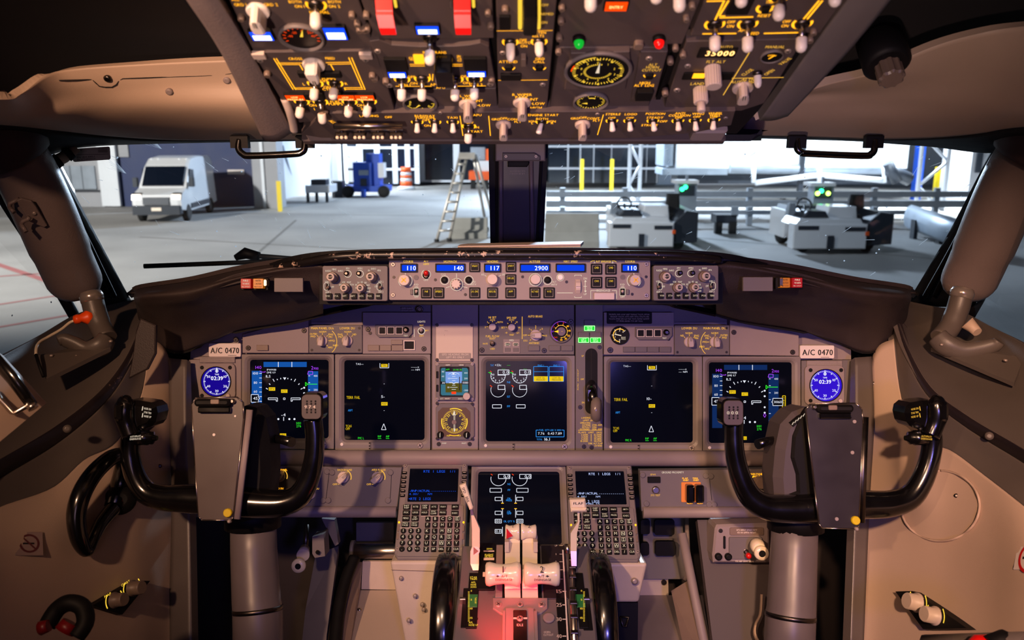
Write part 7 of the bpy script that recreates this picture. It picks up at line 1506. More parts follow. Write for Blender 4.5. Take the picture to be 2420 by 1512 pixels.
def cdu(fr, label, tm, lines, skip=()):
    P = Pan(fr, 'flight_management_unit', label, 'keypad unit', 'flight management units'); t = P.t
    L = lambda px, py: (REF.l(px, py, .0)[0] , REF.l(px, py, .0)[1])
    b = MB(); b.prism([(0, 0), (CW, 0), (CW + .001, -CH + .012), (CW - .006, -CH), (.006, -CH), (-.001, -CH + .012)], -.05, 0, .002); part('body', b, 'bezel', t)
    b = MB(); b.box(0, -.004, -.001, CW, .0, .004, .001); part('top_edge', b, 'bezel', t)
    x0, y0 = L(970, 1108); x1, y1 = L(1078, 1187); x0, x1 = .0165, .1165; b = MB(); cx, cy, w, h = (x0 + x1) / 2, (y0 + y1) / 2, x1 - x0, y0 - y1
    b.frame(cx, cy, w + .010, h + .010, w, h, .002, -.001, .003); part('screen_bezel', b, 'panel2', t); b = MB(); b.rrect(cx, cy, w, h, .001, -.002, .0004); part('screen', b, 'screen', t)
    b = MB()
    for tx, fx, fy, hh, ww, al in lines: b.text(tx, x0 + w * fx, y1 + h * (1 - fy), hh, .0010, ww, al, mono=.5)
    part('screen_text', b, tm, t)
    for side in (0, 1):
        for i in range(6):
            yy = L(950, 1118 + i * 10.7)[1]; xx = .0055 if not side else CW - .0055; o = inst('line_key', KL_, t, (xx, yy, 0)); q = MB(); q.line(-.003, 0, .003, 0, .0008, .0039); part('mark', q, 'print', o)
            q = MB(); q.line(.0115 if not side else CW - .0115, yy - .001, .0155 if not side else CW - .0155, yy - .003, .0006, .0006); part('index_line', q, 'print', t)
    # keyboard plates
    ky = L(1000, 1193)[1]; b = MB(); b.rrect(CW / 2, (ky - CH) / 2 + .002, CW - .008, ky + CH - .006, .004, -.001, .0022, .0008); part('keyboard_plate', b, 'bezel', t)
    def key(me, x, y, tx, box=False, sz=.0052):
        o = inst('key', me, t, (x, y, .0022)); q = MB(); rows = tx.split(' ')
        hh = sz if len(rows) == 1 else .0032
        for i, r_ in enumerate(rows): q.text(r_, 0, (0 if len(rows) == 1 else (.0022 - .0044 * i)), hh, .0040, min(.0108, .0032 * len(r_)) if len(r_) > 1 else None, mono=None)
        if box:
            for a, c in (((-1, -1), (1, -1)), ((1, -1), (1, 1)), ((1, 1), (-1, 1)), ((-1, 1), (-1, -1))): q.line(a[0] * .0036, a[1] * .0036, c[0] * .0036, c[1] * .0036, .0005, .0040)
        part('legend', q, 'keyl', o)
    fx = [.0165, .0345, .0525, .0705, .0885]
    for r_, (yy, names) in enumerate(((1200, ('INIT REF', 'RTE', 'DEP ARR', 'ATC', 'VNAV')), (1213.5, ('FIX', 'LEGS', 'HOLD', 'FMC COMM', 'PROG')), (1227, ('MENU', 'N1 LIMIT')), (1241, ('PREV PAGE', 'NEXT PAGE')))):
        for i, nm in enumerate(names): key(KF, fx[i], L(1000, yy)[1], nm, sz=.0034)
    key(KF, .1125, L(1000, 1200)[1], '-BRT+', sz=.0030); key(KF, .1125, L(1000, 1215)[1], 'EXEC', sz=.0034)
    q = MB(); q.line(.105, L(1000, 1208.5)[1], .120, L(1000, 1208.5)[1], .0016, .0026); part('exec_light', q, 'seam', t)
    al = ['ABCDE', 'FGHIJ', 'KLMNO', 'PQRST', 'UVWXY', ['Z', 'SP', 'DEL', '/', 'CLR']]
    for r_, row in enumerate(al):
        yy = L(1000, 1228 + r_ * 14.3)[1]
        for i, ch in enumerate(row): key(KA, .0600 + i * .0145, yy, ch, ch in 'ENSW', .0056 if len(ch) == 1 else .004)
    for r_, row in enumerate(('123', '456', '789', ['.', '0', '+/-'])):
        yy = L(1000, 1256 + r_ * 14.3)[1]
        for i, ch in enumerate(row): key(KR, .0135 + i * .0148, yy, ch, False, .0056 if len(ch) == 1 else .004)
    b = MB(); b.line(.046, L(1000, 1220.5)[1], .122, L(1000, 1220.5)[1], .0008, .0026); b.line(.006, L(1000, 1248.5)[1], .042, L(1000, 1248.5)[1], .0008, .0026); part('keyboard_line', b, 'print', t)
    for sx_ in (.0035, CW - .0035):
        b = MB(); b.lathe([(.002, .001), (.002, .003), (.001, .004)], sx_, L(1000, 1235)[1], 10); part('status_lamp', b, 'amber', t)
        for yy in (1249, 1268): b = MB(); b.box(sx_ - .0018, L(1000, yy + 7)[1], .001, sx_ + .0018, L(1000, yy - 7)[1], .003); part('status_window', b, 'knobd', t)
    for x_, y_ in ((.006, -.010), (CW - .006, -.010), (.004, -CH + .02), (CW - .004, -CH + .02)): inst('screw', SCREWL, t, (x_, y_, .001), .4, (.0035, .0035, .0035))
    return t


LN = [('RTE 1 LEGS', .5, .08, .0052, .044, 'c'), ('1/1', .93, .08, .0048, .012, 'r'), ('-RNP/ACTUAL', .02, .665, .0046, .042, 'l'), ('-------------', .46, .665, .0046, .050, 'l'), ('4.00/', .02, .76, .0042, .019, 'l'), ('NM', .40, .76, .0042, .007, 'l'), ('<RTE 2 LEGS', .02, .90, .0052, .044, 'l')]
M_['fblue'] = emit('unit_text_blue', (30, 84, 230), 1.0); M_['fwhite'] = emit('unit_text_white', (190, 205, 255), 1.0)
cdu(FCL, 'flight management keypad with blue text left of the thrust levers', 'fblue', LN)
cdu(FCR, 'flight management keypad with white text right of the thrust levers', 'fwhite', LN + [('OSHKOSH 25', .02, .975, .0046, .044, 'l')])

# ---------------------------------------------------------------- lower display
FLD = FA((1112, 1090, 1.68), (1338, 1090, 1.68), (1106, 1290, 1.575)); FLD = Fr(FLD.o, RT, FLD.v)
P = du(FLD, (1112, 1090, 1340, 1296), (1128, 1113, 1325, 1285), 'lower centre display with oil gauges behind the thrust levers', 'main display units', holes=False)
for dx in (0, 50):
    P.arc(1178 + dx, 1131, 18, 165, 375, 1.3, 'ewhite'); P.O(1178 + dx, 1121, 1205 + dx, 1131, 1.4, 'ewhite', .0008); P.T('0.0', 1197 + dx, 1126, 6.5, 14, 'ewhite', z=.0009); P.L(1160 + dx, 1120, 1164 + dx, 1123, 1.8, 'ered')
    xx = 1158 + dx * 1.26; P.O(xx, 1154, xx + 27, 1163, 1.3, 'ewhite')
    s_ = -1 if not dx else 1; c = 1203; P.L(c + s_ * 15.5, 1169, c + s_ * 15.5, 1188, 1.4, 'ewhite'); P.L(c + s_ * 15.5 - 3, 1189, c + s_ * 15.5 + 3, 1189, 1.6, 'amber'); P.L(c + s_ * 15.5 - 3, 1202, c + s_ * 15.5 + 3, 1202, 1.6, 'amber'); P.L(c + s_ * 15.5, 1203, c + s_ * 15.5, 1223, 1.4, 'ewhite')
    for y0, y1 in ((1175, 1183), (1208, 1216)): xa = c + s_ * 18; P.O(min(xa, xa + s_ * 15), y0, max(xa, xa + s_ * 15), y1, 1.3, 'ewhite')
    xa = c + s_ * 18; P.O(min(xa, xa + s_ * 15), 1227, max(xa, xa + s_ * 15), 1236, 1.3, 'ewhite'); P.T('100', xa + s_ * 7.5, 1231.5, 5.5, 11, 'ewhite', z=.0009)
P.O(1170, 1251, 1185, 1260, 1.3, 'ewhite'); P.T('0.0', 1177.5, 1255.5, 5.5, 11, 'ewhite', z=.0009); P.L(1187.5, 1245, 1187.5, 1267, 1.3, 'ewhite')
for tx, y, w in (('N2', 1144, 7), ('FF', 1158, 6), ('OIL', 1178, 9), ('PRESS', 1182.5, 14), ('OIL', 1209, 9), ('TEMP', 1213.5, 11), ('OIL QTY %', 1232, 26)): P.T(tx, 1203, y, 4.2, w, 'ecyan')
finish(P)
b = MB(); b.lathe([(.0035, 0), (.0035, .002), (.002, .003)], *FLD.l(1320, 1099, .004), 14, FLD.m @ Matrix.Translation((0, 0, .004))); solo('display_latch', b, 'ivory', 'small cream latch button above the lower display', 'latch')

# ================================================================ PEDESTAL
FQ = FA((1095, 1290, 1.535), (1375, 1290, 1.535), (1085, 1512, 1.33)); FQ = Fr(FQ.o, RT, FQ.v)
P = Pan(FQ, 'throttle_quadrant', 'grey centre pedestal top between the two black trim wheels', 'pedestal'); t = P.t
P.polyplate([(1092, 1288), (1392, 1288), (1402, 1400), (1420, 1600), (1060, 1600), (1082, 1400)], 'panel2', .001, 'cover', -.30, .003)
P.block(1131, 1286, 1171, 1396, .004, 'black', 'speed_brake_track', 3); P.block(1172, 1290, 1188, 1414, .003, 'panel', 'track_cover', 1); P.block(1188, 1284, 1278, 1416, .001, 'black', 'lever_slot', 2)
P.block(1282, 1290, 1340, 1416, .002, mat('dark_slot_plate', (40, 30, 34), .4), 'flap_plate', 2); P.block(1318, 1396, 1345, 1560, .002, 'black', 'flap_scale_plate', 1)
P.T('DOWN', 1157, 1301, 3.6, 13, 'lyel', z=.0045); P.B(1143, 1305, 1168, 1308, 'print', .0046); P.T('FLIGHT', 1156, 1315, 4, 20, 'lyel', z=.0045); P.T('DETENT', 1156, 1319, 4, 20, 'lyel', z=.0045); P.B(1143, 1322, 1168, 1328, 'print', .0046); P.B(1141, 1356, 1147, 1367, 'print', .0046)
b = MB(); b.prism([P.l(*q) for q in ((1165, 1416), (1294, 1416), (1294, 1440), (1280, 1452), (1262, 1456), (1252, 1446), (1206, 1446), (1196, 1456), (1182, 1452), (1165, 1440))], 0, P.z + .004, .001); part('lever_stop_plate', b, 'panel', t)
z0 = P.z; P.z += .004; P.screws([(1178, 1429), (1229, 1430), (1280, 1430)], 8, SCREWL); P.z = z0
P.block(1194, 1446, 1264, 1600, .010, 'panel', 'idle_channel', 2); P.block(1213, 1454, 1246, 1600, .013, 'metald', 'idle_ramp', 2); P.z += .013; P.screws([(1229, 1462)], 8, SCREWL); P.T('IDLE', 1229, 1477, 5.5, 15, 'print'); P.B(1213, 1459, 1246, 1463, 'print', .0003); P.z = z0
P.block(1264, 1455, 1272, 1600, .012, 'panel', 'channel_wall', 1); P.block(1187, 1455, 1194, 1600, .012, 'panel', 'channel_wall', 1)
b = MB(); x, y = P.l(1297, 1463); k = FQ.sx(1297, 1463); b.lathe([(14 * k, P.z), (14 * k, P.z + .004), (12.5 * k, P.z + .005)], x, y, 28); part('horn_cutout_button', b, 'panel', t); P.T('HORN', 1293, 1494, 4.8, 15, 'print', z=.0006); P.T('CUTOUT', 1296, 1500.5, 4.8, 23, 'print', z=.0006)
P.L(1330, 1302, 1342, 1520, 3.2, 'print', .003)
for v, y in (('15', 1400), ('25', 1432), ('30', 1466), ('40', 1506)): P.T(v, 1321, y, 8.5, 12, 'print', z=.003, bold=.5); P.L(1329, y, 1338, y, 3, 'print', .003)
for v, y in (('UP', 1292), ('1', 1312), ('2', 1330), ('5', 1349), ('10', 1371)): P.L(1322, y, 1330, y, 1.6, 'print', .003); P.T(v, 1314, y, 4, 3 * len(v), 'print', z=.003)
P.screws([(1326, 1484), (1323, 1548), (1125, 1462)], 5)
b = MB(); b.tube([(*P.l(1350, 1296), P.z + .004), (*P.l(1352, 1400), P.z + .006), (*P.l(1358, 1530), P.z + .004)], .006, 8); part('flap_gate', b, 'metal', t)
for y in (1312, 1331, 1349, 1372, 1402, 1434, 1467, 1504): x_, y_ = P.l(1351 + (y - 1300) * .03, y); b = MB(); b.box(x_ - .006, y_ - .004, P.z, x_ + .006, y_ + .004, P.z + .012, .001); part('gate_detent', b, 'metald', t)
# stabiliser trim indicators
for sd, x0, x1 in ((0, 1100, 1130), (1, 1358, 1384)):
    P.block(x0 - 8, 1390, x0 + 8 if not sd else x1 + 10, 1484, .001, 'black', 'trim_window', 2) if not sd else P.block(1374, 1390, 1396, 1490, .001, 'black', 'trim_window', 2)
    P.block(x0 + 5, 1356, x1, 1486, .003, 'black', 'trim_scale', 1); P.block(x0 + (6 if not sd else 4), 1407, x1 - 1, 1438, .0034, 'green', 'take_off_band', 1)
    for i in range(26): P.L(x0 + 6 if not sd else x1 - 6, 1402 + i * 2.8, x0 + 10 if not sd else x1 - 2, 1402 + i * 2.8, 1.1, 'lyel', .0042)
    for v, y in (('0', 1400), ('5', 1421), ('10', 1442), ('15', 1464)): P.T(v, x0 + 14 if not sd else x1 - 10, y, 4, 3 * len(v), 'lyel', z=.0042)
    b = MB(); xx, yy = P.l(1094 if not sd else 1386, 1425); b.box(xx - .005, yy - .003, P.z, xx + .005, yy + .003, P.z + .012, .001); part('trim_pointer', b, 'metal', t)
for tx, y, w in (('STAB', 1368, 16), ('TRIM', 1372.5, 16), ('APL', 1380, 11), ('NOSE', 1385.5, 13), ('DOWN', 1391, 13)): P.T(tx, 1119, y, 4, w, 'lyel', z=.0042)
P.T('APL', 1113, 1475, 4.4, 10, 'lyel', z=.0042); P.T('NOSE UP', 1119, 1481, 4.4, 22, 'lyel', z=.0042); P.T('TAKE-OFF', 1124, 1423, 3, 20, 'lyel', z=.0046, rot=-math.pi / 2); P.done()
# unseen red lamp added aft of the quadrant for the red glow
p = W(1165, 1570, 1.27); light('parking_brake_lamp_added', 'SPOT', p + FQ.n * .05, W(1185, 1410, 1.41), 2.6, (1, .04, .03), .01, math.radians(75), .8)
b = MB(); b.lathe([(.012, 0), (.012, .006), (.006, .012)], 0, 0, 16, Matrix.Translation(p) @ FQ.m.to_3x3().to_4x4()); solo('parking_brake_light_added', b, emit('red_lamp_added', (255, 10, 10), 4), 'unseen red lamp lens added at the aft edge of the quadrant', 'light')
# side consoles under the keypads
def console(name, label, A, B_, C_, D_, dpt, Eb=None):
    """front face quad px (tl, tr, br, bl) at its depths, extruded forward"""
    q = [W(*A), W(*B_), W(*C_), W(*D_)]; n = FW * dpt; b = MB(); b.add(q + [p + n for p in q], [(3, 2, 1, 0), (0, 1, 5, 4), (1, 2, 6, 5), (2, 3, 7, 6), (3, 0, 4, 7), (4, 5, 6, 7)]); t = solo(name, b, 'creamw', label, 'console')
    bv = t.modifiers.new('soft_edge', 'BEVEL'); bv.width = .006; bv.segments = 3; bv.limit_method = 'ANGLE'; return t


t = console('pedestal_console', 'cream screwed console side under the captain keypad', (921, 1326, 1.536), (1100, 1326, 1.536), (1100, 1620, 1.56), (975, 1620, 1.56), .30)
for px, py in ((948, 1366), (981, 1408), (998, 1428), (1001, 1440), (966, 1466)): b = MB(); b.lathe([(.004, -.002), (.004, .002), (.002, .0035)], 0, 0, 12, Matrix.Translation(W(px, py, 1.536)) @ Matrix.Rotation(math.pi / 2 - PITCH, 4, 'X')); part('screw', b, 'screwl', t)
b = MB(); b.add([W(924, 1346, 1.5352), W(1090, 1351, 1.5352), W(1090, 1352, 1.5352), W(924, 1347, 1.5352)], [(0, 1, 2, 3)]); part('edge_crease', b, 'knobd', t)
t = console('pedestal_console', 'cream screwed console side under the copilot keypad', (1372, 1331, 1.536), (1531, 1331, 1.536), (1510, 1424, 1.55), (1372, 1424, 1.55), .30)
b = MB(); b.lathe([(.006, -.002), (.006, .002), (.003, .0035)], 0, 0, 12, Matrix.Translation(W(1500, 1373, 1.535)) @ Matrix.Rotation(math.pi / 2 - PITCH, 4, 'X')); part('screw', b, 'screwl', t)
b = MB(); q = [W(1440, 1424, 1.56), W(1508, 1424, 1.56), W(1506, 1640, 1.56), W(1440, 1640, 1.56)]; b.add(q + [p + FW * .25 for p in q], [(3, 2, 1, 0), (0, 1, 5, 4), (1, 2, 6, 5), (3, 0, 4, 7)]); t = solo('pedestal_box', b, 'dark', 'dark equipment box below the copilot console side', 'box')
b = MB(); b.tube([W(1466, 1458, 1.556), W(1486, 1458, 1.556), W(1480, 1480, 1.552), W(1472, 1480, 1.552), W(1466, 1458, 1.556)], .002, 6); part('latch', b, 'metald', t)

# trim wheels
for px, lb in ((1055, 'black stabiliser trim wheel on the captain side of the pedestal'), (1417, 'black stabiliser trim wheel on the copilot side of the pedestal')):
    c = W(px, 1478, 1.485); t = thing('trim_wheel', lb, 'trim wheel', Matrix.Translation(c) @ Matrix.Rotation(math.pi / 2, 4, 'Y'), 'trim wheels'); b = MB()
    b.lathe([(.098, -.018), (.118, -.020), (.127, -.016), (.130, -.006), (.130, .006), (.127, .016), (.118, .020), (.098, .018)], 0, 0, 64); part('rim', b, 'gloss', t)
    b = MB(); b.lathe([(.02, -.006), (.099, -.006), (.099, .006), (.02, .006)], 0, 0, 48); part('web', b, 'black', t); b = MB(); b.box(-.012, .10, .016, .012, .126, .024, .002); part('folding_handle', b, 'black', t)


# thrust levers
def tube_px(pts, rad, n=14, **k): b = MB(); b.tube([W(*p) for p in pts], rad, n, **k); return b


for i, (x0, x1, xs, txt) in enumerate(((1147, 1231, 1211, '1'), (1238, 1323, 1252, '2'))):
    t = thing('thrust_lever', 'ivory thrust lever marked %s with waisted grip' % ('one' if i == 0 else 'two'), 'lever', W(xs, 1420, 1.40), 'thrust levers'); k = 1.385 / F
    L = [(x0 + (x1 - x0) * f, 1356, 1.385) for f in (0, .03, .12, .3, .5, .7, .88, .97, 1)]; wpart('grip', tube_px(cat([W(*p) for p in L], 2) and L, [20 * k, 26 * k, 28 * k, 24 * k, 22.5 * k, 24 * k, 28 * k, 26 * k, 20 * k], 24), 'ivory', t)
    Fh = Fr(W((x0 + x1) / 2, 1352, 1.385 - 24 * k), RT, UP); b = MB(); cx = (x0 + x1) / 2; kk = Fh.sx(cx, 1352)
    def ht(tx, px, py, h, w): b.text(tx, *Fh.l(px, py), h * kk, .0008, w * kk, M=Fh.m)
    ht(txt, cx, 1345, 15, 9); ht('A/T', cx + (3 if i == 0 else -2), 1361, 6, 15); ht('DISENGAGE', cx + 2, 1369.5, 5, 40)
    s_ = -1 if i == 0 else 1; b.poly([Fh.l(cx + s_ * 17, 1361), Fh.l(cx + s_ * 13, 1358.5), Fh.l(cx + s_ * 9, 1361), Fh.l(cx + s_ * 13, 1363.5)], .0008, Fh.m)
    wpart('lettering', b, 'pblack', t)
    # arm
    def slab(pts, wpx, m, nm, d2=.012):
        b = MB(); Ls = []
        for px, py, d in pts:
            w = wpx * d / F / 2; p = W(px, py, d); Ls.append([p + RT * -w + FW * -d2, p + RT * w + FW * -d2, p + RT * w + FW * d2, p + RT * -w + FW * d2])
        b.loft(Ls); return wpart(nm, b, m, t)
    slab([(xs, 1385, 1.405), (xs, 1340, 1.42), (xs, 1312, 1.45), (xs, 1278, 1.485), (xs, 1262, 1.495)], 35, 'ivory', 'arm')
    slab([(xs, 1376, 1.41), (xs + .5, 1400, 1.415), (xs + 1, 1424, 1.42)], 37, 'ivory', 'lower_arm', .006)
    slab([(xs + (-13 if i == 0 else 13), 1276, 1.468), (xs + (-13 if i == 0 else 13), 1300, 1.455)], 10, 'knob', 'hinge_cheek', .012)
    r0, r1 = (1194, 1228) if i == 0 else (1231, 1268); k2 = 1.48 / F
    L = [(r0 + (r1 - r0) * f, 1256, 1.48) for f in (0, .06, .3, .6, .92, 1)]; wpart('reverse_grip', tube_px(L, [q * k2 for q in ((18, 20, 15, 14, 17, 13) if i else (13, 17, 14, 15, 20, 18))], 20), 'ivory', t)
    b = MB(); Fr_ = Fr(W((r0 + r1) / 2, 1244, 1.48 - 16 * k2), RT, UP); b.text(txt, *Fr_.l((r0 + r1) / 2 + 1, 1243), 7 * Fr_.sx(1210, 1243), .0, 6 * Fr_.sx(1210, 1243), M=Fr_.m); wpart('lettering', b, 'pblack', t)
    if i == 0: b = MB(); Fr2 = Fr(W(1198, 1265, 1.48 - 17 * k2), RT, UP); b.poly([Fr2.l(1197, 1248), Fr2.l(1212, 1266), Fr2.l(1197, 1273)], .0, Fr2.m); wpart('red_mark', b, 'red', t)
# speed brake lever
t = thing('speed_brake_lever', 'white speed brake lever with flat lettered handle', 'lever', W(1122, 1340, 1.47))
def slab2(pts, m, nm, t, d2=.006):
    b = MB(); Ls = []
    for xa, xb, py, d in pts: p, q = W(xa, py, d), W(xb, py, d); Ls.append([p - FW * d2, q - FW * d2, q + FW * d2, p + FW * d2])
    b.loft(Ls); return wpart(nm, b, m, t)
b = MB(); FH = Fr(W(1102, 1173, 1.47), RT, UP); b.prism(fl(FH, [(1086, 1147), (1101, 1141), (1118, 1197), (1116, 1203), (1110, 1204)]), -.012, .004, .002, FH.m); wpart('handle', b, 'ivory', t)
b = MB(); b.text('SPD', *FH.l(1097, 1157), 6 * FH.sx(1, 1), .0046, 14 * FH.sx(1, 1), M=FH.m, rot=math.radians(-70)); b.text('BRK', *FH.l(1105, 1179), 6 * FH.sx(1, 1), .0046, 14 * FH.sx(1, 1), M=FH.m, rot=math.radians(-70)); wpart('lettering', b, 'pblack', t)
slab2([(1111, 1117, 1203, 1.47), (1114, 1121, 1220, 1.47)], 'metal', 'neck', t, .003); slab2([(1114, 1121, 1217, 1.47), (1116, 1134, 1248, 1.475), (1116, 1134, 1290, 1.48), (1112, 1132, 1300, 1.48), (1112, 1132, 1330, 1.475), (1118, 1131, 1345, 1.47)], 'ivory', 'shaft', t)
b = MB(); Fd = Fr(W(1124, 1301, 1.472), RT, UP); b.disc(*Fd.l(1124, 1301), 10 * Fd.sx(1, 1), .0, 24, Fd.m); wpart('badge', b, 'white', t); b = MB(); b.poly([Fd.l(1119, 1292), Fd.l(1119, 1311), Fd.l(1131, 1302)], .0006, Fd.m); wpart('arrow_mark', b, 'knobd', t)
# flap lever
t = thing('flap_lever', 'white flap lever with square lettered handle on the copilot side', 'lever', W(1360, 1330, 1.47))
b = MB(); FH = Fr(W(1366, 1193, 1.45), RT, UP); b.prism(fl(FH, [(1346, 1180), (1383, 1179), (1386, 1201), (1348, 1201)]), -.014, .004, .003, FH.m); b.prism(fl(FH, [(1348, 1199), (1386, 1199), (1386, 1208), (1349, 1208)]), -.012, .007, .003, FH.m); wpart('handle', b, 'ivory', t); b = MB(); b.text('FLAP', *FH.l(1366, 1188), 5.5 * FH.sx(1, 1), .0046, 25 * FH.sx(1, 1), M=FH.m, bold=.0003); wpart('lettering', b, 'pblack', t)
slab2([(1364, 1369, 1205, 1.46), (1365, 1369, 1232, 1.465), (1348, 1363, 1258, 1.47), (1348, 1362, 1300, 1.475), (1350, 1362, 1335, 1.47)], 'ivory', 'shaft', t)
b = MB(); b.tube([W(1341, 1285, 1.475), W(1341, 1308, 1.47)], .006, 10); wpart('gate_roller', b, 'metal', t)

# ================================================================ CONTROL WHEELS
def pxp(pts, d): return [W(x, y, d + (q[0] if q else 0)) for x, y, *q in pts]


def wheel(sd):
    cap = sd == 0; D = 1.40; K = D / F
    lb = 'black captain control wheel with grey clipboard plate' if cap else 'black copilot control wheel with dark clipboard plate'
    root = (610, 1240) if cap else (1870, 1245); t = thing('control_wheel', lb, 'control wheel', W(*root, D), 'control wheels')
    # hub body behind the plate
    hub = ((575, 960), (600, 965), (622, 990), (632, 1040), (634, 1120), (628, 1185), (612, 1225), (560, 1240), (480, 1225), (470, 1150), (480, 1000)) if cap else ((1905, 965), (1878, 975), (1850, 1005), (1838, 1060), (1832, 1130), (1836, 1180), (1855, 1225), (1920, 1240), (2030, 1235), (2042, 1150), (2040, 990))
    Fh = Fr(W((555 if cap else 1940), 1100, D), RT, UP); b = MB(); b.prism(fl(Fh, hub), -.075, .0, .014, Fh.m); wpart('hub', b, 'black' if cap else mat('hub_grey', (72, 65, 66), .5), t)
    if not cap: b = MB(); b.prism(fl(Fh, [(1908, 962), (1890, 985), (1872, 1030), (1868, 1080), (1880, 1120), (1882, 1160), (1850, 1172), (1838, 1186), (1852, 1226), (1930, 1238), (1930, 962)]), -.01, .008, .004, Fh.m); wpart('hub_face', b, 'black', t)
    # horns
    if cap:
        hl = ((520, 1180), (440, 1178), (385, 1176), (345, 1162), (320, 1125), (308, 1075), (310, 1030), (318, 1000)); rl = [36, 33, 30, 27, 24, 22, 22, 24]
        hr = ((560, 1185), (620, 1190), (672, 1188), (708, 1170), (730, 1130), (742, 1080), (744, 1030), (740, 990)); rr_ = [36, 34, 31, 28, 25, 23, 22, 22]
    else:
        hr = ((1960, 1190), (2050, 1192), (2105, 1190), (2150, 1174), (2180, 1132), (2198, 1080), (2202, 1035), (2192, 1000)); rr_ = [36, 33, 31, 28, 25, 23, 23, 25]
        hl = ((1930, 1200), (1870, 1202), (1815, 1198), (1776, 1176), (1752, 1132), (1738, 1080), (1734, 1030), (1735, 995)); rl = [36, 34, 31, 28, 25, 23, 22, 22]
    for pts, rad, nm in ((hl, rl, 'horn'), (hr, rr_, 'horn')):
        P_ = cat([W(x, y, D - .006) for x, y in pts], 40); R_ = [v.x * K for v in cat([(r, 0, 0) for r in rad], 40)]; b = MB(); b.tube(P_, R_, 16, upv=(0, 1, 0)); wpart(nm, b, 'gloss', t)
    # counter head with tear-off numbers
    cx, cy = (736, 961) if cap else (1733, 975); Fc = Fr(W(cx, cy, D - .035), RT, UP); Pn = MB(); k = Fc.sx(cx, cy)
    b = MB(); b.rrect(0, 0, 53 * k, 66 * k, 14 * k, -.035, 0, .005, 4, Fc.m); wpart('counter_head', b, 'gloss', t)
    b = MB(); b.rrect(0, 0, 46 * k, 58 * k, 11 * k, -.001, .0012, .0006, 4, Fc.m); wpart('counter_face', b, mat('counter_grey', (74, 64, 62), .5), t)
    b = MB()
    for i in range(3):
        for j in (-2, -1, 1, 2): b.rrect((i - 1) * 10 * k, j * 6 * k + (1 * k if j > 0 else -1 * k), 4 * k, 4.6 * k, k, .001, .0016, 0, 2, Fc.m)
    wpart('number_slots', b, 'black', t); b = MB()
    for i, c in enumerate('974' if cap else '000'): b.text(c, ((i - 1) * 10 - 3) * k, 0, 7 * k, .002, 6 * k, M=Fc.m)
    wpart('digits', b, 'lwhite' if not cap else 'print', t)
    b = MB(); b.tube(pxp(((690, 1045, .02), (664, 1038, .04), (636, 1036, .05)) if cap else ((1790, 1050, .02), (1815, 1042, .03), (1842, 1040, .04)), D), [.009, .008, .008], 10); wpart('push_to_talk', b, 'gloss', t)
    # grip head with trim switches
    gx = (lambda x: x) if cap else (lambda x: 2510 - x)
    Fg = Fr(W(gx(322), 985, D - .02), RT, UP); poly = [(gx(x), y) for x, y in ((312, 944), (335, 946), (360, 950), (372, 960), (375, 975), (370, 996), (362, 1006), (342, 1014), (330, 1024), (308, 1020))]
    b = MB(); b.prism(fl(Fg, poly), -.04, .012, .009, Fg.m); b.tube(cat([W(gx(x), y, D - .03) for x, y in ((304, 936), (300, 944), (297, 960), (296, 980), (302, 1004), (312, 1030))], 20), [v.x * K for v in cat([(r, 0, 0) for r in (6, 18, 23, 24, 21, 21)], 20)], 18); wpart('grip_head', b, 'gloss', t)
    b = MB(); k = Fg.sx(gx(322), 985); x, y = Fg.l(gx(300), 972); b.rrect(x, y + .002, 28 * k, 50 * k, 12 * k, .012, .029, .006, 4, Fg.m); wpart('trim_switch', b, 'gloss', t)
    b = MB()
    for i, tx in enumerate(('NOSE DN', 'STAB TRIM', 'NOSE UP')): x, y = Fg.l(gx(357), 964 + i * 9); b.text(tx, x, y, 4.4 * k, .0132, 17 * k, M=Fg.m, rot=math.radians(-10 if cap else 10))
    for y0, y1 in ((958, 968), (974, 984)): b.line(*Fg.l(gx(346), y0), *Fg.l(gx(344), y1), 1.6 * k, .0132, Fg.m)
    wpart('lettering', b, 'lwhite' if cap else 'amberd', t)
    # autopilot disengage
    b = MB(); b.tube([W(gx(x), y, D - .02) for x, y in ((322, 1034), (350, 1034), (352, 1034), (362, 1035), (364, 1035), (372, 1035))], [.013, .013, .011, .011, .006, .004], 14); wpart('disengage_button', b, 'gloss', t)
    b = MB(); Fa = Fr(W(gx(320), 1034, D - .04), RT, UP); b.text('AUTOPILOT', *Fa.l(gx(320), 1031), 4 * k, 0, 25 * k, M=Fa.m, rot=math.radians(4 if cap else -4)); b.text('DISENGAGE', *Fa.l(gx(320), 1037), 4 * k, 0, 26 * k, M=Fa.m, rot=math.radians(4 if cap else -4)); wpart('disengage_lettering', b, 'lwhite' if cap else 'amberd', t)
    # clipboard plate
    if cap: pl = [(452, 955), (462, 940), (560, 938), (574, 950), (576, 990), (551, 1222), (545, 1229), (476, 1229), (468, 1220), (460, 1100)]
    else: pl = [(1904, 968), (1916, 954), (2022, 952), (2038, 966), (2040, 1000), (2030, 1244), (2024, 1250), (1944, 1248), (1936, 1238), (1925, 1150)]
    Fp = FA((450, 938, D - .035), (580, 938, D - .035), (450, 1230, D - .055)) if cap else FA((1900, 950, D - .035), (2040, 950, D - .035), (1900, 1250, D - .055)); Fp = Fr(Fp.o, RT, Fp.v)
    b = MB(); b.prism(fl(Fp, pl), -.006, 0, .0015, Fp.m); wpart('clip_plate', b, mat('clip_plate_grey', (80, 70, 67), .38, var=.06, scale=20, chips=((170, 155, 145), 90, .80)) if cap else mat('clip_plate_dark', (34, 29, 29), .4, var=.06, scale=20), t)
    b = MB(); Q = fl(Fp, pl)
    for a, c in zip(Q, Q[1:] + Q[:1]): b.tube([Fp.m @ Vector((*a, -.001)), Fp.m @ Vector((*c, -.001))], .0009, 6)
    wpart('plate_edge', b, 'metal', t)
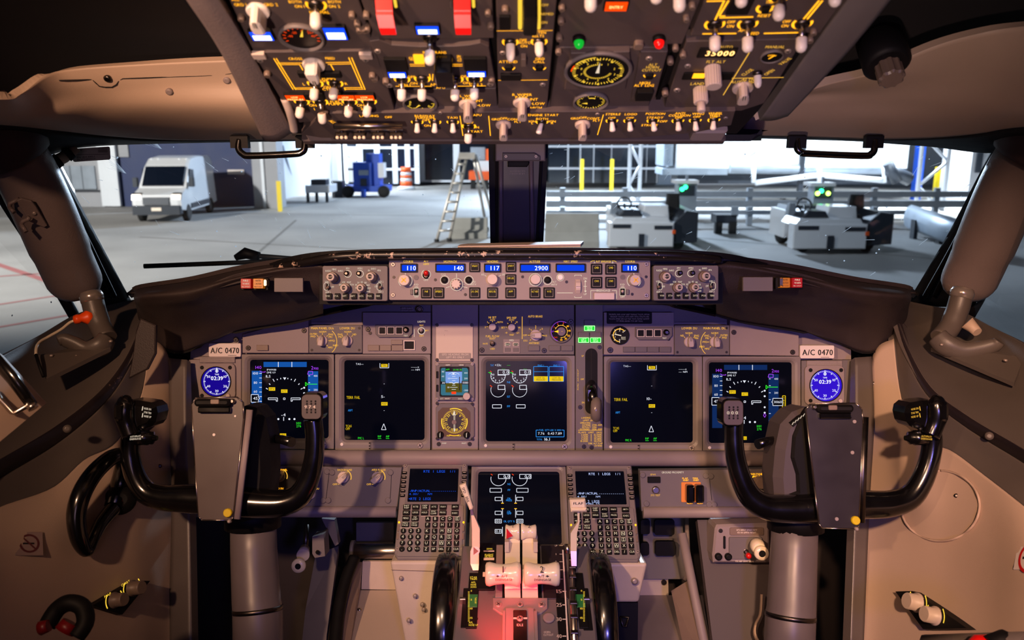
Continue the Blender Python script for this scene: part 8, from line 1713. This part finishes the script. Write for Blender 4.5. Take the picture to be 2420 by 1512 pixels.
    ox, oy = (0, 0) if cap else (1460, 14)
    b = MB(); b.rrect(*[v for v in Fp.l(508 + ox, 951 + oy)], 82 * K, 18 * K, .006, 0, .016, .004, 3, Fp.m); wpart('clip', b, 'black', t); b = MB(); x, y = Fp.l(510 + ox, 968 + oy); b.rrect(x, y, 74 * K, 14 * K, .002, 0, .010, .002, 2, Fp.m); wpart('clip_jaw', b, 'gloss', t); b = MB(); x, y = Fp.l(508 + ox, 949 + oy, .016); b.rrect(x, y, 20 * K, 11 * K, .002, .014, .018, .001, 2, Fp.m); wpart('clip_tab', b, 'knobd', t)
    b = MB(); b.lathe([(6 * K, 0), (6 * K, .006), (3 * K, .009)], *Fp.l(552 + ox + (0 if cap else -90), 948 + oy), 14, Fp.m); wpart('rivet', b, 'metal', t)
    sx0, sx1 = ((590, 968), (560, 1226)) if cap else ((2045, 985), (2036, 1235)); b = MB(); b.tube([W(*sx0, D - .03), W(*sx1, D - .05)], .006, 8, flat=.6); wpart('plate_rail', b, 'panel' if cap else 'metald', t)
    yx, yy = (540, 1211) if cap else (2020, 1229); b = MB(); b.lathe([(10 * K, -.004), (10 * K, .005), (8 * K, .007)], *Fp.l(yx, yy), 18, Fp.m); wpart('yellow_stud', b, 'yellow', t); b = MB(); b.lathe([(4.5 * K, -.003), (4.5 * K, .004), (2 * K, .006)], *Fp.l(yx + 3, yy + 20), 12, Fp.m); wpart('rivet', b, 'screwl', t)
    if not cap:
        for q in ((2019, 996), (2014, 1069), (1977, 1226)): b = MB(); b.lathe([(4 * K, -.001), (4 * K, .0015)], *Fp.l(*q), 14, Fp.m); wpart('paint_dot', b, 'screwl', t)
        b = MB(); Q = [(1866, 1004), (1880, 990), (1904, 978)]; Fs = Fr(W(1884, 992, D - .002), RT, UP)
        b.prism(fl(Fs, [(1868, 1000), (1886, 984), (1903, 976), (1903, 984), (1888, 994), (1874, 1008)]), -.01, .004, .001, Fs.m); wpart('trim_scale', b, 'black', t)
        b = MB()
        for q in range(5): x, y = Fs.l(1874 + q * 6.5, 1001 - q * 5, .004); b.line(x - .002, y - .002, x + .001, y + .003, .0012, .0046, Fs.m)
        wpart('scale_marks', b, 'lwhite', t)
    else:
        for q, r in (((506, 1027), 3.2), ((556, 983), 2.2)): b = MB(); b.lathe([(r * K, -.001), (r * K, .0012)], *Fp.l(*q), 12, Fp.m); wpart('paint_dot', b, 'white', t)


wheel(0); wheel(1)
for pts, lb in ((((598, 1195, 1.47), (600, 1300, 1.455), (606, 1420, 1.43), (609, 1440, 1.425), (612, 1640, 1.40)), 'grey tubular captain control column below the wheel'), (((1880, 1200, 1.47), (1876, 1300, 1.455), (1870, 1440, 1.425), (1868, 1455, 1.42), (1862, 1640, 1.40)), 'grey tubular copilot control column below the wheel')):
    t = thing('control_column', lb, 'control column', W(*pts[-1]), 'control columns'); b = MB(); b.tube([W(*p) for p in pts], [.0405, .0408, .042, .043, .043], 28); wpart('tube', b, mat('column_grey', (96, 88, 88), .4, var=.05, scale=20), t)
    x, y, d = pts[3]; b = MB(); p = W(x, y, d); a = (W(*pts[4]) - W(*pts[2])).normalized(); b.tube([p - a * .004, p + a * .004], .0438, 28); wpart('joint_ring', b, 'metald', t)
    x, y, d = pts[0]; b = MB(); b.tube([W(x, y, d), W(x, y + 50, d)], .050, 24); wpart('collar', b, 'black', t)

# tiller on the captain wall
t = thing('steering_tiller', 'black crescent steering tiller on the captain side wall', 'tiller', W(262, 1180, 1.36))
P_ = cat([W(x, y, d) for x, y, d in ((296, 1070, 1.43), (262, 1082, 1.40), (222, 1118, 1.36), (192, 1168, 1.33), (180, 1220, 1.32), (188, 1275, 1.32), (206, 1302, 1.33), (222, 1270, 1.35), (240, 1235, 1.38), (268, 1200, 1.42))], 50)
b = MB(); b.tube(P_, [v.x for v in cat([(r / 1000, 0, 0) for r in (11, 14, 15, 15.5, 15, 13.5, 10, 10, 12, 14)], 50)], 14); wpart('crescent', b, 'gloss', t)
b = MB(); b.tube([W(296, 1070, 1.43), W(292, 1110, 1.445), W(284, 1160, 1.45), W(268, 1200, 1.42)], [.012, .016, .02, .016], 14); wpart('spoke', b, 'gloss', t)
b = MB(); b.tube([W(286, 1180, 1.424), W(286, 1180, 1.428), W(285, 1180, 1.436), W(284, 1180, 1.47)], [.010, .021, .027, .028], 24); wpart('hub', b, 'black', t)


# ================================================================ SIDE WALL DETAILS
# captain window crank
def crank(lb, pts, grip, plate, capc, mx):
    t = thing('window_crank', lb, 'window crank', W(*pts[-1]), 'window cranks'); b = MB(); b.tube(cat([W(*p) for p in grip], 14), [.021] * 8 + [.020] * 6, 18); wpart('upright_grip', b, 'sill', t)
    b = MB(); p, q = W(*grip[0]), W(*grip[1]); a = (p - q).normalized(); b.tube([p - a * .004, p + a * .008, p + a * .016, p + a * .019], [.0215, .0225, .019, .008], 18); wpart('grip_cap', b, mat('crank_cap', (170, 158, 150), .22, .6), t)
    b = MB(); b.tube(cat([W(*p) for p in pts], 24), [v.x for v in cat([(r, 0, 0) for r in (.020, .022, .019, .017, .015, .011)], 24)], 16, upv=(0, 0, 1), flat=.75); wpart('lever', b, 'sill', t)
    b = MB(); Q = [W(*p) for p in plate]; n = (Q[1] - Q[0]).cross(Q[2] - Q[0]).normalized(); n = n if n.z > 0 else -n; b.add(Q + [q + n * .008 for q in Q], [(0, 1, 2, 3), (4, 5, 6, 7), (0, 1, 5, 4), (1, 2, 6, 5), (2, 3, 7, 6), (3, 0, 4, 7)]); o = wpart('base_plate', b, 'sill', t)
    for c in capc: b = MB(); b.lathe([(.0035, 0), (.0035, .003), (.0015, .004)], 0, 0, 12, Matrix.Translation(W(*c))); wpart('fastener', b, 'screwl', t)


crank('grey sliding window crank on the captain sill', ((252, 800, 1.575), (238, 818, 1.565), (205, 826, 1.56), (175, 812, 1.555), (150, 803, 1.55), (137, 806, 1.545)), ((218, 708, 1.60), (226, 740, 1.60), (238, 772, 1.595), (252, 800, 1.585)), ((85, 850, 1.50), (245, 815, 1.605), (262, 830, 1.565), (112, 904, 1.455)), ((122, 842, 1.505), (180, 843, 1.525), (250, 808, 1.56), (262, 808, 1.56)), 0)
crank('grey sliding window crank on the copilot sill', ((2215, 795, 1.575), (2235, 815, 1.565), (2275, 830, 1.555), (2315, 825, 1.545), (2350, 815, 1.535), (2362, 806, 1.53)), ((2272, 700, 1.60), (2262, 735, 1.60), (2245, 772, 1.595), (2222, 800, 1.585)), ((2200, 830, 1.60), (2222, 815, 1.62), (2420, 852, 1.50), (2396, 914, 1.445)), ((2376, 853, 1.49), (2240, 820, 1.555), (2225, 816, 1.555)), 1)
# orange plug on a white cord
t = thing('window_plug', 'bright orange plug with white cord on the captain sill', 'plug', W(200, 752, 1.60)); b = MB(); b.tube([W(178, 755, 1.575), W(184, 754, 1.575), (W(190, 752, 1.58)), W(205, 750, 1.585), W(216, 749, 1.59)], [.009, .0095, .008, .014, .015], 14); wpart('plug', b, 'orange', t)
b = MB(); b.tube(cat([W(x, y, d) for x, y, d in ((184, 755, 1.575), (165, 762, 1.57), (145, 778, 1.555), (112, 797, 1.53), (94, 808, 1.51), (86, 822, 1.49), (85, 838, 1.475))], 30), .0028, 8); wpart('cord', b, 'ivory', t); b = MB(); b.tube([W(85, 838, 1.475), W(92, 860, 1.46), (W(103, 890, 1.45))], .003, 8); wpart('sleeve', b, 'black', t)
b = MB(); b.tube([W(2285, 762, 1.58), W(2300, 775, 1.575), W(2310, 785, 1.565)], [.014, .011, .009], 12); solo('window_plug', b, 'cream', 'cream plug behind the crank on the copilot sill', 'plug')
# captain clipboard
Q = [W(*p) for p in ((-60, 792, 1.12), (8, 840, 1.20), (110, 952, 1.20), (-20, 1060, 1.08))]; t = thing('map_board', 'cream map board with black clamp on the captain sill', 'clipboard', W(20, 980, 1.15)); b = MB(); n = (Q[1] - Q[0]).cross(Q[3] - Q[0]).normalized(); n = n if n.z > 0 else -n; b.add(Q + [q - n * .008 for q in Q], [(0, 1, 2, 3), (7, 6, 5, 4), (0, 4, 5, 1), (1, 5, 6, 2), (2, 6, 7, 3), (3, 7, 4, 0)]); wpart('board', b, 'cream', t)
b = MB(); b.tube([W(-20, 838, 1.13), W(30, 895, 1.135), W(78, 960, 1.135)], [.010, .010, .009], 10, flat=.6); wpart('clamp_bar', b, 'gloss', t); b = MB(); b.tube([W(64, 950, 1.13), W(66, 958, 1.13), W(34, 976, 1.125), W(28, 974, 1.125), W(0, 942, 1.12), W(-10, 925, 1.12)], .0035, 8); wpart('bail', b, 'metal', t); b = MB(); b.tube([W(72, 955, 1.13), W(80, 966, 1.13)], .007, 12); wpart('clamp_end', b, 'metal', t)
# wall fasteners and no-smoking placards
for par, q in ((wl, (159, 1013, 1.385)), (wr, (2338, 1030, 1.37))):
    p = W(*q); b = MB(); b.lathe([(.007, -.004), (.007, .003), (.003, .005)], 0, 0, 14, Matrix.Translation(p) @ (CAM - p).to_track_quat('Z', 'Y').to_matrix().to_4x4()); part('fastener', b, 'sill', par)
for (cx, cy, d, sk), lb, rm, cd_ in (((69, 1284, 1.20, 8), 'small faded no smoking placard on the captain wall', mat('faded_red', (92, 40, 44), .6), mat('faded_card', (150, 128, 124), .6)), ((2432, 1318, 1.155, -8), 'red and white no smoking placard on the copilot wall', 'red', 'sticker')):
    gr = GLD if cx < 500 else GRD; p0, p1, p2 = (proj_wall(gr, x, y, .004) for x, y in ((cx, cy), (cx + (40 if cx < 500 else -40), cy), (cx, cy - 40))); Fn = Fr(p0, (p1 - p0) * (1 if cx < 500 else -1), p2 - p0); P = Pan(Fn, 'no_smoking_placard', lb, 'placard', 'no smoking placards'); P.plate(cx - 34, cy - 28, cx + 34, cy + 28, cd_, .001, 1, 'card', -.001)
    x, y = P.l(cx, cy); k = Fn.sx(cx, cy); b = MB(); b.ring(x, y, 19 * k, 24 * k, P.z + .0006); b.line(x - 14 * k, y + 14 * k, x + 14 * k, y - 14 * k, 4 * k, P.z + .0006); part('prohibition_ring', b, rm, P.t); b = MB(); b.box(x - 15 * k, y - 2 * k, P.z, x + 12 * k, y + 2 * k, P.z + .0004); part('cigarette_mark', b, 'pblack', P.t)
# side dimmer panels low on the walls
def sidepanel(lb, pts, ks, m, gr):
    pts = [(x, y, (proj_wall(gr, x, y, .018) - CAM).dot(FW)) for x, y, d in pts]
    A, B_, D_ = pts[0], pts[1], pts[-1]; Fs = Fr(W(*pts[0]), W(*pts[1]) - W(*pts[0]), W(*pts[0]) - W(*pts[-1])); 
    if Fs.n.dot(CAM - Fs.o) < 0: Fs = Fr(Fs.o, -Fs.u, Fs.v)
    P = Pan(Fs, 'side_dimmer_panel', lb, 'control panel', 'side dimmer panels'); P.polyplate([(x, y) for x, y, d in pts], 'black', .004, base=-.03)
    for px, py, tx in ks: P.knob(px, py, 13, .022, m, 'round', skirt=1.2, name='dimmer_knob'); P.arc(px, py, 22, 130, 200, 2.2, 'lyel'); P.arc(px, py, 22, -30, 30, 2.2, 'lyel'); P.T(tx, px - 16, py - 12, 6, 22, 'lyel')
    P.done()


sidepanel('black dimmer panel with two cream knobs low on the copilot wall', [(2115, 1397, 1.36), (2155, 1396, 1.33), (2285, 1484, 1.19), (2180, 1486, 1.22)], [(2168, 1424, 'MAP'), (2210, 1455, 'CHART')], 'knob', GRD)
sidepanel('dark dimmer panel in shadow low on the captain wall', [(220, 1430, 1.24), (320, 1372, 1.345), (356, 1372, 1.36), (290, 1452, 1.245)], [(270, 1418, 'MAP'), (312, 1390, 'CHART')], 'knobd', GLD)
# oxygen mask stowage corners
t = thing('oxygen_mask_box', 'red and black oxygen mask hose low on the captain wall', 'oxygen mask', W(150, 1490, 1.12)); b = MB(); b.tube(cat([W(x, y, d) for x, y, d in ((110, 1480, 1.13), (135, 1440, 1.14), (165, 1424, 1.14), (195, 1435, 1.14), (202, 1470, 1.13), (180, 1505, 1.12))], 24), .012, 12); wpart('hose', b, 'black', t); b = MB(); b.tube([W(152, 1492, 1.12), W(168, 1470, 1.125)], [.014, .012], 14); wpart('red_grip', b, mat('dark_red', (120, 10, 14), .4), t); b = MB(); b.tube([W(96, 1484, 1.12), W(116, 1478, 1.12)], [.01, .008], 12); wpart('red_tab', b, mat('dark_red', (120, 10, 14), .4), t)
t = thing('oxygen_mask_box', 'red and black oxygen mask stowage low on the copilot wall', 'oxygen mask', W(2350, 1515, 1.10)); b = MB(); b.tube([W(2190, 1532, 1.19), W(2300, 1530, 1.14), W(2440, 1528, 1.06)], .02, 10); wpart('lid', b, 'sill', t); b = MB(); b.tube([W(2308, 1542, 1.10), W(2322, 1522, 1.10), W(2340, 1518, 1.10)], [.018, .015, .011], 14); wpart('red_grip', b, 'red', t); b = MB(); b.tube([W(2340, 1530, 1.09), W(2372, 1516, 1.09), W(2400, 1530, 1.09)], .016, 14); wpart('hose', b, 'black', t)

# ================================================================ FOOTWELLS
def slabq(name, lb, cat_, pts, m, th=.012, group=None):
    Q = [W(*p) for p in pts]; n = (Q[1] - Q[0]).cross(Q[2] - Q[0]).normalized(); n = n if n.dot(CAM - Q[0]) > 0 else -n; k = len(Q); b = MB(); b.add(Q + [q - n * th for q in Q], [tuple(range(k)), tuple(reversed(range(k, 2 * k)))] + [(i, (i + 1) % k, k + (i + 1) % k, k + i) for i in range(k)]); return solo(name, b, m, lb, cat_, None, group)


slabq('floor_plate', 'bright cream plate at the back of the captain footwell', 'plate', ((857, 1326, 1.80), (990, 1326, 1.80), (990, 1394, 1.80), (854, 1392, 1.80)), 'creamw'); t = slabq('floor_pan', 'stained cream floor pan in the captain footwell', 'floor pan', ((852, 1394, 1.80), (1000, 1394, 1.80), (1010, 1640, 1.50), (780, 1640, 1.50)), mat('stained_pan', (186, 168, 150), .5, chips=((110, 90, 74), 16, .70)))
for px, py, d in ((850, 1442, 1.735), (832, 1480, 1.69)): b = MB(); b.lathe([(.005, 0), (.005, .003), (.002, .005)], 0, 0, 12, Matrix.Translation(W(px, py, d))); part('rivet', b, 'metal', t)
t = thing('torque_tube', 'shiny metal torque tube crossing the captain footwell', 'tube', W(880, 1300, 1.80)); b = MB(); b.tube([W(834, 1302, 1.80), W(1000, 1302, 1.80)], .0165, 20); wpart('tube', b, 'metal', t); b = MB(); b.tube([W(830, 1302, 1.80), W(838, 1302, 1.80)], .024, 20); wpart('flange', b, 'panel2', t)
slabq('bulkhead_bracket', 'dark grey bracket above the torque tube', 'bracket', ((842, 1235, 1.84), (930, 1235, 1.84), (930, 1285, 1.84), (842, 1285, 1.84)), 'panel2')
slabq('rudder_pedal', 'tall grey rudder pedal arm in the captain footwell', 'pedal', ((746, 1310, 1.72), (800, 1290, 1.74), (772, 1500, 1.60), (762, 1640, 1.52), (700, 1640, 1.52), (722, 1440, 1.64)), 'panel2', .03, 'rudder pedals')
b = MB(); b.tube(cat([W(x, y, d) for x, y, d in ((838, 1318, 1.74), (818, 1370, 1.70), (800, 1450, 1.64), (785, 1600, 1.54))], 16), .013, 10); solo('cable_conduit', b, 'black', 'black conduit beside the captain rudder pedal', 'conduit')
slabq('rudder_pedal', 'broad brown grey pedal shield right of the black conduit', 'pedal', ((842, 1330, 1.77), (856, 1328, 1.79), (852, 1392, 1.79), (810, 1640, 1.52), (796, 1640, 1.52), (812, 1470, 1.64)), 'knobd', .02, 'rudder pedals')
t = thing('pedal_adjust_crank', 'cream pedal adjustment knob hanging in the captain footwell', 'crank', W(706, 1334, 1.60), 'pedal adjustment cranks'); b = MB(); b.tube([W(720, 1296, 1.66), W(716, 1312, 1.63)], [.010, .013], 16); wpart('stub', b, 'ivory', t)
b = MB(); b.lathe([(.005, -.006), (.013, -.006), (.0145, 0), (.013, .006), (.005, .006)], 0, 0, 24, Matrix.Translation(W(706, 1336, 1.61)) @ Matrix.Rotation(math.pi / 2 - PITCH, 4, 'X')); wpart('knob', b, 'ivory', t); b = MB(); b.disc(0, 0, .006, .0066, 18, Matrix.Translation(W(706, 1336, 1.61)) @ Matrix.Rotation(math.pi / 2 - PITCH, 4, 'X')); wpart('knob_hole', b, 'black', t); b = MB(); b.tube([W(724, 1240, 1.68), W(722, 1298, 1.66)], .006, 10); wpart('rod', b, 'metald', t)
t = slabq('latch_box', 'grey latch box beside the captain pedal crank', 'box', ((738, 1268, 1.60), (765, 1262, 1.60), (768, 1314, 1.60), (744, 1318, 1.60), (738, 1308, 1.60)), 'panel2', .04); b = MB(); b.tube([W(750, 1304, 1.596), W(752, 1306, 1.592)], .004, 10); part('latch_button', b, 'black', t)
slabq('support_strut', 'dark grey strut behind the latch box', 'strut', ((760, 1225, 1.66), (790, 1228, 1.66), (800, 1285, 1.66), (792, 1290, 1.66)), 'panel2', .02)
# copilot footwell
t = slabq('vent_panel', 'dark vented bulkhead panel in the copilot footwell', 'panel', ((1520, 1215, 1.84), (1616, 1215, 1.84), (1630, 1350, 1.80), (1618, 1368, 1.80), (1520, 1368, 1.80)), 'panel2')
for x0, y0, x1, y1 in ((1514, 1228, 1536, 1262), (1547, 1228, 1594, 1264), (1514, 1282, 1534, 1312), (1549, 1279, 1596, 1313)): FV = Fr(W((x0 + x1) / 2, (y0 + y1) / 2, 1.79), RT, UP); b = MB(); k = FV.sx(1550, 1250); b.rrect(0, 0, (x1 - x0) * k, (y1 - y0) * k, 5 * k, -.01, .001, 0, 3, FV.m); part('vent_hole', b, 'black', t)
b = MB(); b.tube([W(1622, 1215, 1.80), W(1628, 1350, 1.78), W(1618, 1370, 1.78)], .005, 8); part('edge_bead', b, 'panel', t)
t = slabq('floor_plate', 'pale plate with one bolt at the back of the copilot footwell', 'plate', ((1512, 1366, 1.82), (1579, 1366, 1.82), (1580, 1406, 1.82), (1508, 1406, 1.82)), 'creamw'); b = MB(); b.lathe([(.006, 0), (.006, .003)], 0, 0, 12, Matrix.Translation(W(1569, 1375, 1.815)) @ Matrix.Rotation(math.pi / 2, 4, 'X')); part('bolt', b, 'screw', t)
slabq('floor_pan', 'shaded grey floor pan in the copilot footwell', 'floor pan', ((1506, 1406, 1.82), (1660, 1406, 1.82), (1700, 1640, 1.50), (1490, 1640, 1.50)), 'panel')
slabq('rudder_pedal', 'slanted brown grey pedal shield in the copilot footwell', 'pedal', ((1586, 1396, 1.72), (1625, 1372, 1.72), (1690, 1640, 1.52), (1640, 1640, 1.52)), 'knobd', .02, 'rudder pedals')
t = slabq('footwell_cover', 'large grey cover panel left of the copilot column', 'cover panel', ((1648, 1228, 1.66), (1836, 1226, 1.66), (1830, 1640, 1.52), (1700, 1640, 1.52)), mat('footwell_grey', (70, 61, 62), .55, var=.05, scale=14), .02)
b = MB(); b.tube([W(1612, 1260, 1.72), W(1640, 1400, 1.68), W(1690, 1640, 1.54)], .010, 8); part('cover_edge', b, 'panel', t)
P = Pan(Fr(W(1752, 1285, 1.60), RT, UP), 'alternate_gear_unit', 'grey control unit with cream knob and red tipped lever in the copilot footwell', 'control unit'); P.polyplate([(1694, 1240), (1818, 1236), (1820, 1330), (1686, 1330), (1684, 1312), (1690, 1250)], 'panel', .01, 'case', -.05, .004); P.block(1724, 1246, 1804, 1264, .003, 'knobd', 'placard_plate', 3); P.scrawl(1740, 1788, 1251, 3.2, 'print', .0035); P.scrawl(1742, 1786, 1257, 3.2, 'print', .0035); P.block(1709, 1266, 1714, 1296, .003, 'black', 'slot', 2); P.block(1722, 1268, 1800, 1320, .004, 'panel2', 'inner_plate', 3); P.scrawl(1738, 1782, 1326, 3.2, 'print')
P.toggle(1762, 1302, 1771, 1316, .03, .003, .0055, .011, m='red', glow=False, name='release_lever')
for px in (1697, 1720): b = MB(); b.lathe([(.007, P.z), (.007, P.z + .006), (.004, P.z + .009)], *P.l(px, 1314), 14); part('dark_knob', b, 'black', P.t)
P.screws([(1703, 1254), (1735, 1302)], 5); P.done()
t = thing('pedal_adjust_crank', 'cream pedal adjustment knob on the copilot control unit', 'crank', W(1790, 1290, 1.58), 'pedal adjustment cranks'); b = MB(); b.tube([W(1788, 1284, 1.57), W(1790, 1290, 1.555), W(1795, 1298, 1.53)], [.012, .0145, .011], 18); wpart('stub', b, 'ivory', t)
b = MB(); Mk = Matrix.Translation(W(1799, 1306, 1.525)) @ Matrix.Rotation(math.pi / 2 - PITCH, 4, 'X'); b.lathe([(.006, -.006), (.0125, -.006), (.0140, 0), (.0125, .006), (.006, .006)], 0, 0, 24, Mk); wpart('knob', b, 'ivory', t); b = MB(); b.disc(0, 0, .0065, .0066, 18, Mk); wpart('knob_hole', b, 'black', t)
b = MB(); b.tube(cat([W(x, y, d) for x, y, d in ((1800, 1404, 1.56), (1797, 1450, 1.55), (1786, 1475, 1.54), (1784, 1500, 1.53), (1800, 1530, 1.52))], 16), .009, 8, flat=.3); solo('webbing_strap', b, 'cream', 'cream webbing strap hanging beside the copilot column', 'strap')
